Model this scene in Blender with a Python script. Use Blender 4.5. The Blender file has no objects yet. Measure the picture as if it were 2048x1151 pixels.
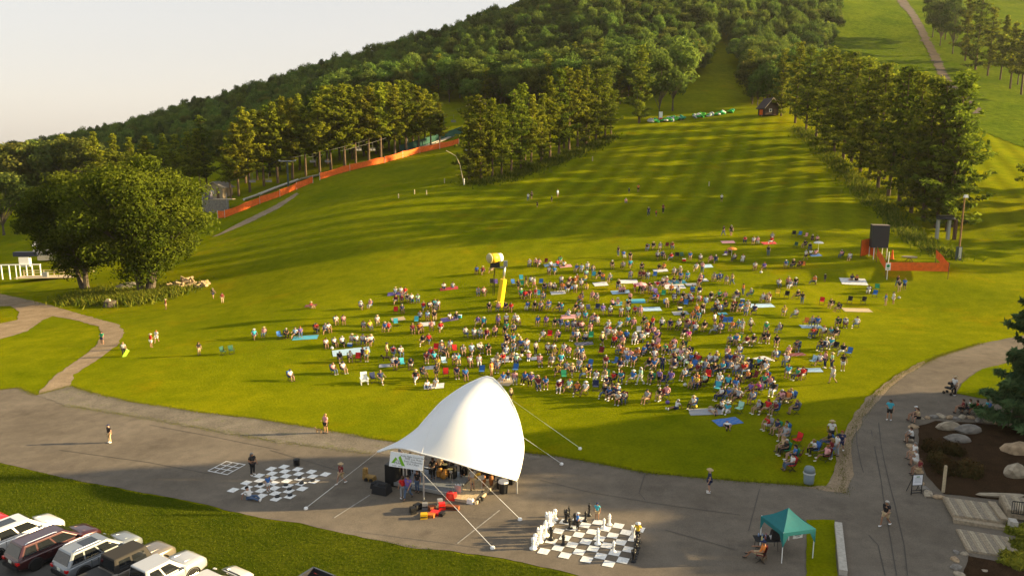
import bpy, bmesh, math, random
import numpy as np
from mathutils import Vector, Matrix, geometry, noise
random.seed(7); RNG = np.random.default_rng(7)
SC = bpy.context.scene
COL = SC.collection
# ------------------------------------------------------------------ camera
CAM_H = 25.0; PITCH = math.radians(10.4); FPX = 1520.0
cam_d = bpy.data.cameras.new('camera'); cam = bpy.data.objects.new('camera', cam_d); COL.objects.link(cam)
cam.location = (0, 0, CAM_H); cam.rotation_euler = (math.pi/2 - PITCH, 0, 0)
cam_d.sensor_width = 36.0; cam_d.lens = FPX/2048*36.0; cam_d.clip_start = 0.5; cam_d.clip_end = 9000
SC.camera = cam
# ------------------------------------------------------------------ sky, sun, exposure
SUN_EL = math.radians(14.5); SUN_AZ = math.radians(1.0)      # azimuth counted from +X towards +Y
sun_dir = Vector((math.cos(SUN_EL)*math.cos(SUN_AZ), math.cos(SUN_EL)*math.sin(SUN_AZ), math.sin(SUN_EL)))
world = bpy.data.worlds.new('World'); SC.world = world; world.use_nodes = True
wn = world.node_tree; bgn = wn.nodes['Background']
sky = wn.nodes.new('ShaderNodeTexSky'); sky.sky_type = 'NISHITA'; sky.sun_disc = False
sky.sun_elevation = SUN_EL; sky.sun_rotation = math.radians(90) - SUN_AZ
sky.air_density = 1.0; sky.dust_density = 3.0; sky.ozone_density = 1.0; sky.altitude = 400
hs = wn.nodes.new('ShaderNodeHueSaturation'); hs.inputs['Saturation'].default_value = 0.35
veil = wn.nodes.new('ShaderNodeMix'); veil.data_type = 'RGBA'; veil.inputs['Factor'].default_value = 0.6   # even summer haze over the whole sky
veil.inputs['B'].default_value = (4.9, 4.7, 4.45, 1)
_tc = wn.nodes.new('ShaderNodeTexCoord'); _sx = wn.nodes.new('ShaderNodeSeparateXYZ'); wn.links.new(_tc.outputs['Generated'], _sx.inputs[0])
_vr = wn.nodes.new('ShaderNodeMix'); _vr.data_type = 'RGBA'; _vr.inputs['A'].default_value = (5.5, 4.95, 4.3, 1); _vr.inputs['B'].default_value = (4.1, 4.5, 4.9, 1)   # haze is warmer low down
_mr = wn.nodes.new('ShaderNodeMapRange'); _mr.inputs['From Min'].default_value = 0.0; _mr.inputs['From Max'].default_value = 0.35; wn.links.new(_sx.outputs['Z'], _mr.inputs['Value'])
wn.links.new(_mr.outputs[0], _vr.inputs['Factor']); wn.links.new(_vr.outputs['Result'], veil.inputs['B'])
wn.links.new(sky.outputs[0], hs.inputs['Color']); wn.links.new(hs.outputs[0], veil.inputs['A']); wn.links.new(veil.outputs['Result'], bgn.inputs[0])
bgn.inputs[1].default_value = 0.050
sun_l = bpy.data.lights.new('sun', 'SUN'); sun_l.energy = 5.0; sun_l.angle = math.radians(0.8); sun_l.color = (1.0, 0.75, 0.38)
sun_o = bpy.data.objects.new('sun', sun_l); COL.objects.link(sun_o)
sun_o.rotation_euler = sun_dir.to_track_quat('Z', 'Y').to_euler(); sun_o.location = (80, 0, 80)
SC.view_settings.view_transform = 'Standard'; SC.view_settings.look = 'None'
SC.view_settings.exposure = 1.95; SC.view_settings.gamma = 1.0; SC.view_settings.use_curve_mapping = False
SC.cycles.max_bounces = 5; SC.cycles.diffuse_bounces = 2; SC.cycles.glossy_bounces = 2
SC.cycles.transmission_bounces = 3; SC.cycles.transparent_max_bounces = 6; SC.cycles.volume_bounces = 0
SC.cycles.use_denoising = True
# ------------------------------------------------------------------ pixel rays (2048 wide photo) and terrain
SP, CP = math.sin(PITCH), math.cos(PITCH)
def ray(u, v):
    a = (u-1024)/FPX; b = (v-575.5)/FPX
    return np.array([a, CP-b*SP, -SP-b*CP])
def at_depth(u, v, d):
    return np.array([0, 0, CAM_H]) + ray(u, v)*d
def to_px(p):
    x, y, z = p[0], p[1], p[2]-CAM_H
    d = y*CP - z*SP; h = y*SP + z*CP
    return 1024+FPX*x/d, 575.5-FPX*h/d, d
TILT = 0.0256
_cp = []
for u, v, d in [(300,690,101),(430,590,132),(620,610,114),(1000,612,108),(1240,660,98),(1237,513,127),(860,500,138),(1790,608,108),
  (440,435,200),(700,450,160),(1060,400,173),(1310,430,152),(1440,400,170),(1700,420,150),(1620,280,215),(1880,470,142),(1755,510,124),
  (1820,555,115),(1960,700,84),(2000,640,97),(2000,520,125),(2040,420,152),(2000,350,186),(1950,200,280),(2040,250,250),(1850,50,420),
  (1700,0,500),(1700,200,300),(1750,100,390),(2040,60,420),(2040,0,520),(1900,-60,600),(2120,-30,540),(2250,60,440),(1535,230,248),(1420,240,250),(1450,150,330),(1300,250,240),(1220,268,232),
  (1080,320,205),(940,360,188),(915,290,255),(770,325,235),(625,370,215),(480,390,225),(20,520,190),(0,470,230),(150,400,300),
  (1665,768,75),(1500,600,108),(1500,700,88),(1780,838,65),(2048,760,72),(850,620,110),(700,700,96)]:
    _cp.append(at_depth(u, v, d))
for u, d, z in [(0,650,5),(150,600,14),(300,550,30),(450,520,46),(600,490,60),(750,460,70),(870,440,74),(950,440,84),(1060,440,94),
  (1200,450,112),(1400,480,126),(1600,520,134),(600,680,40),(1000,680,70),(1400,720,140),(1800,780,240),(2100,720,235),(300,800,10),(-200,700,-2),
  (700,330,42),(400,350,17),(1000,340,52),(1200,340,60),(-100,400,0),(-300,250,-4),(-400,120,-3),(2300,110,6),(2400,250,28),(2500,450,80),(2300,60,2.2)]:
    y = (d*1.0 - (CAM_H-z)*SP)/CP
    _cp.append(np.array([(u-1024)/FPX*d, y, z]))
_cp = np.array(_cp)
_P0 = np.array([-57.0, 82.0]); _PN = np.array([0.351, 0.936])
_cxy = _cp[:, :2]; _cz = _cp[:, 2] - TILT*_cp[:, 0]
_anch = []
for s in (-40, -18, 0, 8):
    for t in (-90, -60, -30, 0, 30, 60, 90, 120):
        if t > 70 and s > -10: continue
        _anch.append(_P0 + _PN*s + np.array([0.936, -0.351])*t)
_cxy = np.vstack([_cxy, np.array(_anch)]); _cz = np.concatenate([_cz, np.zeros(len(_anch))])
def _phi(r2): return np.where(r2 > 1e-9, r2*np.log(np.maximum(r2, 1e-9)), 0.0)
_S = 100.0
_q = _cxy/_S
_n = len(_q)
_A = np.zeros((_n+3, _n+3))
_A[:_n, :_n] = _phi(((_q[:, None]-_q[None])**2).sum(2)) + np.eye(_n)*0.02
_A[:_n, _n] = 1; _A[:_n, _n+1:] = _q; _A[_n, :_n] = 1; _A[_n+1:, :_n] = _q.T
_w = np.linalg.solve(_A, np.concatenate([_cz, np.zeros(3)]))
def ter_np(X, Y):
    sh = np.shape(X); x = np.ravel(np.asarray(X, float)); y = np.ravel(np.asarray(Y, float))
    out = np.empty(len(x))
    for i in range(0, len(x), 20000):
        q = np.stack([x[i:i+20000], y[i:i+20000]], 1)/_S
        out[i:i+20000] = _phi(((q[:, None]-_q[None])**2).sum(2))@_w[:_n] + _w[_n] + q@_w[_n+1:]
    s = (x-_P0[0])*_PN[0] + (y-_P0[1])*_PN[1]
    t = np.clip((s+3)/11.0, 0, 1); t = t*t*(3-2*t)
    return (out*t + TILT*np.clip(x, -260, 260)).reshape(sh)
def ter(x, y): return float(ter_np(np.array([x]), np.array([y]))[0])
def hits(uv):
    uv = np.asarray(uv, float)
    D = np.stack([ray(u, v) for u, v in uv])
    ts = np.concatenate([np.arange(25, 330, 1.5), np.arange(330, 900, 6)])
    P = D[:, None, :]*ts[None, :, None]
    zz = ter_np(P[..., 0], P[..., 1]); dz = P[..., 2]+CAM_H-zz
    out = []
    for i in range(len(uv)):
        k = np.argmax(dz[i] < 0)
        if dz[i][k] >= 0: k = len(ts)-1
        k = max(k, 1)
        a, b = ts[k-1], ts[k]; fa, fb = dz[i][k-1], dz[i][k]
        f = fa/(fa-fb) if fa != fb else 1
        t = a+(b-a)*min(max(f, 0), 1)
        p = D[i]*t; out.append((p[0], p[1], ter(p[0], p[1])))
    return out
def hit(u, v): return Vector(hits([(u, v)])[0])
def above(u, v, base):          # point on the ray (u,v) over a ground point: same horizontal distance
    r = ray(u, v); t = base.y/r[1]
    return Vector((r[0]*t, base.y, CAM_H + r[2]*t))
# ------------------------------------------------------------------ materials
MATS = {}
def nt(m): return m.node_tree.nodes, m.node_tree.links
def mat(name, col, rough=0.8, metal=0.0, var=0.0, scale=6.0, bump=0.0, bscale=None, spec=0.3, coat=0.0, emit=None, objvar=0.0):
    if name in MATS: return MATS[name]
    m = bpy.data.materials.new(name); m.use_nodes = True; MATS[name] = m
    N, L = nt(m); b = N['Principled BSDF']
    b.inputs['Base Color'].default_value = (*col, 1); b.inputs['Roughness'].default_value = rough
    b.inputs['Metallic'].default_value = metal; b.inputs['Specular IOR Level'].default_value = spec
    b.inputs['Coat Weight'].default_value = coat
    m.diffuse_color = (*col, 1)
    if var > 0 or bump > 0:
        tc = N.new('ShaderNodeTexCoord')
        no = N.new('ShaderNodeTexNoise'); no.inputs['Scale'].default_value = scale; no.inputs['Detail'].default_value = 5
        L.new(tc.outputs['Object'], no.inputs['Vector'])
        if var > 0:
            mr = N.new('ShaderNodeMapRange'); mr.inputs['To Min'].default_value = 1-var; mr.inputs['To Max'].default_value = 1+var
            mr.inputs['From Min'].default_value = 0.3; mr.inputs['From Max'].default_value = 0.7
            L.new(no.outputs['Fac'], mr.inputs['Value'])
            mx = N.new('ShaderNodeMix'); mx.data_type = 'RGBA'; mx.blend_type = 'MULTIPLY'; mx.inputs['Factor'].default_value = 1
            mx.inputs['A'].default_value = (*col, 1); L.new(mr.outputs[0], mx.inputs['B']); L.new(mx.outputs['Result'], b.inputs['Base Color'])
        if bump > 0:
            n2 = no
            if bscale:
                n2 = N.new('ShaderNodeTexNoise'); n2.inputs['Scale'].default_value = bscale; n2.inputs['Detail'].default_value = 4
                L.new(tc.outputs['Object'], n2.inputs['Vector'])
            bp = N.new('ShaderNodeBump'); bp.inputs['Strength'].default_value = 1.0; bp.inputs['Distance'].default_value = bump
            L.new(n2.outputs['Fac'], bp.inputs['Height']); L.new(bp.outputs[0], b.inputs['Normal'])
    return m
def ramp(N, stops):
    r = N.new('ShaderNodeValToRGB'); e = r.color_ramp.elements
    while len(e) < len(stops): e.new(0.5)
    for k, (p, c) in zip(e, stops): k.position = p; k.color = (*c, 1)
    return r
def ground_mat(name, layers, bump=0.04, bs=3.0, stripes=None, rough=0.95, spec=0.0):
    """layers: list of (noise scale, stops) multiplied/mixed together, in world metres"""
    m = bpy.data.materials.new(name); m.use_nodes = True; MATS[name] = m
    N, L = nt(m); b = N['Principled BSDF']; b.inputs['Roughness'].default_value = rough; b.inputs['Specular IOR Level'].default_value = spec
    g = N.new('ShaderNodeNewGeometry'); cur = None
    for i, (sc, stops, blend, fac) in enumerate(layers):
        n = N.new('ShaderNodeTexNoise'); n.inputs['Scale'].default_value = sc; n.inputs['Detail'].default_value = 6; n.inputs['Roughness'].default_value = 0.6
        L.new(g.outputs['Position'], n.inputs['Vector'])
        r = ramp(N, stops); L.new(n.outputs['Fac'], r.inputs[0])
        if cur is None: cur = r.outputs[0]
        else:
            mx = N.new('ShaderNodeMix'); mx.data_type = 'RGBA'; mx.blend_type = blend; mx.inputs['Factor'].default_value = fac
            L.new(cur, mx.inputs['A']); L.new(r.outputs[0], mx.inputs['B']); cur = mx.outputs['Result']
    if stripes: cur = stripes(N, L, g, cur)
    L.new(cur, b.inputs['Base Color'])
    n = N.new('ShaderNodeTexNoise'); n.inputs['Scale'].default_value = bs; n.inputs['Detail'].default_value = 8; n.inputs['Roughness'].default_value = 0.7
    L.new(g.outputs['Position'], n.inputs['Vector'])
    bp = N.new('ShaderNodeBump'); bp.inputs['Distance'].default_value = bump; bp.inputs['Strength'].default_value = 1
    L.new(n.outputs['Fac'], bp.inputs['Height']); L.new(bp.outputs[0], b.inputs['Normal'])
    return m
# ------------------------------------------------------------------ mesh builder and object helpers
class MB:
    def __init__(s): s.v = []; s.f = []; s.m = []; s.M = None; s.mi = 0
    def add(s, vs, fs):
        o = len(s.v)
        if s.M is not None: vs = [s.M@Vector(p) for p in vs]
        s.v += [tuple(p) for p in vs]
        for f in fs: s.f.append([i+o for i in f]); s.m.append(s.mi)
        return s
    def box(s, c, d, rz=0.0, taper=1.0, R=None):
        hx, hy, hz = d[0]/2, d[1]/2, d[2]/2
        vs = []
        for sx, sy, sz in ((-1,-1,-1),(1,-1,-1),(1,1,-1),(-1,1,-1),(-1,-1,1),(1,-1,1),(1,1,1),(-1,1,1)):
            k = taper if sz > 0 else 1.0
            p = Vector((sx*hx*k, sy*hy*k, sz*hz))
            if R is not None: p = R@p
            elif rz: p = Matrix.Rotation(rz, 3, 'Z')@p
            vs.append(p+Vector(c))
        return s.add(vs, [(0,3,2,1),(4,5,6,7),(0,1,5,4),(1,2,6,5),(2,3,7,6),(3,0,4,7)])
    def tube(s, pts, rad, n=6, cap=True):
        pts = [Vector(p) for p in pts]
        if not hasattr(rad, '__len__'): rad = [rad]*len(pts)
        vs = []; fs = []
        for i, p in enumerate(pts):
            t = (pts[min(i+1, len(pts)-1)]-pts[max(i-1, 0)])
            t = t.normalized() if t.length > 1e-9 else Vector((0, 0, 1))
            a = t.orthogonal().normalized() if i == 0 else (a - t*a.dot(t)).normalized()
            b = t.cross(a)
            for k in range(n):
                an = 2*math.pi*k/n
                vs.append(p + (a*math.cos(an)+b*math.sin(an))*rad[i])
        for i in range(len(pts)-1):
            for k in range(n):
                fs.append((i*n+k, i*n+(k+1) % n, (i+1)*n+(k+1) % n, (i+1)*n+k))
        if cap: fs.append(tuple(range(n))[::-1]); fs.append(tuple((len(pts)-1)*n+k for k in range(n)))
        return s.add(vs, fs)
    def lathe(s, prof, c=(0, 0, 0), n=10):
        vs = []; fs = []
        for r, z in prof:
            for k in range(n):
                an = 2*math.pi*k/n; vs.append((c[0]+r*math.cos(an), c[1]+r*math.sin(an), c[2]+z))
        for i in range(len(prof)-1):
            for k in range(n): fs.append((i*n+k, i*n+(k+1) % n, (i+1)*n+(k+1) % n, (i+1)*n+k))
        fs.append(tuple(range(n))[::-1]); fs.append(tuple((len(prof)-1)*n+k for k in range(n)))
        return s.add(vs, fs)
    def ball(s, c, r, n=8, m=6, sq=(1, 1, 1)):
        prof = [(max(0.02, math.sin(math.pi*i/m))*1.0, -math.cos(math.pi*i/m)) for i in range(m+1)]
        o = MB().lathe(prof, n=n)
        return s.add([(c[0]+p[0]*r*sq[0], c[1]+p[1]*r*sq[1], c[2]+p[2]*r*sq[2]) for p in o.v], o.f)
    def quad(s, a, b, c, d): return s.add([a, b, c, d], [(0, 1, 2, 3)])
    def mesh(s, name, mats, smooth=False):
        me = bpy.data.meshes.new(name); me.from_pydata(s.v, [], s.f)
        for m in (mats if isinstance(mats, (list, tuple)) else [mats]): me.materials.append(m)
        if any(s.m): me.polygons.foreach_set('material_index', s.m)
        if smooth: me.polygons.foreach_set('use_smooth', [True]*len(me.polygons))
        me.update(); return me
    def build(s, name, mats, parent=None, smooth=False, **kw): return link(name, s.mesh(name, mats, smooth), parent, **kw)
def link(name, me, parent=None, loc=None, rz=None, sc=None):
    o = bpy.data.objects.new(name, me); COL.objects.link(o)
    if parent is not None: o.parent = parent
    if loc is not None: o.location = loc
    if rz is not None: o.rotation_euler = (0, 0, rz)
    if sc is not None: o.scale = (sc, sc, sc) if not hasattr(sc, '__len__') else sc
    return o
def tag(o, label=None, cat=None, group=None, kind=None):
    if label: o['label'] = label
    if cat: o['category'] = cat
    if group: o['group'] = group
    if kind: o['kind'] = kind
    return o
def thing(name, label, cat, loc=(0, 0, 0), rz=0.0, group=None, sc=None):
    return tag(link(name, None, None, loc, rz, sc), label, cat, group)
def setmat(o, *ms):
    for i, m in enumerate(ms):
        o.material_slots[i].link = 'OBJECT'; o.material_slots[i].material = m
def arr_mesh(name, V, Q, mats, mi=None, smooth=False, tint=None):
    """V (n,3), Q (m,k) faces of one size"""
    me = bpy.data.meshes.new(name); k = Q.shape[1]
    me.vertices.add(len(V)); me.vertices.foreach_set('co', np.ascontiguousarray(V, dtype=np.float32).ravel())
    me.loops.add(Q.size); me.loops.foreach_set('vertex_index', np.ascontiguousarray(Q, dtype=np.int32).ravel())
    me.polygons.add(len(Q)); me.polygons.foreach_set('loop_start', np.arange(0, Q.size, k, dtype=np.int32))
    me.polygons.foreach_set('loop_total', np.full(len(Q), k, dtype=np.int32))
    for m in (mats if isinstance(mats, (list, tuple)) else [mats]): me.materials.append(m)
    if mi is not None: me.polygons.foreach_set('material_index', np.ascontiguousarray(mi, dtype=np.int32))
    if smooth: me.polygons.foreach_set('use_smooth', np.ones(len(Q), dtype=bool))
    if tint is not None:
        at = me.attributes.new('tint', 'FLOAT', 'FACE'); at.data.foreach_set('value', np.ascontiguousarray(tint, dtype=np.float32))
    me.update(calc_edges=True); return me
# ------------------------------------------------------------------ the ground
def _axis(segs):
    out = []
    for a, b, st in segs: out += list(np.arange(a, b, st))
    return np.array(out+[segs[-1][1]])
gx = _axis([(-2600,-500,70),(-500,-200,10),(-200,-90,3),(-90,90,1.25),(90,200,3),(200,500,10),(500,2600,70)])
gy = _axis([(-60,20,10),(20,130,1.25),(130,260,2.2),(260,620,6),(620,3400,90)])
GX, GY = np.meshgrid(gx, gy); GZ = ter_np(GX, GY)
far = np.clip((np.hypot(GX, GY)-820)/250, 0, 1); GZ = GZ*(1-far) + (-8.0)*far
nx, ny = len(gx), len(gy)
idx = np.arange(nx*ny).reshape(ny, nx)
Q = np.stack([idx[:-1, :-1], idx[:-1, 1:], idx[1:, 1:], idx[1:, :-1]], 2).reshape(-1, 4)
def mow(N, L, g, cur):
    # mower bands on the tubing hill: two sets of stripes, each kept to its own part of the hill
    sep = N.new('ShaderNodeSeparateXYZ'); L.new(g.outputs['Position'], sep.inputs[0])
    def math_(op, a, b=None, c=None):
        n = N.new('ShaderNodeMath'); n.operation = op
        for i, x in enumerate((a, b, c)):
            if x is None: continue
            if isinstance(x, (int, float)): n.inputs[i].default_value = x
            else: L.new(x, n.inputs[i])
        return n.outputs[0]
    d1 = math_('ADD', math_('MULTIPLY', sep.outputs[0], 0.93), math_('MULTIPLY', sep.outputs[1], -0.37))
    s1 = math_('SINE', math_('MULTIPLY', d1, 2*math.pi/5.2))
    s1 = math_('MULTIPLY', math_('ADD', math_('MULTIPLY', s1, 2.5), 0), 0.4)
    s1 = math_('MINIMUM', math_('MAXIMUM', s1, -1), 1)
    up = N.new('ShaderNodeMapRange'); up.inputs['From Min'].default_value = 118; up.inputs['From Max'].default_value = 160
    L.new(sep.outputs[1], up.inputs['Value'])
    lf = N.new('ShaderNodeMapRange'); lf.inputs['From Min'].default_value = -30; lf.inputs['From Max'].default_value = 5
    L.new(sep.outputs[0], lf.inputs['Value'])
    rt = N.new('ShaderNodeMapRange'); rt.inputs['From Min'].default_value = 265; rt.inputs['From Max'].default_value = 245
    L.new(sep.outputs[1], rt.inputs['Value'])
    f = math_('ADD', math_('MULTIPLY', math_('MULTIPLY', math_('MULTIPLY', math_('MULTIPLY', s1, up.outputs[0]), lf.outputs[0]), rt.outputs[0]), 0.17), 1.0)
    mx = N.new('ShaderNodeMix'); mx.data_type = 'RGBA'; mx.blend_type = 'MULTIPLY'; mx.inputs['Factor'].default_value = 1
    L.new(cur, mx.inputs['A']); L.new(f, mx.inputs['B'])
    return mx.outputs['Result']
M_grass = ground_mat('lawn', [
    (0.05, [(0.3, (0.108, 0.136, 0.002)), (0.7, (0.204, 0.203, 0.003))], None, 1),
    (0.5, [(0.3, (0.70, 0.78, 0.7)), (0.7, (1.18, 1.12, 1.1))], 'MULTIPLY', 0.8),
    (5.0, [(0.25, (0.60, 0.68, 0.6)), (0.75, (1.30, 1.22, 1.2))], 'MULTIPLY', 0.9),
    (0.13, [(0.58, (1, 1, 1)), (0.76, (1.38, 1.0, 0.9))], 'MULTIPLY', 0.9)], bump=0.10, bs=4.0, stripes=mow)
ground = link('ground', arr_mesh('ground', np.stack([GX, GY, GZ], 2).reshape(-1, 3), Q, M_grass, smooth=True))
tag(ground, 'wide green lawn and ski slope rising to the wooded hill', None, None, 'structure')
M_far = ground_mat('far_wood', [(0.01, [(0.3, (0.03, 0.05, 0.03)), (0.7, (0.05, 0.07, 0.035))], None, 1)], bump=6, bs=0.05)
def far_ridge(name, pts, d, z0):
    V = []; n = 60
    for i in range(n+1):
        t = i/n; u = pts[0][0]+(pts[-1][0]-pts[0][0])*t
        vv = np.interp(u, [p[0] for p in pts], [p[1] for p in pts]) + 2.2*noise.noise(Vector((i*0.7, d*0.01, 0)))
        p = at_depth(u, vv, d); b = at_depth(u, vv, d*0.55)
        for k in range(7):
            q = k/6; V.append((p[0]*(1-q)+b[0]*q, p[1]*(1-q)+b[1]*q, p[2]*(1-q**0.7)+z0*q**0.7))
    idx = np.arange((n+1)*7).reshape(n+1, 7)
    Qq = np.stack([idx[:-1, :-1], idx[:-1, 1:], idx[1:, 1:], idx[1:, :-1]], 2).reshape(-1, 4)
    tag(link(name, arr_mesh(name, np.array(V), Qq, M_far, smooth=True)), 'distant hazy wooded ridge on the horizon', None, None, 'structure')
far_ridge('hills', [(-500,306),(-100,298),(0,290),(40,287),(100,280),(160,268),(230,258),(330,246),(480,240),(700,240)], 1900, -20)

def sheet(name, px, mt, off, label, cell=1.6, jit=0.12, kind='structure', world=None):
    P = world if world is not None else [(p[0], p[1]) for p in hits(px)]
    B = []
    for i, a in enumerate(P):
        b = P[(i+1) % len(P)]; l = math.hypot(b[0]-a[0], b[1]-a[1]); n = max(1, int(l/0.6))
        for k in range(n):
            x = a[0]+(b[0]-a[0])*k/n; y = a[1]+(b[1]-a[1])*k/n
            B.append(Vector((x+jit*noise.noise(Vector((x*0.9, y*0.9, 1))), y+jit*noise.noise(Vector((x*0.9, y*0.9, 7))))))
    xs = [p.x for p in B]; ys = [p.y for p in B]
    pts = list(B); nb = len(B)
    for x in np.arange(min(xs), max(xs), cell):
        for y in np.arange(min(ys), max(ys), cell): pts.append(Vector((x, y)))
    r = geometry.delaunay_2d_cdt(pts, [(i, (i+1) % nb) for i in range(nb)], [list(range(nb))], 1, 1e-4)
    V = np.array([(p.x, p.y) for p in r[0]]); Z = ter_np(V[:, 0], V[:, 1])+off
    F = np.array([f for f in r[2] if len(f) == 3])
    V3 = np.column_stack([V, Z])
    n = np.cross(V3[F[:, 1]]-V3[F[:, 0]], V3[F[:, 2]]-V3[F[:, 0]])
    F = np.where((n[:, 2] < 0)[:, None], F[:, ::-1], F)
    o = link(name, arr_mesh(name, V3, F, mt, smooth=True))
    return tag(o, label, None, None, kind)
M_asph = ground_mat('asphalt', [
    (0.12, [(0.3, (0.125, 0.106, 0.085)), (0.7, (0.180, 0.154, 0.124))], None, 1),
    (0.9, [(0.3, (0.82, 0.82, 0.82)), (0.7, (1.15, 1.13, 1.1))], 'MULTIPLY', 0.8),
    (0.33, [(0.56, (1, 1, 1)), (0.70, (0.74, 0.74, 0.76))], 'MULTIPLY', 0.8),
    (14.0, [(0.3, (0.75, 0.75, 0.75)), (0.7, (1.25, 1.25, 1.25))], 'MULTIPLY', 0.8)], bump=0.010, bs=20, rough=0.85)
M_lot = ground_mat('lot_asphalt', [
    (0.3, [(0.3, (0.075, 0.072, 0.068)), (0.7, (0.12, 0.112, 0.10))], None, 1),
    (14.0, [(0.3, (0.8, 0.8, 0.8)), (0.7, (1.2, 1.2, 1.2))], 'MULTIPLY', 0.8)], bump=0.008, bs=20, rough=0.8)
M_grav = ground_mat('gravel_verge', [
    (0.4, [(0.3, (0.13, 0.115, 0.095)), (0.7, (0.21, 0.185, 0.15))], None, 1),
    (7.0, [(0.3, (0.6, 0.6, 0.6)), (0.7, (1.3, 1.28, 1.25))], 'MULTIPLY', 0.9),
    (1.1, [(0.60, (1, 1, 1)), (0.72, (0.72, 0.92, 0.35))], 'MULTIPLY', 0.7)], bump=0.03, bs=9)
M_dirt = ground_mat('dirt_track', [
    (0.5, [(0.3, (0.22, 0.165, 0.105)), (0.7, (0.32, 0.245, 0.165))], None, 1),
    (6.0, [(0.3, (0.7, 0.7, 0.7)), (0.7, (1.25, 1.22, 1.2))], 'MULTIPLY', 0.9)], bump=0.03, bs=6)
M_mulch = ground_mat('mulch', [
    (1.0, [(0.3, (0.030, 0.019, 0.012)), (0.7, (0.055, 0.034, 0.020))], None, 1),
    (16.0, [(0.3, (0.5, 0.5, 0.5)), (0.7, (1.5, 1.4, 1.3))], 'MULTIPLY', 0.9)], bump=0.06, bs=12)
NORTH = [(-120,760),(0,779),(36,775),(72,790),(140,772),(200,790),(270,805),(400,825),(520,838),(660,862),(760,880),(900,895),(1050,905),(1130,915),(1290,945),(1420,958),(1560,968),(1660,976)]
SOUTH = [(1200,1250),(1160,1152),(1120,1141),(1010,1117),(900,1101),(830,1096),(760,1081),(660,1061),(600,1046),(520,1036),(400,1006),(240,976),(130,956),(0,925),(-120,902)]
EAST = [(1690,986),(1682,940),(1696,880),(1722,830),(1752,790),(1800,750),(1880,712),(1965,686),(2060,668),(2250,640),(2250,1300)]
sheet('road', NORTH+EAST+SOUTH, M_asph, 0.03, 'wide asphalt service road and plaza crossing below the lawn')
sheet('gravel_strip', [(72,790),(140,772),(200,790),(270,805),(400,825),(520,838),(660,862),(760,880),(900,896),(1050,906),(1090,915),(1000,925),(860,915),(740,906),(560,884),(430,861),(260,831),(130,810)], M_grav, 0.045, 'weedy gravel verge between the asphalt and the lawn', jit=0.5)
sheet('path', [(140,772),(150,748),(200,716),(236,690),(248,664),(236,648),(190,636),(140,622),(100,610),(50,598),(-40,580),(-40,612),(24,612),(38,624),(34,640),(-40,655),(-40,690),(55,662),(85,640),(105,632),(150,640),(195,652),(205,668),(192,692),(158,718),(108,752),(72,790)], M_dirt, 0.035, 'curving dirt track at the lawn edge', jit=0.3)
sheet('gravel_verge', [(1600,973),(1690,987),(1708,950),(1700,890),(1726,835),(1790,765),(1850,728),(1846,722),(1790,752),(1735,795),(1708,830),(1678,885),(1668,940),(1655,972)], M_dirt, 0.05, 'worn gravel edge beside the curving path', jit=0.2)
sheet('planting_bed', [(1838,852),(1870,842),(1960,847),(2048,857),(2150,864),(2150,1020),(2048,1006),(1990,999),(1920,991),(1887,988),(1852,952),(1836,905)], M_mulch, 0.06, 'dark mulch planting bed ringed with stones')
sheet('planting_strip', [(1936,1112),(2080,1140),(2080,1210),(1922,1210),(1922,1160)], M_mulch, 0.06, 'small dark mulch bed below the wooden deck')
sheet('lawn', [(1912,787),(1930,761),(1965,738),(2060,716),(2150,710),(2150,815),(1960,797)], M_grass, 0.06, 'small wedge of lawn beside the spruce')
sheet('grass_strip', [(1613,1040),(1668,1040),(1674,1155),(1676,1250),(1612,1250),(1612,1155)], M_grass, 0.07, 'narrow grass strip beside the teal canopy')
sheet('parking_lot', [(-300,1010),(-60,1046),(60,1068),(200,1092),(330,1118),(480,1158),(600,1190),(760,1240),(760,1500),(-500,1500)], M_lot, 0.03, 'asphalt parking lot below the grass bank')
sheet('dirt_track', [(440,470),(500,445),(560,415),(598,388),(592,386),(548,412),(480,445),(425,474)], M_dirt, 0.05, 'narrow dirt track on the hillside below the orange fence', jit=0.5)
sheet('ski_trail_scar', [(1792,-2),(1812,-2),(1842,45),(1880,115),(1925,185),(1965,228),(1945,228),(1905,185),(1862,115),(1826,45)], mat('bare_earth', (0.075, 0.052, 0.034), var=0.3, scale=0.3), 0.22, 'bare brown track running up the ski trail', jit=1.5, cell=4)

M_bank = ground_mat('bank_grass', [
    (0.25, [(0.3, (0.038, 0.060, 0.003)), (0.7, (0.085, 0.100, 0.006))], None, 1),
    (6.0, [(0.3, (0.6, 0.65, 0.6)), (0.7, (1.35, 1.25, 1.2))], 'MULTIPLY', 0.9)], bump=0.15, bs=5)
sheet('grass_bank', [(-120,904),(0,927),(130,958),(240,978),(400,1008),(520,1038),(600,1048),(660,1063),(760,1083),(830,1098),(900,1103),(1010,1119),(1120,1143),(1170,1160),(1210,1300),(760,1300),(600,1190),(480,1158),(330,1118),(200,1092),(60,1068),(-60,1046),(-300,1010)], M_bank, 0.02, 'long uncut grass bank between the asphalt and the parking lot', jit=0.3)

M_meadow = ground_mat('rough_meadow', [
    (0.06, [(0.3, (0.055, 0.092, 0.004)), (0.7, (0.105, 0.135, 0.007))], None, 1),
    (0.5, [(0.3, (0.6, 0.68, 0.6)), (0.7, (1.3, 1.25, 1.2))], 'MULTIPLY', 0.9)], bump=0.5, bs=0.9)
sheet('ski_slope', [(1560,-12),(1790,-12),(2260,-12),(2260,335),(2060,300),(1960,262),(1880,238),(1800,215),(1720,190),(1640,165),(1615,70)], M_meadow, 0.12, 'rough green ski trail above the conifer row', cell=5, jit=2.0)
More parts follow.
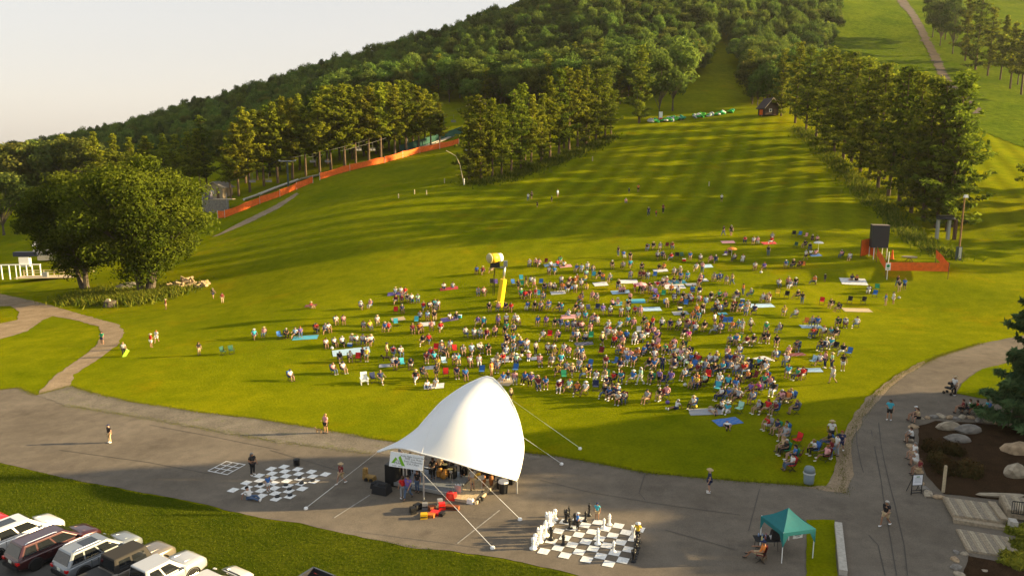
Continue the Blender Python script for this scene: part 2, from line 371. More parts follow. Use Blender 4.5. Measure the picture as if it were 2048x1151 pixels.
# ------------------------------------------------------------------ trees
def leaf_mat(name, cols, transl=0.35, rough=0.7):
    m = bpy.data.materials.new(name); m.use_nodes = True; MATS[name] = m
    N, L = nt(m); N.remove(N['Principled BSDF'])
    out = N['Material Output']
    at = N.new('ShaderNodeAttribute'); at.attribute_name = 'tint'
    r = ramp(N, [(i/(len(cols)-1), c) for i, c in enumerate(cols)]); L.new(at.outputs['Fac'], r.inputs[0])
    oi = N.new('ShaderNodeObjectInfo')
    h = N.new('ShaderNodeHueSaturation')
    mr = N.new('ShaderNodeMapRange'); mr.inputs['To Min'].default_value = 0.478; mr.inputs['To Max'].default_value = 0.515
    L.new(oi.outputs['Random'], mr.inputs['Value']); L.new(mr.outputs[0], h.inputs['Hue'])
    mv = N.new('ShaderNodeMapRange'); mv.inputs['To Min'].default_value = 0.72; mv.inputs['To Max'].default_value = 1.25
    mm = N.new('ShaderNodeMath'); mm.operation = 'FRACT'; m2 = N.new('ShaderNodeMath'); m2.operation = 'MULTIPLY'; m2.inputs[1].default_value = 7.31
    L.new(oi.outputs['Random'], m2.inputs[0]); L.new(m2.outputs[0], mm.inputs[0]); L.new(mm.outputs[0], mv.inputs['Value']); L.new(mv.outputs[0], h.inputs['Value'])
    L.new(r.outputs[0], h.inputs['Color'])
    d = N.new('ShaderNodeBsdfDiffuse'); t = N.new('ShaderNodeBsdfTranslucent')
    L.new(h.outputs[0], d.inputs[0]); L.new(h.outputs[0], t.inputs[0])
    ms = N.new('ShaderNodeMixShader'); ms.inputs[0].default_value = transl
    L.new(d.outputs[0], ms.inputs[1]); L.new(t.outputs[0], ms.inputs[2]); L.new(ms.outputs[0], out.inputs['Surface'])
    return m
M_pine = leaf_mat('pine_needles', [(0.045, 0.070, 0.010), (0.120, 0.155, 0.014), (0.220, 0.250, 0.018)], 0.45)
M_pine2 = leaf_mat('red_pine_needles', [(0.065, 0.088, 0.010), (0.170, 0.195, 0.014), (0.290, 0.305, 0.020)], 0.5)
M_spruce = leaf_mat('spruce_needles', [(0.028, 0.058, 0.026), (0.065, 0.115, 0.048), (0.11, 0.17, 0.06)], 0.25)
M_dec = leaf_mat('broad_leaves', [(0.055, 0.098, 0.020), (0.10, 0.155, 0.026), (0.165, 0.225, 0.034)], 0.4)
M_dec2 = leaf_mat('dark_broad_leaves', [(0.030, 0.058, 0.016), (0.060, 0.095, 0.022), (0.10, 0.14, 0.03)], 0.35)
M_dec3 = leaf_mat('pale_broad_leaves', [(0.060, 0.090, 0.018), (0.115, 0.145, 0.026), (0.19, 0.20, 0.035)], 0.4)
M_maple = leaf_mat('maple_leaves', [(0.040, 0.066, 0.007), (0.085, 0.115, 0.010), (0.150, 0.180, 0.016)], 0.4)
M_weed = leaf_mat('meadow_weeds', [(0.07, 0.10, 0.012), (0.13, 0.15, 0.016), (0.20, 0.19, 0.02)], 0.4)
M_yel = leaf_mat('golden_juniper', [(0.06, 0.08, 0.015), (0.16, 0.17, 0.02), (0.34, 0.30, 0.03)], 0.3)
M_shrub = leaf_mat('bronze_shrub', [(0.022, 0.030, 0.010), (0.055, 0.045, 0.016), (0.10, 0.060, 0.020)], 0.3)
M_bark = mat('pine_bark', (0.10, 0.066, 0.042), 0.95, var=0.35, scale=3)
M_bark2 = mat('grey_bark', (0.085, 0.068, 0.05), 0.95, var=0.35, scale=3)
def leaves(C, size, rng, flat=0.0, aspect=1.0, outward=None, mix=0.5):
    """one quad per centre C; flat pulls normals to vertical; outward (n,3) directions the faces lean to"""
    n = len(C)
    nr = rng.normal(size=(n, 3))
    if outward is not None: nr = nr*mix + outward*(1.2)
    nr[:, 2] += flat*2.0
    nr /= np.linalg.norm(nr, axis=1, keepdims=True)+1e-9
    t = np.cross(nr, rng.normal(size=(n, 3))); t /= np.linalg.norm(t, axis=1, keepdims=True)+1e-9
    b = np.cross(nr, t)
    s = (size*rng.uniform(0.6, 1.35, n))[:, None]
    V = np.stack([C - t*s*aspect, C - b*s*0.45, C + t*s*aspect, C + b*s*0.45], 1).reshape(-1, 3)
    return V, np.arange(n*4).reshape(-1, 4)
def crown_pine(H, seed, lo, spread, dens, mt, dome=0.6, plume=1.0, leafs=0.42, lay=0.34):
    rng = np.random.default_rng(seed); Cs = []; T = []; O = []
    trunk = MB(); bend = rng.normal(0, 0.012, 2)
    zt = np.linspace(0, H*0.97, 9)
    trunk.tube([(bend[0]*z, bend[1]*z, z) for z in zt], [max(0.03, 0.30*(H/22)*(1-z/H)**0.8+0.02) for z in zt], 7)
    z = H*lo; k = 0
    while z < H*0.985:
        f = (z-H*lo)/(H*(1-lo))
        prof = (math.sin(math.pi*min(1, f*0.80+0.20))**dome)*(1-f**2.4)*(0.85+0.22*math.sin(f*17+seed)) if lo > 0.2 else (1-f)**0.55*(0.75+0.25*math.sin(f*23+seed))+0.08
        nb = rng.integers(3, 6)
        for _ in range(nb):
            L = spread*prof*rng.uniform(0.55, 1.18)
            if L < 0.35: L = 0.35
            az = rng.uniform(0, 2*math.pi); up = rng.uniform(-0.10, 0.30)+0.35*f
            e = np.array([math.cos(az), math.sin(az), up]); base = np.array([bend[0]*z, bend[1]*z, z])
            if L > 1.2: trunk.tube([base, base+e*L*0.5, base+e*L*0.9+np.array([0, 0, L*0.05])], [0.055, 0.04, 0.015], 4, False)
            npl = max(2, int(L/0.75*dens))
            for j in range(npl):
                q = (j+rng.uniform(0.35, 1.0))/npl
                c = base+e*L*q+np.array([0, 0, 0.10*L*q*q+rng.normal(0, 0.28)])
                m = int(11*dens)
                r = plume*(0.55+0.45*(1-q))*rng.uniform(0.7, 1.2)
                d = rng.normal(size=(m, 3)); d /= np.linalg.norm(d, axis=1, keepdims=True)
                rad = rng.uniform(0.3, 1, m)[:, None]**0.6
                p = c + d*rad*r*np.array([1, 1, lay])
                Cs.append(p); O.append(d*np.array([0.6, 0.6, 1]))
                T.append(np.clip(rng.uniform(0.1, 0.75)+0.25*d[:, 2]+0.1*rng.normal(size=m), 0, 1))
        z += H*(1-lo)/max(9, int(15*(H/22)))*rng.uniform(0.7, 1.25)
    C = np.concatenate(Cs); V, Qd = leaves(C, leafs, rng, outward=np.concatenate(O), aspect=1.1)
    return trunk, V, Qd, np.concatenate(T), mt
def crown_spruce(H, seed, R, dens, leafs, mt):
    rng = np.random.default_rng(seed); Cs = []; T = []; O = []
    trunk = MB(); zt = np.linspace(0, H*0.97, 8)
    trunk.tube([(0, 0, z) for z in zt], [0.32*(H/18)*(1-z/H)+0.02 for z in zt], 8)
    z = H*0.075
    while z < H*0.99:
        f = z/H; L0 = R*(1-f)**0.9+0.08
        for _ in range(rng.integers(6, 9)):
            L = L0*rng.uniform(0.72, 1.1); az = rng.uniform(0, 2*math.pi)
            sag = -0.18*(1-f)+0.30*f
            a2 = np.array([math.cos(az), math.sin(az), 0]); side = np.array([-math.sin(az), math.cos(az), 0])
            n = max(4, int(L*16*dens))
            q = rng.uniform(0.12, 1, n)**0.75
            w = rng.normal(0, 0.16, n)*L*(1.15-q)*1.1
            p = np.array([0, 0, z]) + a2*(L*q)[:, None] + side*w[:, None]
            p[:, 2] += sag*L*q + 0.14*L*q**3 - np.abs(w)*0.25 + rng.normal(0, 0.05, n) - rng.uniform(0, 0.22, n)*(1-f)
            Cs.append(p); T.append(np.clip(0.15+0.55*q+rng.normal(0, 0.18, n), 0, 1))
            O.append(np.repeat([[a2[0]*0.5, a2[1]*0.5, 0.9]], n, 0))
            if L > 1.0: trunk.tube([(0, 0, z), tuple(a2*L*0.85+np.array([0, 0, z+sag*L*0.85]))], [0.035, 0.01], 4, False)
        z += H*rng.uniform(0.016, 0.026)*(1.15 if H > 10 else 2.2)
    C = np.concatenate(Cs); V, Qd = leaves(C, leafs, rng, outward=np.concatenate(O), aspect=1.5, mix=0.6)
    return trunk, V, Qd, np.concatenate(T), mt
def crown_round(H, seed, R, nl, leafs, per, mt, lo=0.22, low=0.12, trunks=1, tr=0.35, flatten=0.8, lobe=0.42):
    rng = np.random.default_rng(seed); Cs = []; T = []; O = []
    trunk = MB(); cz = H*(lo+1)/2; hz = H*(1-lo)/2
    fork = [(rng.uniform(-1, 1)*R*0.11*(trunks > 1), rng.uniform(-1, 1)*R*0.08*(trunks > 1)) for _ in range(trunks)]
    for fx, fy in fork:
        pts = [(fx*0.5, fy*0.5, 0), (fx*0.8, fy*0.8, H*lo*0.6), (fx*1.4, fy*1.4, H*max(lo,.12)*1.3), (fx*1.8, fy*1.8, H*0.62)]
        trunk.tube(pts, [tr, tr*0.75, tr*0.6, tr*0.15], 8)
    for i in range(nl):
        d = rng.normal(size=3); d /= np.linalg.norm(d); d[2] = d[2]*0.9+low
        rr = rng.uniform(0.42, 0.78)
        w = 1.0 if d[2] > -0.2 else 0.85
        c = np.array([d[0]*R*rr*w, d[1]*R*rr*w, cz+d[2]*hz*rr*1.05])
        lr = R*lobe*rng.uniform(0.65, 1.2)
        sq = np.array([1, 1, flatten])
        e = rng.normal(size=(per, 3)); e /= np.linalg.norm(e, axis=1, keepdims=True)
        rad = rng.uniform(0.55, 1.06, per)[:, None]
        p = c+e*rad*lr*sq*(1+0.22*np.sin(e[:, :1]*5+i)*np.cos(e[:, 1:2]*6+i))
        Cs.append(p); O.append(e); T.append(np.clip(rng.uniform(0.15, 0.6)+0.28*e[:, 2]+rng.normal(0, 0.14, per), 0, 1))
        f = fork[i % trunks]; b = np.array([f[0]*1.2, f[1]*1.2, H*max(lo,.16)*rng.uniform(0.8, 1.5)])
        trunk.tube([b, (b+c)/2+rng.normal(0, 0.3, 3), c], [tr*0.32, tr*0.2, tr*0.06], 5, False)
    C = np.concatenate(Cs); V, Qd = leaves(C, leafs, rng, outward=np.concatenate(O), aspect=0.95, mix=0.75)
    return trunk, V, Qd, np.concatenate(T), mt
KINDS = {}
def kind_tree(key, H, data, bark):
    trunk, V, Qd, T, mt = data
    KINDS[key] = (H, trunk.mesh(key+'_trunk', bark), arr_mesh(key+'_crown', V, Qd, mt, tint=T))
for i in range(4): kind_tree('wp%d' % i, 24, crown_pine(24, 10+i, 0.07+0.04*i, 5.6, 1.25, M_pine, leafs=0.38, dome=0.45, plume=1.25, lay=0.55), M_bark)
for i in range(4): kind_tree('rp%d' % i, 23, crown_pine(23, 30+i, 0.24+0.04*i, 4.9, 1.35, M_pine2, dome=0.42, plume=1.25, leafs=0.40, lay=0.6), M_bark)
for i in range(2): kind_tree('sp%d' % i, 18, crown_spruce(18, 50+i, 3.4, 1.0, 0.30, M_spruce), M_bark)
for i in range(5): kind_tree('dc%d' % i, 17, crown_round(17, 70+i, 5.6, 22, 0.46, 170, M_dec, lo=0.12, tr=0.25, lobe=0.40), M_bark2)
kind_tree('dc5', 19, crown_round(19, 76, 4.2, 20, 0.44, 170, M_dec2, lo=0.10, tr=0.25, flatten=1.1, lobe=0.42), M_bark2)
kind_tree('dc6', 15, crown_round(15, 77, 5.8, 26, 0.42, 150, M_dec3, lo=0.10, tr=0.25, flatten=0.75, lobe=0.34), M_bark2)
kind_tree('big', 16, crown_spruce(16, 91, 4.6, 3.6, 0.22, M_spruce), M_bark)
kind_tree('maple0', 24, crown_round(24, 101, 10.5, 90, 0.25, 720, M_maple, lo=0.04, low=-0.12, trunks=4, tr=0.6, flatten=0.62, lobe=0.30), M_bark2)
kind_tree('maple1', 23, crown_round(23, 105, 9.0, 80, 0.25, 680, M_maple, lo=0.05, low=-0.12, trunks=2, tr=0.5, flatten=0.62, lobe=0.30), M_bark2)
CROWNS = {}
def tree(name, key, loc, h, label, cat, group=None, wide=1.0, rz=None):
    H, tm, cm = KINDS[key]; s = h/H
    r = thing(name, label, cat, loc, rz if rz is not None else random.uniform(0, 6.28), group, (s*wide, s*wide, s))
    link('trunk', tm, r); c = link('crown', cm, r); CROWNS.setdefault(key, c)
    return r
ORD = ['first', 'second', 'third', 'fourth', 'fifth', 'sixth', 'seventh', 'eighth', 'ninth', 'tenth', 'eleventh', 'twelfth', 'thirteenth', 'fourteenth', 'fifteenth',
 'sixteenth', 'seventeenth', 'eighteenth', 'nineteenth', 'twentieth']
def ordw(i):
    if i < 20: return ORD[i]
    t = ['twenty', 'thirty', 'forty', 'fifty', 'sixty', 'seventy', 'eighty', 'ninety'][(i+1)//10-2]; k = (i+1) % 10
    return (t[:-1]+'ieth') if k == 0 else t+'-'+ORD[k-1]
def row(name, cat, group, what, items, first_words):
    """items: (u, v_base, v_top, keys, wide); labelled in order from the left"""
    items = sorted(items, key=lambda q: q[0])
    hs_ = hits([(q[0], q[1]) for q in items])
    for i, (q, p) in enumerate(zip(items, hs_)):
        base = Vector(p); top = above(q[0], q[2], base); h = max(3, top.z-base.z)*1.12
        tree(name, q[3], base-Vector((0, 0, 0.15)), h, '%s, %s from the left %s' % (what, ordw(i), first_words), cat, group, q[4] if len(q) > 4 else 1.0)
R_ = random.Random(3)
def pick(p, n): return p+str(R_.randrange(n))
# pines behind the orange fence, left of the hill
L1 = []
for u, vb, vt in [(478,392,262),(500,384,240),(462,398,290),(528,372,238),(556,366,222),(585,358,215),(612,352,228),(640,348,212),(662,340,195),(690,336,188),(712,330,204),(738,325,190),(762,320,182),(790,314,186),(812,308,178),(838,302,186),(862,294,200),(880,290,214)]:
    L1.append((u, vb, vt, pick('rp', 4), 1.25))
for u, vb, vt in [(540,352,225),(575,345,210),(600,340,205),(630,333,205),(655,328,190),(680,320,186),(705,318,190),(728,312,184),(752,308,182),(778,302,180),(800,298,176),(826,292,180),(850,286,190),(515,360,235),(492,366,232),(872,280,196),(560,340,212),(640,322,196),(700,306,184),(765,296,178),(815,284,176)]:
    L1.append((u, vb, vt, pick('rp', 4) if R_.random() < .6 else pick('wp', 4), 1.2))
row('pine_tree', 'tree', 'pines behind the orange fence', 'tall sunlit pine behind the orange fence', L1, 'in that stand')
# pines in the middle between the fence and the tubing hill
L2 = []
for u, vb, vt, k, w in [(938,362,212,'wp0',1.15),(962,360,206,'wp1',1.15),(985,356,215,'rp1',1.1),(1003,350,222,'wp2',1.1),(1022,345,196,'wp3',1.1),(1042,338,186,'wp0',1.1),(1062,332,205,'rp0',1.1),(1082,325,200,'wp1',1.05),(1100,318,172,'rp2',1.1),(1118,310,155,'wp2',1.1),(1138,304,150,'wp3',1.1),(1155,296,158,'rp3',1.1),(1172,290,148,'wp0',1.1),(1192,282,152,'wp1',1.1),(1210,276,152,'wp2',1.1),(1222,270,168,'wp3',1.0),(1050,322,196,'wp2',1.1),(1128,296,160,'wp1',1.1),(1178,278,156,'wp3',1.1),(975,345,225,'wp3',1.0)]:
    L2.append((u, vb, vt, k, w))
row('pine_tree', 'tree', 'pines beside the tubing hill', 'pine in the clump beside the mown tubing hill', L2, 'of the clump')
# two big trees at the head of the tubing hill
row('pine_tree', 'tree', None, 'tall bright pine at the head of the tubing hill', [(1278,246,106,'wp1',1.25)], 'there')
row('broadleaf_tree', 'tree', None, 'round bright tree beside the tall pine at the hill head', [(1345,222,84,'dc1',1.0),(1318,238,110,'dc2',0.9)], 'there')
# the dark row on the right edge of the tubing hill
L3 = []
for u, vb, vt, k, w in [(1562,232,112,'wp0',1.0),(1590,246,100,'wp1',1.05),(1612,262,112,'wp2',1.05),(1632,276,120,'wp3',1.05),(1650,290,116,'wp0',1.1),(1668,305,130,'wp1',1.05),(1686,318,125,'wp2',1.1),(1702,330,142,'wp3',1.05),(1720,345,140,'wp0',1.1),(1738,360,158,'wp2',1.0),(1756,376,150,'wp1',1.05),(1776,392,165,'wp3',1.05),(1798,410,160,'wp2',1.05),(1822,425,176,'wp0',1.0),(1846,440,185,'wp2',1.0),(1872,455,190,'wp1',1.15),(1895,462,178,'wp0',1.15),(1640,262,120,'rp0',1.0),(1700,305,140,'rp1',1.0),(1760,350,160,'rp2',1.0),(1830,400,180,'rp3',1.0),(1580,228,105,'dc3',0.9)]:
    L3.append((u, vb, vt, k, w))
for u, vb, vt, k, w in list(L3[3:17:2]):
    L3.append((u+30, vb-2, vt+6, pick('wp', 4), w)); 
row('pine_tree', 'tree', 'dark conifers along the tubing hill edge', 'dark backlit conifer along the tubing hill edge', L3, 'of the row')
# trees on the upper right by the ski trail
L4 = [(1880,92,0,'dc0',0.9),(1905,108,2,'dc2',0.9),(1930,122,10,'wp1',1.0),(1950,140,-10,'wp0',1.0),(1975,152,28,'wp2',1.0),(2000,160,45,'rp0',1.0),(2020,178,60,'rp1',1.1),(2042,190,64,'rp2',1.1),(2060,198,60,'rp3',1.1),(2085,210,66,'rp1',1.0),(2035,170,60,'dc1',0.9),(1865,75,-15,'dc4',0.9),(1890,80,-20,'wp3',0.9)]
row('pine_tree', 'tree', 'trees beside the ski trail', 'hazy tree beside the bare ski trail track', L4, 'of that stand')
# left side behind the maples
L5 = []
for u, vb, vt, k, w in [(-30,455,330,'wp0',1.3),(8,470,345,'dc6',1.2),(40,420,285,'dc6',1.2),(70,415,292,'dc1',1.1),(100,410,280,'dc6',1.2),(135,405,285,'rp1',1.3),(165,400,275,'dc6',1.1),(200,396,278,'rp0',1.2),(235,392,282,'rp1',1.2),(268,390,288,'rp2',1.2),(300,388,285,'rp3',1.2),(330,386,280,'rp0',1.2),(358,388,282,'rp1',1.2),(382,390,278,'rp2',1.2),(402,392,272,'rp3',1.2),(415,380,246,'wp3',1.0)]:
    L5.append((u, vb, vt, k, w))
row('pine_tree', 'tree', 'trees behind the big maples', 'sunlit tree behind the big leafy maples', L5, 'of that row')
# the two big leafy trees on the lawn
p = hit(290, 588); tree('leafy_tree', 'maple0', p, (above(290, 306, p).z-p.z)*1.14, 'largest spreading leafy tree on the lawn beside the log pile', 'tree', None, 1.12, 0.6)
p = hit(172, 575); tree('leafy_tree', 'maple1', p, (above(180, 312, p).z-p.z)*1.04, 'spreading leafy tree next to the largest one, nearer the lift terminal', 'tree', None, 1.15, 2.2)
p = hit(120, 530); tree('leafy_tree', 'maple1', p, 13, 'smaller leafy tree behind the spreading pair near the lift terminal', 'tree', None, 1.0, 4.0)
# spruce at the right border, by the seats
p = hit(2088, 862); tree('spruce_tree', 'big', p, 19.5, 'large blue-green spruce rising from the mulch bed at the right border', 'tree', None, 0.92, 1.0)
# unseen broadleaf grove right of the frame, placed and sized to shade the plaza
gi_ = 0
for x0, hh in ((51, 9.5), (56, 11.0), (62, 12.5)):
    for y in range(32, 66, 4):
        xx = x0+R_.uniform(-1.2, 1.2); yy = y+R_.uniform(-1, 1)
        if xx < yy*0.70+6: xx = yy*0.70+6+R_.uniform(0, 1.5)
        tree('broadleaf_tree', 'dc%d' % R_.randrange(5), (xx, yy, ter(xx, yy)), hh*R_.uniform(0.9, 1.12), 'tree outside the right border, %s of the shading grove' % ordw(gi_), 'tree', 'grove outside the right border', 1.25); gi_ += 1
for i, (x, y, h) in enumerate([(105,150,24),(112,158,25),(118,146,24),(100,128,20),(125,135,24),(140,150,26),(135,170,26),(150,120,26)]):
    tree('pine_tree', 'wp%d' % (i % 4), (x, y, ter(x, y)), h, 'pine outside the right border above the lawn, %s of the stand' % ordw(i), 'tree', 'pines outside the right border', 1.1)
# the wooded hill: the nearest trees one by one, the rest as one wood
def forest_ok(u, v, d):
    if u < -250 or u > 1660: return False
    if u < 430: return d > np.interp(u, [-250, 0, 430], [370, 370, 345]) 
    if u < 930: return d > np.interp(u, [430, 625, 930], [325, 325, 320])
    if u < 1250: return d > np.interp(u, [930, 1100, 1250], [300, 290, 285])
    if u < 1400: return d > np.interp(u, [1250, 1330, 1400], [280, 300, 330])
    if u < 1500: return d > np.interp(u, [1400, 1440, 1480, 1500], [330, 400, 330, 285])
    return d > np.interp(u, [1500, 1560, 1640, 1660], [275, 262, 300, 430])
wood = []
rr = np.random.default_rng(5)
for _ in range(60000):
    d = math.sqrt(rr.uniform(250**2, 600**2)); u = rr.uniform(-250, 1660)
    x = (u-1024)/FPX*d; wood.append((u, d, x, d*1.0))
W = np.array(wood); W[:, 3] = (W[:, 1]-(CAM_H-40)*SP)/CP
keep = np.array([forest_ok(u, 0, d) for u, d in W[:, :2]]); W = W[keep]
Zw = ter_np(W[:, 2], W[:, 3])
cell = {}; sel = []
for i in range(len(W)):
    x, y = W[i, 2], W[i, 3]; gxk = (int(x//4.6), int(y//4.6))
    if any((gxk[0]+a, gxk[1]+b) in cell and (cell[(gxk[0]+a, gxk[1]+b)][0]-x)**2+(cell[(gxk[0]+a, gxk[1]+b)][1]-y)**2 < 21 for a in (-1, 0, 1) for b in (-1, 0, 1)): continue
    cell[gxk] = (x, y); sel.append(i)
pts = [(to_px((W[i, 2], W[i, 3], Zw[i])), W[i, 2], W[i, 3], Zw[i]) for i in sel]
pts = [q for q in pts if q[0][1] > -140]
pts.sort(key=lambda q: q[0][2])
NEAR = 150
near_pts = sorted(pts[:NEAR], key=lambda q: q[0][0])
SEG = [(430, 'behind the maples'), (930, 'behind the fence pines'), (1250, 'above the pine clump'), (1500, 'at the tubing hill head'), (9999, 'above the brown hut')]
cnt = {}
for px, x, y, z in near_pts:
    k = R_.choice(['dc0', 'dc1', 'dc2', 'dc3', 'dc4', 'dc5', 'dc6', 'dc6', 'wp3'])
    sg = next(w for lim, w in SEG if px[0] < lim); c = cnt[sg] = cnt.get(sg, -1)+1
    tree('forest_tree', k, (x, y, z-0.3), R_.uniform(14, 20), 'wood-edge tree %s, %s from the left' % (sg, ordw(c)), 'tree', 'trees at the foot of the wooded hill', R_.uniform(0.95, 1.2))
rest = pts[NEAR:]
me = bpy.data.meshes.new('wood_points'); me.vertices.add(len(rest)); me.vertices.foreach_set('co', np.array([(q[1], q[2], q[3]-0.5) for q in rest], dtype=np.float32).ravel())
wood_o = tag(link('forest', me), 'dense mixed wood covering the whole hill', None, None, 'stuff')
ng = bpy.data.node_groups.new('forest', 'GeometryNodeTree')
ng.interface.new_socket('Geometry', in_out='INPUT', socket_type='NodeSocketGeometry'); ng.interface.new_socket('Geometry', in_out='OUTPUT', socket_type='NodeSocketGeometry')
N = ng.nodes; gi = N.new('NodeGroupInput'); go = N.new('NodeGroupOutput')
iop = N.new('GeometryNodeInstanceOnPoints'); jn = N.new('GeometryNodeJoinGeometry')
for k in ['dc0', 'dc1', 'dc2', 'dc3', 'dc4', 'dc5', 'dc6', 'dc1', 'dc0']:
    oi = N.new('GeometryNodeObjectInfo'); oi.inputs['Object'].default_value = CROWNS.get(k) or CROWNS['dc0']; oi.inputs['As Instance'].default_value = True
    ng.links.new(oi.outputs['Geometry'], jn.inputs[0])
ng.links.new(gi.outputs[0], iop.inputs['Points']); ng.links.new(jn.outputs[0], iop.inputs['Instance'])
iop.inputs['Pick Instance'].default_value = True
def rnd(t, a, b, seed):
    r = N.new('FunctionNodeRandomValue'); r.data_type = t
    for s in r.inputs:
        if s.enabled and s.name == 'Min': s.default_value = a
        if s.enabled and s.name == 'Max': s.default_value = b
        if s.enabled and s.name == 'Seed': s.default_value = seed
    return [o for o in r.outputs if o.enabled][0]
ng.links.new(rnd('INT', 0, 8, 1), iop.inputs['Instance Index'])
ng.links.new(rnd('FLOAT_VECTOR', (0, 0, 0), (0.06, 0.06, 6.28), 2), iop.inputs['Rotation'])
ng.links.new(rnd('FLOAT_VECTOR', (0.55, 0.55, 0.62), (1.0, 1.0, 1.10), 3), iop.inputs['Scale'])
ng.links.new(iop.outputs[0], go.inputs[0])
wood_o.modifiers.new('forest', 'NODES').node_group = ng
# ------------------------------------------------------------------ common materials
YAW = -0.40
EX = Vector((math.cos(YAW), math.sin(YAW), 0)); EY = Vector((-math.sin(YAW), math.cos(YAW), 0))
def pxm(p): return FPX/to_px(p)[2]           # pixels per metre at p
M_white = mat('white_paint', (0.80, 0.80, 0.78), 0.5, var=0.05)
M_line = mat('road_paint', (0.72, 0.71, 0.68), 0.8, var=0.18, scale=9)
M_black = mat('black_plastic', (0.016, 0.016, 0.017), 0.45)
M_dk = mat('dark_cloth', (0.02, 0.02, 0.022), 0.9)
M_grey = mat('grey_metal', (0.32, 0.33, 0.34), 0.45, 0.6)
M_galv = mat('galvanised', (0.55, 0.56, 0.56), 0.4, 0.7)
M_wood = mat('weathered_wood', (0.30, 0.24, 0.165), 0.9, var=0.28, scale=7)
M_woodl = mat('pale_wood', (0.46, 0.37, 0.24), 0.85, var=0.2, scale=7)
M_woodd = mat('dark_wood', (0.10, 0.055, 0.035), 0.9, var=0.3, scale=5)
M_orange = mat('orange_netting', (0.72, 0.13, 0.015), 0.8, var=0.15, scale=2)
M_yellow = mat('yellow_paint', (0.86, 0.58, 0.01), 0.5, var=0.08)
M_stone = mat('pale_stone', (0.33, 0.275, 0.20), 0.95, var=0.3, scale=4, bump=0.05, bscale=6)
M_stone2 = mat('tan_stone', (0.36, 0.26, 0.16), 0.95, var=0.3, scale=4, bump=0.05, bscale=6)
M_stone3 = mat('grey_stone', (0.21, 0.19, 0.165), 0.95, var=0.35, scale=3, bump=0.06, bscale=5)
M_concrete = mat('concrete', (0.40, 0.37, 0.32), 0.95, var=0.2, scale=5)
M_chrome = mat('chrome', (0.8, 0.8, 0.8), 0.12, 1.0)
M_rope = mat('rope', (0.72, 0.70, 0.66), 0.8)
M_red = mat('red_gloss', (0.62, 0.02, 0.015), 0.35)
# ------------------------------------------------------------------ canopy over the stage
M_tent = mat('white_membrane', (0.80, 0.82, 0.84), 0.55, var=0.03, scale=0.4)
N, L = nt(M_tent); _b = N['Principled BSDF']; _b.inputs['Transmission Weight'].default_value = 0.0
_t = N.new('ShaderNodeBsdfTranslucent'); _t.inputs[0].default_value = (0.75, 0.72, 0.66, 1); _ms = N.new('ShaderNodeMixShader'); _ms.inputs[0].default_value = 0.18
L.new(_b.outputs[0], _ms.inputs[1]); L.new(_t.outputs[0], _ms.inputs[2]); L.new(_ms.outputs[0], N['Material Output'].inputs['Surface'])
def catmull(P, n):
    P = [np.array(p, float) for p in P]; out = []
    for t in np.linspace(0, len(P)-1, n):
        i = min(int(t), len(P)-2); f = t-i
        p0, p1, p2, p3 = P[max(i-1, 0)], P[i], P[i+1], P[min(i+2, len(P)-1)]
        out.append(0.5*((2*p1)+(-p0+p2)*f+(2*p0-5*p1+4*p2-p3)*f*f+(-p0+3*p1-3*p2+p3)*f**3))
    return np.array(out)
stage_c = hit(880, 985)
canopy = thing('stage_canopy', 'big white sail-shaped tensile canopy over the band stage', 'canopy', stage_c)
inv = Vector(stage_c)
farE = catmull([at_depth(755,903,55.9), at_depth(790,887,56.6), at_depth(824,870,57.2), at_depth(842,849,57.7), at_depth(864,824,58.2), at_depth(885,802,58.6), at_depth(917,779,59.0), at_depth(946,763,59.3), at_depth(978,753,59.4), at_depth(1003,774,59.1), at_depth(1021,801,58.7), at_depth(1035,833,58.3), at_depth(1044,872,57.6), at_depth(1046,901,57.1), at_depth(1040,936,56.4), at_depth(1033,959,56.0)], 41)
nearE = catmull([at_depth(755,904,55.8), at_depth(796,895,54.8), at_depth(846,907,54.1), at_depth(899,921,53.8), at_depth(953,938,53.9), at_depth(989,948,54.4), at_depth(1033,960,55.9)], 41)
V = []; nv = 17
for i in range(41):
    for j in range(nv):
        q = j/(nv-1); p = nearE[i]*(1-q)+farE[i]*q
        span = np.linalg.norm(farE[i]-nearE[i]); w = math.sin(math.pi*i/40)
        p = p + np.array([0.02, -0.12, 0.17])*span*math.sin(math.pi*q)*0.8*(0.35+0.65*w)
        p = p - np.array([0, 0, 1])*0.035*span*math.sin(math.pi*q)*math.exp(-((i-29)/6.0)**2)*2
        p = p + np.array([0, -0.5, 1.0])*0.05*noise.noise(Vector((i*0.45, j*0.22, 3)))*math.sin(math.pi*q)
        V.append(p-np.array(inv))
_G = np.array(V).reshape(41, nv, 3)
for _ in range(14):
    _H = _G.copy(); _H[1:-1] = 0.25*_G[:-2]+0.5*_G[1:-1]+0.25*_G[2:]
    _wt = np.clip(np.minimum(np.arange(nv), nv-1-np.arange(nv))/4.0, 0, 1)[None, :, None]; _G = _G*(1-_wt)+_H*_wt
V = list(_G.reshape(-1, 3))
idx = np.arange(41*nv).reshape(41, nv)
Qd = np.stack([idx[:-1, :-1], idx[:-1, 1:], idx[1:, 1:], idx[1:, :-1]], 2).reshape(-1, 4)
link('membrane', arr_mesh('membrane', np.array(V), Qd, M_tent, smooth=True), canopy)
for i_ in (13, 29):
    m = MB(); m.tube([tuple(V[i_*nv+j]+np.array([0, -0.002, 0.002])) for j in range(nv)], 0.014, 4); m.build('seam', mat('seam_tape', (0.74, 0.735, 0.72), 0.6), canopy)
m = MB(); m.tube([tuple(p-np.array(inv)) for p in farE], 0.09, 8); m.build('arch_beam', M_white, canopy, True)
m = MB(); m.tube([tuple(p-np.array(inv)) for p in nearE], 0.05, 6); m.build('hem_cable', M_tent, canopy, True)
gz = lambda p: ter(p[0], p[1])
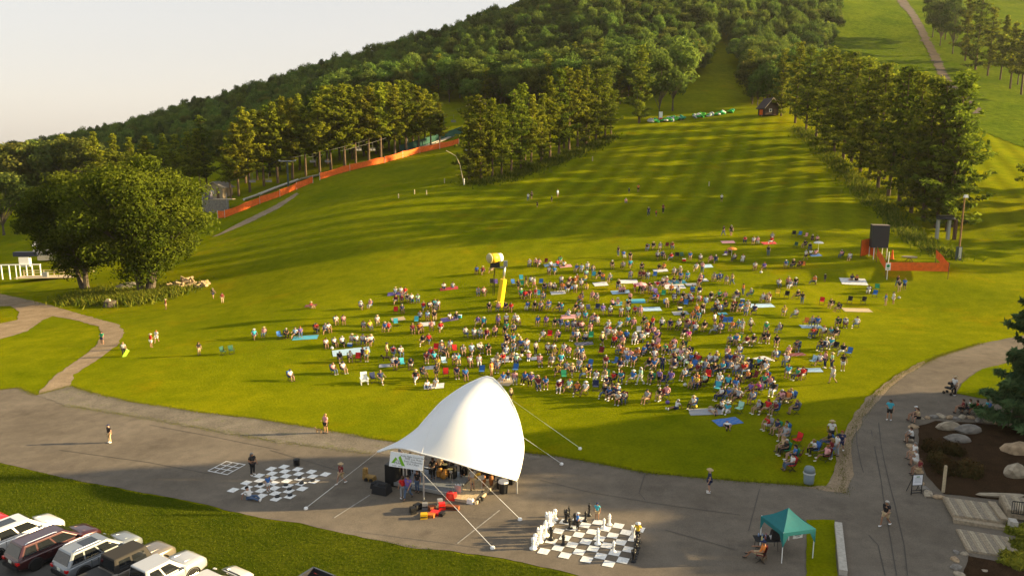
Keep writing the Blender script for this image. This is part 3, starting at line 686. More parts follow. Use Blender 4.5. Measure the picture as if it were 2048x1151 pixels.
for u, v, d in ((806,905,55.2),(812,905,56.0),(1034,962,55.8),(960,790,58.6),(846,912,54.6)):
    top = at_depth(u, v, d); m = MB(); r = Vector(top)-inv
    m.tube([r, (r.x, r.y, gz(top)-inv.z)], 0.06, 7); m.build('mast', M_galv, canopy)
def guy(au, av, top, label):
    a = hit(au, av); t = Vector(top)
    r = thing('guy_rope', label, 'rope', a)
    m = MB(); m.tube([(0, 0, 0.12), tuple(t-a)], 0.009, 5); m.build('rope', M_rope, r)
    m = MB(); q = (t-a)*0.38; m.tube([(0, 0, 0.12), (q.x, q.y, q.z+0.07)], 0.018, 6); m.build('sleeve', M_white, r)
    m = MB(); m.lathe([(0.14, 0), (0.16, 0.07), (0.13, 0.17), (0.05, 0.21)], n=10); m.build('anchor', M_white, r)
guy(612,1018, farE[0], 'white guy rope from the canopy left tip to the anchor near checkers')
guy(985,1097, nearE[7], 'long white guy rope anchored on asphalt in front of the canopy')
guy(1040,1040, nearE[24], 'short guy rope anchored between the stage and giant chess board')
guy(1160,898, farE[20], 'guy rope from the canopy peak to the lawn anchor')
guy(1123,929, farE[32], 'short guy rope from the canopy arch to the gravel anchor')
# painted floor lines on the plaza
M_faded = mat('faded_paint', (0.27, 0.25, 0.22), 0.9, var=0.3, scale=3)
def ground_line(name, pts, w, label, mt=M_faded):
    H = [Vector(p) for p in hits(pts)]; m = MB()
    for a, b in zip(H[:-1], H[1:]):
        t = (b-a); t.z = 0; t.normalize(); n = Vector((-t.y, t.x, 0))*w/2; k = max(1, int((b-a).length/2))
        for i in range(k):
            p = a.lerp(b, i/k); q = a.lerp(b, (i+1)/k)
            c = [p-n, q-n, q+n, p+n]
            m.quad(*[(x.x, x.y, ter(x.x, x.y)+0.052) for x in c])
    return tag(m.build(name, mt), label, None, None, 'structure')
ground_line('road_marking', [(668,1036),(740,990)], 0.12, 'faded white painted line on the asphalt left of the pile of cases')
ground_line('road_marking', [(915,1087),(1000,1020)], 0.10, 'faded white painted line crossing the long guy rope')
M_crack = mat('tar_seam', (0.05, 0.045, 0.04), 0.7)
for pts in ([(120,900),(300,925),(420,948)], [(540,900),(640,930),(700,948)], [(1080,960),(1180,985),(1330,1010),(1480,1030)], [(300,850),(420,872),(560,900)], [(1330,1060),(1420,1085),(1470,1100)], [(1742,860),(1750,900),(1762,960),(1776,1050),(1793,1151)], [(1757,845),(1762,890),(1770,930),(1790,1010),(1808,1090),(1815,1151)], [(1737,1070),(1756,1090),(1770,1151)],
            [(1712,850),(1714,890),(1722,930),(1727,945)], [(1290,948),(1278,985),(1290,1000)], [(1519,978),(1497,1062)]):
    ground_line('road_seam', pts, 0.045, 'dark tar seam in the asphalt', M_crack)
# banner hung at the canopy hem
bl, br = Vector(at_depth(778,931,53.6)), Vector(at_depth(845,941,53.3)); tl, tr = Vector(at_depth(778,901,53.6)), Vector(at_depth(846,912,53.3))
exb = (br-bl).normalized(); ezb = (tl-bl).normalized(); nb_ = exb.cross(ezb).normalized(); ezb = nb_.cross(exb)
if nb_.y > 0: nb_ = -nb_
bw = (br-bl).length; bh = (tl-bl).length
ban = link('banner', None); tag(ban, 'white banner with green mountain logo hung on the canopy hem', 'banner')
ban.matrix_world = Matrix(((exb.x, ezb.x, exb.cross(ezb).x, bl.x), (exb.y, ezb.y, exb.cross(ezb).y, bl.y), (exb.z, ezb.z, exb.cross(ezb).z, bl.z), (0, 0, 0, 1)))
m = MB(); m.box((bw/2, bh/2, 0), (bw, bh, 0.02)); m.build('cloth', mat('banner_cloth', (0.74, 0.77, 0.82), 0.6), ban)
m = MB(); g0 = 0.014
def poly(m, P): m.add([(x*bw, y*bh, g0) for x, y in P], [tuple(range(len(P)))])
poly(m, [(0.055,0.24),(0.13,0.24),(0.225,0.56),(0.165,0.66)]); poly(m, [(0.30,0.80),(0.25,0.66),(0.37,0.14),(0.475,0.14)])
m.build('logo', mat('logo_green', (0.16, 0.42, 0.01), 0.6), ban)
M_ink = mat('ink', (0.03, 0.03, 0.045), 0.7)
def text(parent, s, x, y, size, mt=M_ink, z=0.016, name='lettering', align='CENTER'):
    c = bpy.data.curves.new(name, 'FONT'); c.body = s; c.size = size; c.align_x = align; c.resolution_u = 2; c.materials.append(mt)
    t = bpy.data.objects.new('t', c); COL.objects.link(t); dg = bpy.context.evaluated_depsgraph_get()
    me = bpy.data.meshes.new_from_object(t.evaluated_get(dg)); bpy.data.objects.remove(t)
    return link(name, me, parent, (x, y, z))
for s, y, w in (('Friday Night Concert Series', 0.76, 0.165), ('FREE Live Music', 0.60, 0.185), ('Every Wednesday', 0.43, 0.185), ('5:30-7:30pm', 0.27, 0.18)): text(ban, s, bw*0.70, bh*y, w)
text(ban, 'Visit', bw*0.25, bh*0.40, 0.16); text(ban, 'PEAK', bw*0.25, bh*0.22, 0.22)
text(ban, 'music   series', bw*0.25, bh*0.06, 0.14)
# stage platform, deck boards and gear
stg = thing('stage_platform', 'low band stage of grey decks with a bare wood edge', 'stage', hit(870, 985), YAW)
m = MB(); m.box((-0.9, 1.6, 0.28), (5.0, 3.6, 0.12)); m.build('deck', mat('stage_deck', (0.15, 0.17, 0.20), 0.6, var=0.1), stg)
m = MB(); m.box((-0.9, -0.22, 0.22), (5.0, 0.05, 0.26)); m.build('skirt', M_galv, stg)
for i in range(9):
    m = MB(); m.box((1.72+i*0.22, 1.2, 0.16), (0.21, 3.6, 0.10+0.01*(i % 2))); m.build('board', M_woodl, stg)
m = MB(); m.box((3.72, 1.2, 0.17), (0.10, 3.7, 0.28)); m.build('edge_board', M_woodl, stg)
m = MB(); m.box((2.6, -0.68, 0.15), (2.2, 0.08, 0.26)); m.build('edge_board', M_woodl, stg)
def gear(name, label, cat, u, v, d, builder, rz=YAW, up=None):
    p = hit(u, v); r = thing(name, label, cat, p if up is None else p+Vector((0, 0, up)), rz); builder(r); return r
def speaker_cab(w, dpt, h):
    def f(r):
        m = MB(); m.box((0, 0, h/2), (w, dpt, h)); m.build('cabinet', M_black, r)
        m = MB(); m.box((0, dpt/2+0.012, h/2), (w*0.88, 0.02, h*0.9)); m.build('grille', M_dk, r)
        m = MB(); m.lathe([(w*0.3, 0), (w*0.34, 0.02), (w*0.1, 0.03)], (0, 0, 0), 12)
        o = m.build('cone', M_grey, r); o.rotation_euler = (-math.pi/2, 0, 0); o.location = (0, dpt/2+0.022, h*0.45)
    return f
def dark_cover(w, dpt, h):
    def f(r):
        m = MB(); m.box((0, 0, h*0.4), (w, dpt, h*0.8), taper=0.85); m.build('cover', M_dk, r)
        m = MB(); m.box((w*0.1, 0, h*0.9), (w*0.6, dpt*0.6, h*0.2), taper=0.7); m.build('hood', M_dk, r)
    return f
gear('speaker_stack', 'black covered speaker stack at the left end of the stage', 'speaker', 786, 968, 0, speaker_cab(0.9, 0.8, 1.7))
gear('covered_gear', 'black covered equipment heap beside the speaker stack', 'equipment', 764, 985, 0, dark_cover(1.3, 0.9, 0.8))
gear('covered_gear', 'low black bag at the left foot of the canopy', 'equipment', 755, 975, 0, dark_cover(0.9, 0.7, 0.55))
gear('amplifier', 'black guitar amplifier at the back of the deck', 'amplifier', 868, 955, 0, speaker_cab(0.7, 0.4, 0.75), up=0.34)
gear('amplifier', 'black amplifier near the drum kit', 'amplifier', 905, 962, 0, speaker_cab(0.6, 0.4, 0.9), up=0.34)
gear('speaker', 'black loudspeaker at the right end of the stage', 'speaker', 1020, 965, 0, speaker_cab(0.7, 0.7, 1.5))
gear('speaker', 'black box speaker beside the trash bags at the stage right', 'speaker', 1004, 975, 0, speaker_cab(0.6, 0.6, 0.8))
def drum_kit(r):
    def drum(c, rad, h, rot, mt):
        m = MB(); m.lathe([(rad, 0), (rad*1.03, 0.02), (rad, 0.04), (rad, h-0.04), (rad*1.03, h-0.02), (rad, h)], n=14)
        o = m.build('drum', mt, r, True); o.location = c; o.rotation_euler = rot
    ds = mat('drum_shell', (0.42, 0.20, 0.04), 0.3)
    drum((0, 0, 0.28), 0.28, 0.4, (math.pi/2, 0, 0), ds); drum((-0.25, 0.1, 0.65), 0.16, 0.22, (0.3, 0, 0), ds); drum((0.22, 0.1, 0.65), 0.17, 0.24, (0.3, 0, 0), ds)
    drum((0.5, -0.3, 0.05), 0.2, 0.42, (0, 0, 0), ds); drum((-0.5, -0.4, 0.5), 0.18, 0.14, (0, 0, 0), M_chrome)
    for c in ((-0.75, 0.2, 1.05), (0.8, 0.15, 1.15), (0.1, -0.5, 1.0)):
        m = MB(); m.lathe([(0.22, 0), (0.05, 0.03), (0.02, 0.05)], c, 12); m.build('cymbal', mat('brass', (0.6, 0.42, 0.12), 0.3, 0.9), r)
        m = MB(); m.tube([(c[0], c[1], 0), c], 0.015, 5); m.build('stand', M_chrome, r)
gear('drum_kit', 'drum kit with orange-brown shells in the middle of the stage', 'drums', 886, 966, 0, drum_kit, YAW+math.pi, 0.34)
def congas(r):
    for i, x in enumerate((-0.28, 0.28)):
        m = MB(); m.lathe([(0.12, 0), (0.17, 0.35), (0.16, 0.72), (0.15, 0.75)], (x, 0, 0), 12); m.build('drum', mat('conga', (0.30, 0.12, 0.04), 0.4), r, True)
gear('conga_drums', 'pair of white-headed hand drums at the right of the stage', 'drums', 975, 975, 0, congas, 0, 0.2)
def mic(r):
    m = MB(); m.lathe([(0.14, 0), (0.13, 0.02), (0.02, 0.03)], n=10); m.build('base', M_black, r)
    m = MB(); m.tube([(0, 0, 0.02), (0, 0, 1.35), (0.25, 0.0, 1.55)], 0.014, 5); m.build('boom', M_grey, r)
    m = MB(); m.ball((0.27, 0, 1.57), 0.04); m.build('head', M_black, r)
for i, (u, v, w) in enumerate([(838,975,'left of the singer'),(872,985,'at the deck front'),(905,990,'by the silver bag'),(945,975,'beside the guitarist'),(965,990,'at the wood edge')]):
    gear('microphone_stand', 'thin microphone stand %s' % w, 'microphone', u, v, 0, mic, i*1.3, 0.3)
def sheet_stand(r):
    for a in range(3): m = MB(); m.tube([(0.3*math.cos(a*2.1), 0.3*math.sin(a*2.1), 0), (0, 0, 0.3), (0, 0, 0.9)], 0.014, 4); m.build('leg', M_galv, r)
    m = MB(); m.box((0, 0.03, 1.0), (0.5, 0.03, 0.32)); m.build('desk', M_galv, r)
gear('music_stand', 'silver tripod stand on the bare wood deck', 'stand', 963, 985, 0, sheet_stand, 0.4, 0.2)
def bag(mt, w, d, h):
    def f(r):
        m = MB(); m.box((0, 0, h*0.45), (w, d, h*0.9), taper=0.82); m.build('body', mt, r)
        m = MB(); m.tube([(-w*0.25, 0, h*0.88), (-w*0.15, 0, h*1.1), (w*0.15, 0, h*1.1), (w*0.25, 0, h*0.88)], 0.02, 4); m.build('handle', M_black, r)
    return f
gear('gear_bag', 'silver grey bag standing at the stage edge', 'bag', 917, 987, 0, bag(M_galv, 0.6, 0.35, 0.8))
gear('red_bag', 'red bag under the long guy rope at the stage front', 'bag', 903, 998, 0, bag(M_red, 0.75, 0.5, 0.6))
gear('cooler', 'small white and red cooler at the wood stage corner', 'cooler', 941, 1006, 0, bag(mat('cooler_white', (0.75, 0.7, 0.68), 0.5), 0.5, 0.35, 0.4))
for i, (u, v) in enumerate([(950,1003),(957,1004),(963,1000)]):
    gear('cable_bag', 'small dark cable bag by the wood edge, %s from the left' % ORD[i], 'bag', u, v, 0, bag(M_black if i else mat('tan_bag', (0.35, 0.24, 0.14), 0.8), 0.35, 0.25, 0.28))
def trash(r):
    m = MB(); m.lathe([(0.30, 0), (0.36, 0.85)], n=12); m.build('bin', M_black, r)
    m = MB(); m.lathe([(0.40, 0.84), (0.41, 0.9), (0.36, 0.98), (0.05, 1.0)], n=12); m.build('bag', mat('clear_bag', (0.6, 0.6, 0.6), 0.3), r)
gear('trash_bin', 'dark bin with a pale bag at the right end of the stage', 'bin', 1007, 985, 0, trash)
# heap of instrument cases in front of the stage
def case(mt, w, d, h, rx=0.0):
    def f(r):
        m = MB(); m.box((0, 0, h/2), (w, d, h), taper=0.94); o = m.build('shell', mt, r); 
        m = MB(); m.box((0, -d/2-0.012, h*0.5), (w*0.9, 0.02, 0.05)); m.build('seam', M_black, r)
        m = MB(); m.tube([(-0.12, -d/2, h*0.6), (-0.1, -d/2-0.06, h*0.6), (0.1, -d/2-0.06, h*0.6), (0.12, -d/2, h*0.6)], 0.02, 5); m.build('handle', M_black, r)
    return f
M_casey = mat('case_yellow', (0.62, 0.36, 0.01), 0.5); M_caseo = mat('case_orange', (0.45, 0.13, 0.02), 0.5); M_caseb = mat('case_brown', (0.20, 0.055, 0.018), 0.6)
for u, v, mt, w, d, h, rz, lb in [(848,1036,M_casey,0.62,0.5,0.45,0.1,'yellow instrument case at the front of the pile of cases'),(862,1033,M_caseo,0.7,0.5,0.3,-0.3,'orange-brown case beside the yellow one'),
   (872,1028,M_red,1.0,0.6,0.28,-0.35,'flat red case lying in the pile'),(905,1018,M_caseb,1.25,0.45,0.35,-0.25,'long reddish brown case at the right of the pile'),
   (884,1018,M_red,0.6,0.5,0.6,0.2,'upright red case at the back of the pile'),(826,1026,M_black,0.5,0.6,0.55,0.4,'black case at the left end of the pile'),
   (835,1018,M_black,0.7,0.5,0.5,0.9,'black case behind the yellow one'),(850,1018,mat('case_grey', (0.2, 0.2, 0.21), 0.6),0.5,0.4,0.6,0.1,'grey case in the middle of the pile'),
   (880,1008,M_galv,0.5,0.35,0.5,0.3,'silver case topping the back of the pile'),(864,1020,M_caseb,0.6,0.5,0.4,0.6,'dark red case in the middle of the pile'),(884,1030,M_black,0.6,0.4,0.3,1.2,'black case right of the flat red one')]:
    gear('instrument_case', lb, 'case', u, v, 0, case(mt, w*.8, d*.8, h*.85), rz)
def hay(r):
    m = MB(); m.box((0, 0, 0.45), (0.35, 0.35, 0.9), taper=0.8); m.build('sack', mat('straw', (0.26, 0.16, 0.05), 0.9, var=0.3), r)
    m = MB(); m.box((0.5, -0.1, 0.2), (0.9, 0.5, 0.4), taper=0.9); m.build('bale', mat('straw', (0.26, 0.16, 0.05), 0.9), r)
    for x in (0.3, 0.75):
        m = MB(); m.lathe([(0.15, -0.05), (0.15, 0.05)], n=12); o = m.build('wheel', M_black, r); o.rotation_euler = (math.pi/2, 0, 0); o.location = (x, -0.4, 0.15)
gear('hand_cart', 'small straw-coloured hand cart left of the stage', 'cart', 731, 957, 0, hay)
# ------------------------------------------------------------------ painted game boards
def board(name, label, O, X7, Y7, n0):
    o, ax, ay = Vector(O), (Vector(X7)-Vector(O)), (Vector(Y7)-Vector(O))
    r = thing(name, label, 'game board', o)
    for i in range(8):
        for j in range(8):
            if (i+j) % 2: continue
            g = 0.015
            c = [o+ax*(i+a)+ay*(j+b) for a, b in ((g, g), (1-g, g), (1-g, 1-g), (g, 1-g))]
            m = MB(); m.quad(*[(p.x-o.x, p.y-o.y, ter(p.x, p.y)+0.055-o.z) for p in c]); m.build('square', M_line, r)
    return o, ax, ay
def hv(u, v): return Vector(hits([(u, v)])[0])
O = hv(1073.4, 1106.1); A7 = hv(1225.6, 1135.7); B7 = hv(1124.1, 1037.5)
ax = (A7-O)/7; ay = Vector((-ax.y, ax.x, 0)).normalized()*ax.length; 
board('chess_board', 'giant chess board of white squares painted on the asphalt', O, O+ax, O+(B7-O)/7, 0)
O2 = hv(452.6, 982.7); A2 = (hv(553.1, 1003.5)-O2)/7; B2 = (hv(661.8, 946.8)-hv(579.1, 998.7))/7
board('checkers_board', 'giant checkers board painted on asphalt in the canopy shade', O2, O2+A2, O2+B2, 0)
M_pw = mat('white_piece', (0.82, 0.81, 0.78), 0.35); M_pb = mat('black_piece', (0.012, 0.012, 0.013), 0.35)
PROF = {'pawn': [(.30,0),(.31,.06),(.24,.12),(.13,.2),(.10,.5),(.17,.58),(.09,.62),(.17,.72),(.19,.82),(.14,.94),(.03,1)],
 'bishop': [(.24,0),(.25,.05),(.19,.1),(.10,.18),(.08,.5),(.14,.58),(.07,.62),(.12,.7),(.13,.8),(.07,.92),(.04,.95),(.04,1)],
 'rook': [(.27,0),(.28,.06),(.21,.12),(.14,.2),(.12,.6),(.19,.68),(.2,.8),(.21,.82),(.21,1),(.14,1.0)],
 'king': [(.21,0),(.22,.05),(.17,.1),(.09,.18),(.07,.52),(.13,.6),(.06,.64),(.09,.72),(.13,.84),(.07,.9),(.03,.92),(.03,1)]}
PM = {}
def piece(kind, white, u, v, vt, label, grp=None):
    p = hv(u, v); h = (v-vt)/pxm(p)/0.97
    key = (kind, white)
    if key not in PM:
        m = MB(); m.lathe(PROF[kind], n=14)
        if kind == 'king': m.box((0, 0, 1.02), (0.14, 0.04, 0.04)); m.box((0, 0, 1.02), (0.045, 0.045, 0.12))
        if kind == 'rook':
            for a in range(5): m.box((0.17*math.cos(a*1.257), 0.17*math.sin(a*1.257), 1.04), (0.09, 0.09, 0.09), rz=a*1.257)
        PM[key] = m.mesh('chess_piece', M_pw if white else M_pb, True)
    o = link('chess_piece', PM[key], None, p+Vector((0, 0, 0.03)), 0, h); tag(o, label, 'chess piece', grp)
zc = lambda x, y: (1060+x/8.192, 1010+y/8.192)
for i, (x, y, t, k) in enumerate([(52,715,515,'pawn'),(85,655,455,'pawn'),(158,605,385,'rook'),(203,548,350,'rook'),(253,500,232,'bishop'),(297,370,135,'rook'),(340,325,112,'king'),(382,295,100,'bishop'),(408,240,55,'pawn')]):
    u, v = zc(x, y); piece(k, True, u, v, zc(0, t)[1], 'white chess %s in the row beside the board, %s from the near end' % (k, ORD[i]), 'white pieces beside the board')
for x, y, t, k, lb in [(1110,640,378,'king','tall white chess king in the middle of the board'),(1210,385,205,'bishop','white chess bishop on the far half of the board'),(1300,325,130,'bishop','white chess bishop behind the far bishop, near the board edge'),(1368,765,570,'bishop','white chess bishop on the right half of the board'),(1692,525,345,'rook','white chess rook held by the child in yellow')]:
    u, v = zc(x, y); piece(k, True, u, v, zc(0, t)[1], lb)
for x, y, t, k, lb in [(345,565,345,'pawn','black chess pawn on the left corner of the board'),(545,655,475,'pawn','black chess pawn on the second row from the near left'),(650,382,205,'pawn','black chess pawn in front of the child in the blue shirt'),(590,278,88,'rook','black chess rook at the far left corner of the board'),(638,183,12,'king','tall black chess king behind the far left rook'),(735,298,122,'pawn','black chess pawn behind the child in the blue shirt'),(910,262,88,'bishop','black chess bishop at the far edge between the two children'),(970,172,-35,'king','tall black chess piece standing beyond the far board edge')]:
    u, v = zc(x, y); piece(k, False, u, v, zc(0, t)[1], lb)
for i in range(8):
    u, v = zc(1690+i*12, 925-i*46); piece(['rook','pawn','bishop','pawn','rook','pawn','bishop','pawn'][i], False, u, v, v-22, 'black chess piece lined up on the right board edge, %s from the near end' % ORD[i], 'black pieces at the right board edge')
m = MB(); m.lathe([(0.17, 0), (0.19, 0.03), (0.19, 0.09), (0.17, 0.12), (0.12, 0.12), (0.11, 0.10)], n=14); ck = m.mesh('checker', M_pb, True)
for i, (x, y) in enumerate([(885,508),(1130,690),(1257,518),(1308,580),(1318,668),(1460,413),(1485,492),(1650,455)]):
    p = hv(400+x/7.314, 900+y/7.314); tag(link('checker_disc', ck, None, p+Vector((0, 0, 0.05))), 'black checkers disc on the board, %s from the left' % ORD[i], 'checker', 'checkers discs')
tt = [hv(400+x/7.314, 900+y/7.314) for x, y in ((118,305),(398,360),(662,215),(385,168))]
r = thing('painted_grid', 'white three by three grid painted on the asphalt', 'game board', tt[0])
for k in range(4):
    for a, b in ((tt[0].lerp(tt[1], k/3), tt[3].lerp(tt[2], k/3)), (tt[0].lerp(tt[3], k/3), tt[1].lerp(tt[2], k/3))):
        t = (b-a).normalized(); n = Vector((-t.y, t.x, 0))*0.045; a2 = a-t*0.045; b2 = b+t*0.045
        m = MB(); m.quad(*[(p.x-tt[0].x, p.y-tt[0].y, ter(p.x, p.y)+0.052+0.003*(k % 2)-tt[0].z) for p in (a2-n, b2-n, b2+n, a2+n)]); m.build('line', M_line, r)
m = MB(); m.lathe([(0.22, 0), (0.24, 0.02), (0.26, 0.48), (0.28, 0.5), (0.27, 0.56), (0.05, 0.6)], n=12)
tag(m.build('bucket', M_black, None, True, loc=hv(593.5, 930)), 'black lidded bucket behind the checkers board', 'bucket')
# ------------------------------------------------------------------ parked vehicles
M_glass = mat('car_glass', (0.012, 0.014, 0.016), 0.06, 0.0, spec=0.8)
M_tyre = mat('tyre', (0.012, 0.012, 0.012), 0.85); M_rim = mat('alloy_rim', (0.6, 0.6, 0.6), 0.25, 0.9)
M_tail = mat('tail_lamp', (0.5, 0.01, 0.01), 0.15, spec=0.6); M_head = mat('head_lamp', (0.75, 0.75, 0.72), 0.1, spec=0.8)
M_plate = mat('number_plate', (0.7, 0.7, 0.6), 0.5)
def paint(name, c): return mat('paint_'+name, c, 0.28, 0.35, coat=0.9, spec=0.5)
WHEEL = {}
def wheel_mesh(R):
    if R in WHEEL: return WHEEL[R]
    m = MB(); m.lathe([(R*0.62, -0.12), (R*0.95, -0.12), (R, -0.07), (R, 0.07), (R*0.95, 0.12), (R*0.62, 0.12)], n=20); t = m.mesh('tyre', M_tyre, True)
    m = MB(); m.lathe([(R*0.62, -0.05), (R*0.63, 0.10), (R*0.56, 0.115), (R*0.54, 0.06), (R*0.16, 0.07), (R*0.14, 0.10), (0.02, 0.105)], n=20)
    for k in range(6):
        a = k*math.pi/3; m.box((math.cos(a)*R*0.34, math.sin(a)*R*0.34, 0.085), (R*0.46, 0.06, 0.03), rz=a)
    WHEEL[R] = (t, m.mesh('rim', M_rim)); return WHEEL[R]
def car(name, label, front, heading, pm, L, W, H, belt, hood, roof, kind='suv', R=0.37, sunroof=False, rails=False, cover=None, badge=None):
    """x forward from the rear; roof = (base front x, top front x, top rear x, base rear x); hood = height of bonnet front / back"""
    fwd = Vector((math.cos(heading), math.sin(heading), 0)); base = Vector(front)-fwd*L; base.z = ter(base.x, base.y)+0.03
    r = thing(name, label, 'car' if kind != 'pickup' else 'pickup truck', base, heading, 'vehicles parked nose to the grass bank')
    w = W/2; xf, xtf, xtr, xr = roof
    # lower body as a loft of rounded sections
    st = []
    for i in range(25):
        x = L*i/24
        e = min(1, x/(0.09*L)); g = min(1, (L-x)/(0.16*L))
        ww = w*(0.90+0.10*math.sin(e*math.pi/2))*(0.86+0.14*math.sin(g*math.pi/2))
        zb = 0.30 + 0.14*(1-math.sin(e*math.pi/2)) + 0.10*(1-math.sin(g*math.pi/2))
        if x > xf: f = (x-xf)/(L-xf); top = hood[1]*(1-f)+hood[0]*f; top = top - 0.10*max(0, (f-0.80)/0.20)**2
        elif x < xr: f = x/max(0.01, xr); top = belt*(0.93+0.07*f) if kind != 'pickup' else belt
        else: top = belt
        if i in (0, 24): top -= 0.05
        st.append((x, ww, zb, top))
    V = []; sec = 13
    for x, ww, zb, top in st:
        half = [(0.0, zb), (0.82, zb), (0.96, zb+0.08), (1.0, zb+0.28), (0.985, top-0.16), (0.93, top-0.03), (0.6, top+0.012)]
        ring = [(-a*ww, z) for a, z in half[:0:-1]] + [(a*ww, z) for a, z in half]
        V += [(x, y, z) for y, z in ring]
    ns = len(V)//len(st); F = []
    for i in range(len(st)-1):
        for k in range(ns):
            F.append((i*ns+k, (i+1)*ns+k, (i+1)*ns+(k+1) % ns, i*ns+(k+1) % ns))
    F.append(tuple(range(ns))); F.append(tuple((len(st)-1)*ns+k for k in range(ns))[::-1])
    m = MB(); m.add(V, F); m.build('body', pm, r, True)
    # cabin
    y0, y1 = w*0.93, w*0.76
    lo = [(xf, y0*0.92), (xf-0.25, y0), (xr+0.15, y0), (xr, y0*0.94)]; hi = [(xtf, y1*0.92), (xtf-0.2, y1), (xtr+0.1, y1), (xtr, y1*0.94)]
    def ringpts(s, z): return [(x, y, z) for x, y in s]+[(x, -y, z) for x, y in s[::-1]]
    m = MB(); A = ringpts(lo, belt-0.05); B = ringpts(hi, H-0.04); C = [(x*0.985+0.012*(xtf+xtr), y*0.9, H) for x, y, _ in B]
    m.add(A+B+C, [(k, (k+1) % 8, 8+(k+1) % 8, 8+k) for k in range(8)]+[(8+k, 8+(k+1) % 8, 16+(k+1) % 8, 16+k) for k in range(8)]+[tuple(16+k for k in range(8))])
    # flip so normals face out
    m.f = [f[::-1] for f in m.f]; cb_ = m.build('cabin', cover or pm, r); bv = cb_.modifiers.new('edge', 'BEVEL'); bv.width = 0.07; bv.segments = 3; bv.limit_method = 'ANGLE'; bv.angle_limit = 0.3
    def P(side, fx, fz, off=0.012):   # point on the side of the cabin, fx 0..1 rear to front
        xb = xr+0.15+(xf-0.25-xr-0.15)*fx; xt = xtr+0.1+(xtf-0.2-xtr-0.1)*fx
        x = xb*(1-fz)+xt*fz; y = (y0*(1-fz)+y1*fz)+off; z = (belt-0.05)*(1-fz)+(H-0.04)*fz
        return (x, side*y, z)
    nw = {'suv': [(0.03, 0.27), (0.30, 0.60), (0.63, 0.97)], 'sedan': [(0.10, 0.46), (0.50, 0.96)], 'pickup': [(0.06, 0.46), (0.52, 0.96)]}[kind]
    for s in (-1, 1):
        for a, b in nw:
            q = [P(s, a, 0.16), P(s, b, 0.16), P(s, min(b, 0.97), 0.86), P(s, a+0.02, 0.86)]
            if s > 0: q = q[::-1]
            m = MB(); m.quad(*q); m.build('window', M_glass, r)
        m = MB(); m.box((xf-0.35, s*(w+0.10), belt+0.06), (0.14, 0.22, 0.16)); m.build('mirror', pm, r)
    def glass(xb, xt, f0, f1, sgn):
        d = 0.014*sgn
        q = []
        for fz in (f0, f1):
            x = xb*(1-fz)+xt*fz+d; y = (y0*0.88*(1-fz)+y1*0.88*fz); z = (belt-0.05)*(1-fz)+(H-0.04)*fz+0.008
            q.append((x, y, z))
        (xa, ya, za), (xc, yc, zc_) = q
        pts = [(xa, -ya, za), (xa, ya, za), (xc, yc, zc_), (xc, -yc, zc_)]
        m = MB(); m.quad(*(pts if sgn > 0 else pts[::-1])); return m
    glass(xf, xtf, 0.12, 0.94, 1).build('windshield', M_glass, r); glass(xr, xtr, 0.15, 0.92, -1).build('rear_window', M_glass, r)
    if sunroof:
        m = MB(); xm = xtf-0.25; m.box(((xm+xtr)/2+0.35, 0, H+0.004), ((xm-xtr)*0.45, W*0.42, 0.008)); m.build('sunroof', M_glass, r)
    if rails:
        for s in (-1, 1): m = MB(); m.tube([(xtr+0.2, s*y1*0.86, H+0.0), (xtr+0.35, s*y1*0.86, H+0.06), (xtf-0.6, s*y1*0.86, H+0.06), (xtf-0.45, s*y1*0.86, H)], 0.022, 5); m.build('roof_rail', M_chrome, r)
    # wheels and arches
    t, rm = wheel_mesh(R)
    for x in (L*0.19, L*0.815):
        for s in (-1, 1):
            e = link('wheel', None, r, (x, s*(w-0.10), R)); e.rotation_euler = (-s*math.pi/2, 0, 0)
            link('tyre', t, e); link('rim', rm, e)
            m = MB(); arc = [(x+math.cos(a)*(R+0.05), s*(w-0.01), R+math.sin(a)*(R+0.05)) for a in np.linspace(-0.2, math.pi+0.2, 13)]
            m.tube(arc, 0.045, 5); m.build('wheel_arch', M_black if kind != 'sedan' else pm, r)
            m = MB(); m.add([(x, s*(w-0.03+0.015), R)]+[(x+math.cos(a)*(R+0.05), s*(w-0.015), R+math.sin(a)*(R+0.05)) for a in np.linspace(-0.25, math.pi+0.25, 13)], [(0, k, k+1) if s < 0 else (0, k+1, k) for k in range(1, 13)]); m.build('wheel_well', M_dk, r)
    for s in (-1, 1):
        m = MB(); m.box((L-0.13, s*w*0.60, hood[0]-0.36), (0.20, w*0.34, 0.13)); m.build('headlight', M_head, r)
        m = MB(); m.box((0.03, s*w*0.80, belt-0.22), (0.16, w*0.24 if kind != 'pickup' else w*0.14, 0.16 if kind != 'pickup' else 0.34)); m.build('tail_light', M_tail, r)
    for s in (-0.45, 0.45):
        m = MB(); m.tube([(xf+0.1, s*w*1.1, hood[1]+0.006), (L-0.35, s*w*0.95, hood[0]-0.0)], 0.018, 5); m.build('hood_crease', pm, r)
    m = MB(); m.box((xf+0.03, 0, belt+0.0), (0.12, W*0.72, 0.03)); m.build('cowl', M_black, r)
    m = MB(); m.box((L-0.02, 0, hood[0]-0.28), (0.10, w*0.9, 0.2)); m.build('grille', M_black, r)
    m = MB(); m.box((-0.02, 0, 0.50), (0.14, W*0.86, 0.24)); m.build('rear_bumper', M_black if kind != 'pickup' else M_chrome, r)
    m = MB(); m.box((L-0.03, 0, 0.48), (0.14, W*0.8, 0.2)); m.build('front_bumper', M_black, r)
    m = MB(); m.box((-0.012 if kind != 'suv' else 0.0, 0, belt-0.25), (0.08, 0.32, 0.16)); m.build('number_plate', M_plate, r)
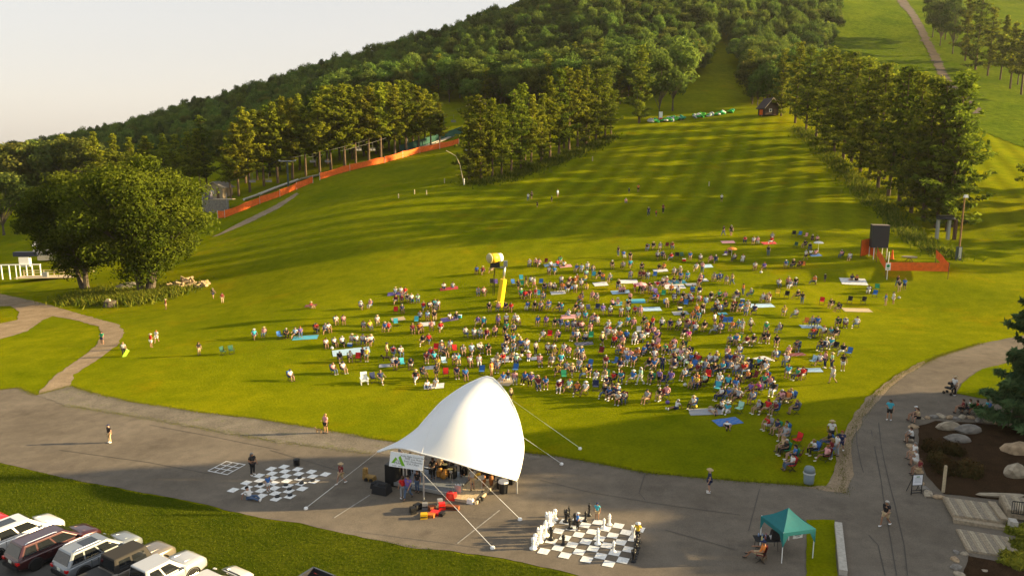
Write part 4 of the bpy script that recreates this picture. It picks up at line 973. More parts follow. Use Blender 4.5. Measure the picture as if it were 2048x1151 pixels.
    for s in (-1, 1):
        for fx in ((0.45,) if kind != 'pickup' else (0.40,)):
            p = P(s, fx, 0.0); m = MB(); m.box((p[0], s*(w*0.995), belt-0.22), (0.2, 0.03, 0.03)); m.build('door_handle', M_chrome, r)
    for s in (-1, 1):
        m = MB(); m.box((L*0.5, s*(w*0.985), 0.40), (L*0.42, 0.05, 0.16)); m.build('sill_trim', M_black, r)
        m = MB(); m.box(((xf+xr)/2-0.05, s*(y0+0.012), belt-0.03), ((xf-xr)*0.86, 0.02, 0.025)); m.build('belt_trim', M_chrome, r)
        for fx in ((xr+0.12) if kind == 'pickup' else L*0.30, (xf+xr)/2-0.05, xf-0.2):
            m = MB(); m.box((fx, s*w*0.992, (belt+0.45)/2), (0.018, 0.022, belt-0.62)); m.build('door_gap', M_dk, r)
    if kind == 'pickup':
        x1 = xr-0.12
        if cover is not None or badge == 'cover':
            m = MB(); m.box((x1/2+0.04, 0, belt+0.02), (x1-0.12, W*0.84, 0.03)); m.build('bed_cover', mat('tonneau', (0.035, 0.034, 0.033), 0.7), r)
        else:
            m = MB(); m.box((x1/2+0.03, 0, belt+0.012), (x1-0.2, W*0.78, 0.01)); m.build('bed_floor', M_black, r)
            for s in (-1, 1): m = MB(); m.box((x1/2+0.02, s*w*0.86, belt+0.16), (x1, 0.12, 0.32)); m.build('bed_wall', pm, r)
            m = MB(); m.box((0.05, 0, belt+0.16), (0.09, W*0.86, 0.32)); m.build('tailgate', pm, r)
    return r
def fr(u, v): return hit(u, v)
HD = math.radians(58)
car('parked_car', 'bright red car cut off by the left border', fr(12,1044), HD, paint('red', (0.55, 0.015, 0.02)), 4.9, 1.9, 1.5, 0.98, (0.85, 1.0), (3.6, 2.8, 0.7, 0.2), 'sedan')
car('parked_car', 'large white SUV with a dark sunroof beside the maroon one', fr(118,1056), HD, paint('white', (0.78, 0.77, 0.74)), 5.3, 2.05, 1.92, 1.18, (1.05, 1.2), (4.15, 3.2, 0.35, 0.1), 'suv', 0.41, True)
car('parked_car', 'dark maroon SUV with glinting windows and black roof', fr(190,1073), HD, paint('maroon', (0.045, 0.008, 0.010)), 5.2, 2.0, 1.80, 1.08, (0.95, 1.1), (4.1, 3.0, 0.45, 0.05), 'suv', 0.40, False, True)
car('parked_car', 'silver grey SUV with dark glass roof', fr(272,1090), HD, paint('grey', (0.22, 0.24, 0.26)), 4.85, 1.95, 1.76, 1.06, (0.98, 1.1), (3.8, 2.75, 0.45, 0.05), 'suv', 0.39, True, True)
car('parked_pickup', 'tan and grey pickup with black soft top and bed cover', fr(338,1112), HD, paint('sand', (0.20, 0.17, 0.135)), 5.5, 1.9, 1.88, 1.10, (1.08, 1.16), (3.95, 3.65, 1.65, 1.55), 'pickup', 0.42, cover=mat('soft_top', (0.03, 0.027, 0.024), 0.8))
car('parked_pickup', 'silver white pickup with a crew cab', fr(398,1134), HD, paint('silver', (0.50, 0.50, 0.50)), 5.8, 2.0, 1.92, 1.16, (1.12, 1.22), (4.45, 3.55, 1.95, 1.85), 'pickup', 0.42, badge='cover')
car('parked_car', 'cream white crossover nearest the bare grass bank', fr(492,1160), HD, paint('pearl', (0.66, 0.63, 0.57)), 4.8, 1.9, 1.68, 1.02, (0.88, 1.04), (3.85, 2.7, 0.5, 0.1), 'suv', 0.37, False, True)
car('parked_car', 'black car whose roof just shows at the bottom border', fr(560,1190), HD, paint('black', (0.012, 0.012, 0.014)), 4.6, 1.85, 1.5, 0.95, (0.85, 1.0), (3.3, 2.5, 0.6, 0.15), 'sedan', 0.35)
_f = fr(652, 1186); _h = HD+math.pi; _L = 5.8
_base = Vector(_f)+Vector((math.cos(_h), math.sin(_h), 0))*_L
car('parked_pickup', 'dark pickup backed in with an empty black bed, bottom border', _base, _h, paint('charcoal', (0.05, 0.05, 0.055)), _L, 2.0, 1.9, 1.08, (1.1, 1.2), (4.25, 3.55, 1.95, 1.85), 'pickup', 0.42)
# ------------------------------------------------------------------ teal pop-up shelter and its table
M_teal = mat('teal_fabric', (0.008, 0.135, 0.150), 0.7, var=0.06)
c4 = [hit(1520,1090), hit(1563,1126), hit(1625,1117), hit(1577,1080)]
ctr = sum(c4, Vector())/4
sh = thing('popup_shelter', 'teal pop-up shelter with white legs on the plaza', 'tent', ctr)
loc = [p-ctr for p in c4]; hL = [2.05, 2.05, 2.05, 2.05]
order = [0, 1, 2, 3]; eave = [loc[i]*1.04+Vector((0, 0, 2.0)) for i in order]; apex = Vector((0, 0, 2.95))
for i in range(4):
    a, b = eave[i], eave[(i+1) % 4]; m = MB()
    for k in range(6):
        for j in range(4):
            def S(s, t): 
                e = a.lerp(b, s); q = e.lerp(apex, t); q = q-Vector((0, 0, 0.10*math.sin(math.pi*t)+0.05*math.sin(math.pi*s)*(1-t))); return q
            m.quad(S(k/6, j/4), S((k+1)/6, j/4), S((k+1)/6, (j+1)/4), S(k/6, (j+1)/4))
    m.build('roof_panel', M_teal, sh, True)
    m = MB(); d = Vector((0, 0, -0.24)); m.quad(a, b, b+d, a+d); m.build('valance', M_teal, sh)
for i, p in enumerate(loc):
    m = MB(); m.tube([(p.x, p.y, 0), (p.x, p.y, 2.0)], 0.028, 6); m.build('leg', M_white, sh)
    m = MB(); t = (loc[(i+1) % 4]-p).normalized(); t2 = (loc[i-1]-p).normalized()
    for tt_ in (t, t2):
        e = eave[i]; m.add([e+Vector((0, 0, -0.2)), e+tt_*0.38+Vector((0, 0, -0.22)), e+Vector((0, 0, -0.95))], [(0, 1, 2)])
    m.build('corner_sleeve', M_teal, sh)
sgp = hit(1592, 1108); a = Vector(at_depth(1586, 1075, to_px(sgp)[2])); 
sg = thing('hanging_sign', 'small white sign hung under the teal shelter eave', 'sign', a, 0.25)
m = MB(); m.box((0.33, 0, 0.18), (0.66, 0.02, 0.46)); m.build('board', M_white, sg)
for k, (y, h, w) in enumerate(((0.33, 0.05, 0.34), (0.19, 0.11, 0.46), (0.06, 0.04, 0.26))):
    for q in range(6):
        m = MB(); m.box((0.33-w/2+w*(q+0.5)/6, -0.014, y), (w/6*0.7, 0.008, h)); m.build('lettering', M_ink, sg)
def table(name, label, p, rz, w, d, h, mt):
    r = thing(name, label, 'table', p, rz); m = MB(); m.box((0, 0, h), (w, d, 0.04)); m.build('tabletop', mt, r)
    for sx in (-1, 1):
        for sy in (-1, 1): m = MB(); m.tube([(sx*w*0.42, sy*d*0.4, 0), (sx*w*0.38, sy*d*0.4, h)], 0.018, 5); m.build('leg', M_black, r)
    return r
tp = hit(1532, 1098); table('folding_table', 'dark folding table covered with wares under the shelter', tp, 0.0, 1.5, 0.8, 0.74, M_dk)
wr = random.Random(2)
for i in range(12):
    x, y = wr.uniform(-0.6, 0.35), wr.uniform(-0.3, 0.3); c = wr.choice([(0.7, 0.7, 0.7), (0.5, 0.45, 0.2), (0.2, 0.3, 0.5), (0.6, 0.6, 0.55), (0.3, 0.1, 0.1)])
    m = MB(); hh = wr.uniform(0.06, 0.28); m.lathe([(0.05, 0), (0.055, hh*0.7), (0.03, hh*0.8), (0.03, hh)], n=8)
    tag(m.build('bottle', mat('ware_%d' % (i % 5), c, 0.4), None, True, loc=tp+Vector((x, y, 0.765))), 'small jar on the dark folding table, %s of twelve' % ORD[i], 'jar', 'jars on the folding table')
m = MB(); m.box((0, 0, 0.28), (0.55, 0.45, 0.5), taper=0.75); tag(m.build('black_bag', M_dk, None, loc=tp+Vector((0.5, 0.0, 0.765))), 'black bag on the end of the folding table', 'bag')
# ------------------------------------------------------------------ right: stones, boulders, shrubs, deck, sign
def rock_mesh(seed, sq, mt, sub=2):
    bm = bmesh.new(); bmesh.ops.create_icosphere(bm, subdivisions=sub, radius=0.5)
    for v in bm.verts:
        n = noise.noise(v.co*2.2+Vector((seed*7.1, 0, 0)))*0.35+noise.noise(v.co*5+Vector((seed, 3, 0)))*0.12
        v.co *= 1+n; v.co.z = max(v.co.z, -0.32)
        v.co.x *= sq[0]; v.co.y *= sq[1]; v.co.z *= sq[2]
    me = bpy.data.meshes.new('rock'); bm.to_mesh(me); bm.free(); me.materials.append(mt); return me
RM = [rock_mesh(i, (1, 0.8, 0.7), [M_stone, M_stone2, M_stone3][i % 3]) for i in range(6)]
edge = [(1842,838,.6),(1855,836,.6),(1868,835,.8),(1882,834,.9),(1898,836,.8),(1912,838,.7),(1924,835,.8),(1942,836,.7),(1958,842,.9),(1975,844,.8),(1990,846,.8),(2006,848,.9),(2022,849,.9),(1826,855,.9),(1820,868,.9),(1818,882,.8),(1824,896,.9),(1830,912,.8),(1836,926,.8),(1842,968,.7),(1848,978,.75),(1856,990,.9),(1876,995,.75),(1912,1105,.5),(1928,1108,.5),(1910,1120,.65),(1912,1136,.7),(1918,1150,.7),(1838,945,.8)]
for i, (u, v, s) in enumerate(edge):
    o = link('border_stone', RM[i % 6], None, hit(u, v)+Vector((0, 0, 0.1*s)), i*1.7, (s, s*0.9, s*0.8)); sec_ = 'far edge' if i < 13 else ('path side' if i < 23 or i == 28 else 'lower bed')
    tag(o, 'pale border stone of the mulch bed, %s, %s in order' % (sec_, ORD[i if i < 13 else (i-13 if i < 23 else (i-23 if i < 28 else 10))]), 'stone', 'stones ringing the mulch bed')
for u, v, s, k, rz, lb in [(1900,858,(2.3,1.0,1.5),0,0.05,'long pale boulder at the far side of the mulch bed'),(1936,864,(2.0,1.2,1.6),2,-0.1,'dark-stained boulder next to the long pale one'),(1915,882,(1.9,1.0,1.4),2,-0.35,'rounded grey boulder behind the bronze shrubs'),(2036,905,(2.2,1.5,2.0),1,-0.2,'tan layered boulder at the right border'),(2032,950,(2.0,1.4,2.0),0,0.3,'white boulder at the right border below the tan one'),(1960,988,(0,0,0),0,0,''),(2006,992,(3.4,0.8,0.55),3,-0.05,'flat long slab stone along the top of the deck')]:
    if s[0] == 0: continue
    tag(link('boulder', RM[k], None, hit(u, v)+Vector((0, 0, 0.12*s[2])), rz, s), lb, 'boulder')
tag(link('rock', RM[2], None, hit(262, 576)+Vector((0, 0, 0.3)), 0.4, (5.5, 3.2, 2.6)), 'big grey boulder under the large leafy trees', 'boulder')
def bush(name, label, cat, p, R, H, mt, seed, n=900, leafs=0.10, spiky=False, group=None):
    rng = np.random.default_rng(seed); r = thing(name, label, cat, p, 0, group)
    d = rng.normal(size=(n, 3)); d /= np.linalg.norm(d, axis=1, keepdims=True); d[:, 2] = np.abs(d[:, 2])
    rad = rng.uniform(0.5, 1, n)[:, None]*(1+0.25*np.sin(d[:, :1]*6+seed)*np.cos(d[:, 1:2]*5))
    C = d*rad*np.array([R, R, H]); V, Qd = leaves(C, leafs, rng, outward=d, aspect=2.2 if spiky else 1.0)
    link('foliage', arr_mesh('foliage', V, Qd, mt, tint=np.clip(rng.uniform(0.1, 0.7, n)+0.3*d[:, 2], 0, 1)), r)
    m = MB()
    for k in range(5): a = k*1.256; m.tube([(0, 0, 0), (math.cos(a)*R*0.6, math.sin(a)*R*0.6, H*0.6)], [0.03, 0.01], 4)
    m.build('stem', M_bark2, r); return r
for i, (u, v, R, lb) in enumerate([(1866,900,0.95,'bronze shrub nearest the sitting people'),(1905,905,0.9,'bronze shrub in front of the grey boulder'),(1876,922,0.8,'bronze shrub in the middle of the mulch bed'),(1893,942,1.05,'wide bronze shrub behind the wooden post'),(1935,945,1.15,'largest bronze shrub in the mulch bed')]):
    bush('bronze_shrub', lb, 'shrub', hit(u, v), R, R*0.95, M_shrub, 200+i, 1300, 0.11, False, 'bronze shrubs in the mulch bed')
for i, (u, v, R, mt, lb) in enumerate([(2040,1065,0.9,M_yel,'golden juniper beside the deck railing'),(2035,1125,1.0,M_yel,'golden juniper at the bottom right border'),(2055,1095,0.9,M_yel,'golden juniper between the other two at the border')]):
    bush('juniper', lb, 'shrub', hit(u, v), R, R*0.6, mt, 220+i, 1500, 0.10, True, 'golden junipers by the deck')
# deck and steps
M_woodg = mat('grey_wood', (0.24, 0.20, 0.15), 0.9, var=0.28, scale=7); M_woodl2 = mat('bleached_wood', (0.36, 0.30, 0.21), 0.9, var=0.25, scale=7)
def deck(name, label, P, n, z, along=True):
    o = P[0]; r = thing(name, label, 'deck', o)
    for i in range(n):
        a0, a1 = (i+0.06)/n, (i+0.94)/n
        c = [P[0].lerp(P[1], a0), P[0].lerp(P[1], a1), P[3].lerp(P[2], a1), P[3].lerp(P[2], a0)]
        zz = z+0.006*((i*7) % 3)
        m = MB(); top = [(q.x-o.x, q.y-o.y, zz) for q in c]; bot = [(x, y, zz-0.05) for x, y, _ in top]
        m.add(bot+top, [(0, 3, 2, 1), (4, 5, 6, 7), (0, 1, 5, 4), (1, 2, 6, 5), (2, 3, 7, 6), (3, 0, 4, 7)]); m.build('plank', [M_wood, M_woodg, M_woodl2][(i*5+i//3) % 3], r)
    for a, b in ((P[0], P[3]), (P[1], P[2]), (P[3], P[2]), (P[0], P[1])):
        m = MB(); q = (a+b)/2-o; d = b-a; m.box((q.x, q.y, z/2-0.02), (d.length, 0.06, max(0.06, z-0.06)), rz=math.atan2(d.y, d.x)); m.build('fascia', M_wood, r)
    return r
deck('wooden_deck', 'upper weathered plank deck beside the mulch bed', [hit(1886,1000), hit(1980,1012), hit(2005,1053), hit(1906,1041)], 18, 0.30)
deck('wooden_deck', 'lower weathered plank deck beside the asphalt path', [hit(1912,1060), hit(2015,1075), hit(2050,1120), hit(1935,1104)], 20, 0.14)
deck('wooden_deck', 'raised plank deck behind the railing at the right border', [hit(1998,1004), hit(2090,1016), hit(2110,1050), hit(2012,1040)], 18, 0.62)
def beam_box(name, label, cat, a, b, w, h, mt, z=0):
    d = b-a; m = MB(); m.box((0, 0, h/2+z), (d.length, w, h)); o = m.build(name, mt, None, loc=(a+b)/2, rz=math.atan2(d.y, d.x)); return tag(o, label, cat)
beam_box('timber_step', 'thick timber step between the two plank decks', 'step', hit(1906,1043), hit(2010,1058), 0.5, 0.26, M_wood)
beam_box('timber_step', 'short timber step up to the raised deck', 'step', hit(1982,1012), hit(2008,1052), 0.45, 0.46, M_wood)
beam_box('timber_curb', 'long wooden retaining curb beside the grass strip', 'curb', hit(1676,1052), hit(1686,1151), 0.45, 0.35, M_concrete)
beam_box('concrete_block', 'pale concrete block at the end of the deck steps', 'block', hit(2016,1060), hit(2032,1062), 0.6, 0.75, M_concrete)
tag(link('stepping_stone', RM[3], None, hit(1975,1140), 0.3, (1.0, 0.8, 0.2)), 'flat pale stepping stone in the lower mulch bed', 'stone')
ra, rb = hit(2020,1045), hit(2100,1055)
rl = thing('railing', 'black metal railing on the raised deck', 'railing', ra, math.atan2(rb.y-ra.y, rb.x-ra.x)); ll = (rb-ra).length
for z in (0.72, 1.55): m = MB(); m.box((ll/2, 0, z), (ll, 0.05, 0.05)); m.build('rail', M_black, rl)
for k in range(int(ll/0.13)): m = MB(); m.box((k*0.13, 0, 1.13), (0.03, 0.03, 0.82)); m.build('baluster', M_black, rl)
def post(name, label, cat, u, v, vt, rad, mt):
    p = hit(u, v); h = above(u, vt, p).z-p.z; m = MB(); m.tube([(0, 0, -0.1), (0, 0, h-0.08), (0, 0, h)], [rad, rad, rad*0.8], 9); return tag(m.build(name, mt, None, loc=p), label, cat)
post('wooden_post', 'round wooden post standing in the mulch bed', 'post', 1886, 984, 930, 0.11, M_woodl)
ep = hit(1832, 988); es = thing('easel_sign', 'black framed easel with a white notice beside the path', 'sign', ep, 0.12)
for x in (-0.38, 0.38): m = MB(); m.box((x, 0, 0.75), (0.05, 0.05, 1.5)); m.build('leg', M_black, es); m = MB(); m.tube([(x, 0, 1.3), (x, 0.55, 0)], 0.025, 4); m.build('brace', M_black, es)
for z in (0.15, 0.32, 1.5, 0.72): m = MB(); m.box((0, 0, z), (0.76, 0.045, 0.05)); m.build('crossbar', M_black, es)
m = MB(); m.box((0, -0.03, 1.11), (0.70, 0.02, 0.74)); m.build('notice', mat('notice_white', (0.72, 0.74, 0.80), 0.5), es)
for z, w in ((1.36, 0.25), (1.25, 0.45), (1.15, 0.5), (1.05, 0.45), (0.95, 0.5)): m = MB(); m.box((0, -0.045, z), (w, 0.006, 0.03 if w > 0.3 else 0.07)); m.build('lettering', mat('notice_ink', (0.35, 0.38, 0.42), 0.7) if w > 0.3 else mat('notice_logo', (0.10, 0.25, 0.12), 0.7), es)
def can(r):
    g = mat('bin_grey', (0.16, 0.20, 0.22), 0.5)
    m = MB(); m.lathe([(0.32, 0), (0.35, 0.1), (0.39, 0.85)], n=16); m.build('barrel', g, r, True)
    m = MB(); m.lathe([(0.43, 0.80), (0.43, 0.88), (0.40, 0.9)], n=16); m.build('bag_rim', mat('bin_bag', (0.45, 0.47, 0.48), 0.4), r)
    m = MB(); m.lathe([(0.40, 0.9), (0.38, 1.15), (0.30, 1.3), (0.05, 1.34)], n=16); m.build('lid', g, r, True)
gear('trash_can', 'grey domed trash can on the lawn beside the path', 'trash can', 1617, 966, 0, can)
# ------------------------------------------------------------------ snow gun
p = hit(999, 612); sgn = thing('snow_gun', 'tall yellow snow gun with white fan head among the crowd', 'snow gun', p)
k = 1/pxm(p)
def q(u, v, dy=0): a = above(u, v, p)-p; return Vector((a.x, a.y+dy, a.z))
m = MB(); m.tube([q(999,612), q(1003,585), q(1007,558)], [0.50, 0.50, 0.47], 8); m.build('tower', M_yellow, sgn)
m = MB(); m.tube([q(1007,558), q(1010,530)], 0.16, 10); m.build('piston', M_galv, sgn, True)
m = MB(); m.box(q(1011,527), (0.55, 0.6, 0.8)); m.build('swivel', M_grey, sgn)
m = MB(); m.box(q(1002,534), (1.3, 0.25, 0.2)); m.build('arm', M_grey, sgn)
hc = q(990, 516)
m = MB(); m.tube([hc+Vector((-0.75, -0.5, 0.05)), hc+Vector((-0.2, -0.2, 0.02)), hc+Vector((0.35, 0.2, 0))], [0.70, 0.70, 0.66], 16); m.build('fan_housing', mat('gun_yellow', (0.80, 0.50, 0.02), 0.5), sgn, True)
m = MB(); m.tube([hc+Vector((0.3, 0.17, 0)), hc+Vector((0.85, 0.55, 0.03))], [0.67, 0.60], 16); m.build('nozzle_ring', M_white, sgn, True)
m = MB(); m.tube([hc+Vector((-0.88, -0.6, 0.05)), hc+Vector((-0.72, -0.48, 0.05))], [0.60, 0.74], 16); m.build('intake', mat('gun_intake', (0.45, 0.40, 0.22), 0.5), sgn, True)
m = MB(); m.box(q(990,528), (1.4, 0.9, 0.9), taper=0.9); m.build('motor_box', M_black, sgn)
for u in (989, 986): m = MB(); m.tube([q(990,536), q(u,560), q(u,590)], 0.04, 5); m.build('hose', M_black, sgn)
m = MB(); m.tube([q(992,606)+Vector((math.cos(a)*0.7+0.4, math.sin(a)*0.7, 0.2)) for a in np.linspace(0, 6.28, 14)], 0.05, 5); m.build('base_ring', M_yellow, sgn)
# ------------------------------------------------------------------ right: covered screen tower and orange netting
bp = hit(1755, 515); s_ = pxm(bp)
tw = thing('speaker_tower', 'tall black boxed tower on white legs beside orange netting', 'tower', bp)
m = MB(); z1 = above(1755, 494, bp).z-bp.z; z2 = above(1755, 450, bp).z-bp.z; m.box((0, 0, (z1+z2)/2), (2.5, 2.0, z2-z1), rz=-0.25); m.build('box', mat('tower_black', (0.03, 0.032, 0.038), 0.6), tw)
m = MB(); m.box((0, 0, z2+0.03), (2.55, 2.05, 0.05), rz=-0.25); m.build('lid', mat('tower_lid', (0.16, 0.13, 0.11), 0.8), tw)
for sx in (-1, 1):
    for sy in (-1, 1): m = MB(); m.tube([(sx*1.05, sy*0.8, -0.3), (sx*1.05, sy*0.8, z1)], 0.06, 6); m.build('leg', M_white, tw)
def net_fence(name, label, pts, h, posts=True, mt=M_orange, dens=1.2, lift=0.25, post_mt=None, sag=0.08):
    H = [Vector(a) for a in hits(pts)]; o = H[0]; r = thing(name, label, 'fence', o)
    for a, b in zip(H[:-1], H[1:]):
        n = max(1, int((b-a).length/dens)); m = MB()
        for i in range(n):
            for j in range(2):
                def S(s, t):
                    q = a.lerp(b, s); z = ter(q.x, q.y)
                    w = 0.06*math.sin(s*n*2.1+t*3)+0.05*noise.noise(Vector((q.x, q.y, t)))
                    return (q.x-o.x+w, q.y-o.y-w, z-o.z+lift+t*h-sag*math.sin(math.pi*((s*n/3) % 1))*t)
                m.quad(S(i/n, j/2), S((i+1)/n, j/2), S((i+1)/n, (j+1)/2), S(i/n, (j+1)/2))
        m.build('netting', mt, r, True)
    if posts:
        for a, b in zip(H[:-1], H[1:]):
            n = max(1, int((b-a).length/(dens*3)))
            for i in range(n+1):
                q = a.lerp(b, i/n)-o; z = ter(q.x+o.x, q.y+o.y)-o.z
                m = MB(); m.tube([(q.x, q.y-0.05, z-0.1), (q.x, q.y-0.05, z+h+lift+0.12)], 0.05, 5); m.build('post', post_mt or M_woodl, r)
    return r
net_fence('netting_fence', 'orange netting fence on dark rails round the lift base', [(1752,524),(1770,556),(1895,558),(1870,530)], 1.3, True, M_orange, 1.5, 1.15, M_woodd, 0.0)
net_fence('netting_screen', 'upright orange netting screen left of the black tower', [(1720,515),(1738,510),(1750,518)], 2.6, True, M_orange, 0.8, 0.2, M_woodd, 0.0)
sp_ = hit(1773, 558); sn = thing('lift_sign', 'white sign with a green disc on the orange netting corner', 'sign', sp_+Vector((0, -0.15, 0)))
m = MB(); m.box((0, 0, 1.95), (0.75, 0.04, 1.1)); m.build('board', M_white, sn)
m = MB(); m.lathe([(0.24, 0), (0.23, 0.02)], n=16); o = m.build('disc', mat('sign_green', (0.0, 0.22, 0.06), 0.5), sn); o.rotation_euler = (math.pi/2, 0, 0); o.location = (0, -0.025, 2.05)
m = MB(); m.box((0, -0.03, 1.62), (0.34, 0.02, 0.07)); m.build('lettering', M_ink, sn)
m = MB(); m.tube([(0, 0.05, -0.2), (0, 0.05, 4.2)], 0.05, 6); m.build('pole', M_white, sn)
def picnic(name, label, u, v, sc):
    r = thing(name, label, 'table', hit(u, v), 0.2, None, sc)
    m = MB(); m.lathe([(1.0, 0.72), (1.0, 0.78)], n=12); m.build('tabletop', M_wood, r)
    for a in range(3): m = MB(); m.tube([(0.6*math.cos(a*2.1), 0.6*math.sin(a*2.1), 0), (0.1, 0, 0.72)], 0.05, 5); m.build('leg', M_woodd, r)
picnic('round_platform', 'round weathered wooden table inside the orange netting', 1818, 524, 1.15)
m = MB(); m.lathe([(0.22, 0), (0.22, 0.04), (0.17, 0.06), (0.05, 1.0)], n=12); tag(m.build('traffic_cone', M_orange, None, loc=hit(1784, 518), sc=1.5), 'orange cone left of the round wooden table', 'cone')
def lamp_pole(name, label, u, v, vt, mt, heads, rad=0.13, base=False):
    p = hit(u, v); h = above(u, vt, p).z-p.z; r = thing(name, label, 'lamp post', p)
    m = MB(); m.tube([(0, 0, -0.2), (0, 0, h)], [rad, rad*0.7], 8); m.build('pole', mt, r)
    for i, (dx, dz) in enumerate(heads):
        m = MB(); m.box((dx*0.5, 0, h+dz), (abs(dx)+0.1, 0.08, 0.08)); m.build('bracket', M_grey, r)
        m = MB(); m.box((dx, -0.15, h+dz+0.05), (0.55, 0.6, 0.45), taper=0.7); m.build('lamp_head', mat('lamp_white', (0.75, 0.75, 0.72), 0.4), r)
    if base: m = MB(); m.box((0, 0, 1.1), (0.7, 0.6, 2.2)); m.build('cabinet', mat('cabinet_green', (0.06, 0.09, 0.08), 0.6), r); m = MB(); m.box((0, -0.34, 1.2), (0.42, 0.08, 1.8)); m.build('meter_panel', M_galv, r)
lamp_pole('lamp_post', 'brown wooden lamp pole with grey cabinet at the lawn right', 1916, 520, 394, mat('pole_wood', (0.20, 0.11, 0.05), 0.9, var=0.2), [(0.1, 0.1)], 0.16, True)
lamp_pole('lamp_post', 'short double lamp post in front of the pine clump', 949, 358, 300, M_wood, [(-0.9, 0), (0.9, 0), (-2.0, 0), (0.3, 0.02)])
lamp_pole('lamp_post', 'single white lamp post among the middle pines', 1085, 318, 266, M_wood, [(0.5, 0.1)])
# lift drive at the tree row foot
p = hit(1884, 478); r = thing('lift_terminal', 'dark bullwheel lift drive under the last conifers', 'lift', p)
for x in (-1.0, 1.0, 2.2): m = MB(); m.box((x, 0, 1.7), (0.45, 0.5, 3.6)); m.build('column', M_woodd if x > 2 else M_grey, r)
m = MB(); m.lathe([(1.5, 0), (1.6, 0.15), (1.5, 0.3)], (0.3, 0, 3.6), 16); m.build('bullwheel', M_black, r)
m = MB(); m.box((0.2, 0, 4.0), (2.6, 1.2, 0.6)); m.build('housing', M_black, r)
# ------------------------------------------------------------------ hut at the head of the tubing hill, tubes, flag
def cabin(name, label, p, rz, w, d, h, roofh, wall_m, roof_m, over=0.5, window=True):
    r = thing(name, label, 'hut', p, rz)
    nb = max(6, int(h/0.32))
    for i in range(nb):
        z = h*(i+0.5)/nb
        for y in (-d/2, d/2): m = MB(); m.box((0, y, z), (w, 0.12, h/nb*0.94)); m.build('plank', wall_m, r)
        for x in (-w/2, w/2): m = MB(); m.box((x, 0, z), (0.12, d-0.14, h/nb*0.94)); m.build('plank', wall_m, r)
    for y in (-d/2, d/2): m = MB(); m.add([(-w/2, y, h), (w/2, y, h), (0, y, h+roofh)], [(0, 1, 2)]); m.build('gable', wall_m, r)
    for s in (-1, 1):
        m = MB(); a = (w/2+over)/ (w/2); x1, z1_ = s*(w/2+over), h-roofh*over/(w/2)
        m.add([(0, -d/2-over, h+roofh), (x1, -d/2-over, z1_), (x1, d/2+over, z1_), (0, d/2+over, h+roofh), (0, -d/2-over, h+roofh+0.15), (x1, -d/2-over, z1_+0.15), (x1, d/2+over, z1_+0.15), (0, d/2+over, h+roofh+0.15)], [(0, 1, 2, 3), (7, 6, 5, 4), (0, 4, 5, 1), (1, 5, 6, 2), (2, 6, 7, 3)]); m.build('roof', roof_m, r)
        m = MB(); m.tube([(0, -d/2-over-0.03, h+roofh+0.05), (x1, -d/2-over-0.03, z1_+0.05)], 0.11, 4); m.build('bargeboard', M_woodl, r)
    if window:
        f = link('window', None, r, (-w*0.12, -d/2-0.07, h*0.55)); m = MB(); m.box((0, 0, 0), (1.0, 0.06, 1.0)); m.build('frame', M_white, f); m = MB(); m.box((0, -0.04, 0), (0.7, 0.03, 0.75)); m.build('pane', M_glass, f)
        m = MB(); m.box((w*0.22, -d/2-0.07, h*0.38), (0.9, 0.06, h*0.72)); m.build('door', M_woodd, r)
    return r
cabin('hut', 'small dark brown hut at the head of the tubing hill', hit(1536, 231), 0.25, 4.8, 4.2, 2.7, 2.7, mat('hut_brown', (0.05, 0.034, 0.026), 0.9, var=0.3), mat('roof_dark', (0.06, 0.045, 0.045), 0.9), 0.6)
p = hit(1523, 233); m = MB(); m.tube([(0, 0, 0), (0, 0, 1.8)], 0.06, 5); r = thing('orange_panel', 'bright orange warning panel in front of the brown hut', 'panel', p); m.build('post', M_woodl, r); m = MB(); m.box((0, -0.06, 1.3), (1.5, 0.06, 1.6)); m.build('board', M_orange, r)
p = hit(1321, 243); r = thing('white_marker', 'white upright marker at the left end of the tubes', 'marker', p); m = MB(); m.box((0, 0, 1.5), (1.1, 0.5, 3.2)); m.build('panel', M_white, r); m = MB(); m.box((0, -0.28, 0.7), (1.0, 0.05, 0.9)); m.build('band', M_red, r)
TUB = [mat('tube_green', (0.02, 0.36, 0.05), 0.5), mat('tube_lime', (0.10, 0.48, 0.04), 0.5), mat('tube_grey', (0.45, 0.45, 0.47), 0.5), mat('tube_teal', (0.02, 0.30, 0.16), 0.5)]
def tube_mesh(mt):
    m = MB(); P = [(math.cos(a)*0.45, math.sin(a)*0.45, 0.2) for a in np.linspace(0, 2*math.pi, 15)]; m.tube(P, 0.2, 7, False); m.lathe([(0.46, 0.12), (0.46, 0.16)], n=12); return m.mesh('snow_tube', mt, True)
TM = [tube_mesh(t) for t in TUB]; tr_ = random.Random(8); tl_ = []
for i in range(62):
    u = tr_.choice([tr_.uniform(1298, 1390), tr_.uniform(1325, 1372), tr_.uniform(1390, 1465)]); v = 246-(u-1298)*0.12+tr_.uniform(-2.5, 2.5); tl_.append((u, v))
tl_.sort()
for i, ((u, v), p) in enumerate(zip(tl_, hits(tl_))):
    k_ = tr_.choice([0, 1, 1, 0, 3, 2]); o = link('snow_tube', TM[k_], None, p, 0, 1.45); o.rotation_euler = (tr_.choice([0, 0, 1.3, 0.6]), 0, tr_.uniform(0, 6)); o.location.z += 0.3
    tag(o, '%s snow tube near the tubing hill head, %s from the left' % (['green', 'lime', 'grey', 'teal'][k_], ordw(i)), 'snow tube', 'snow tubes at the hill head')
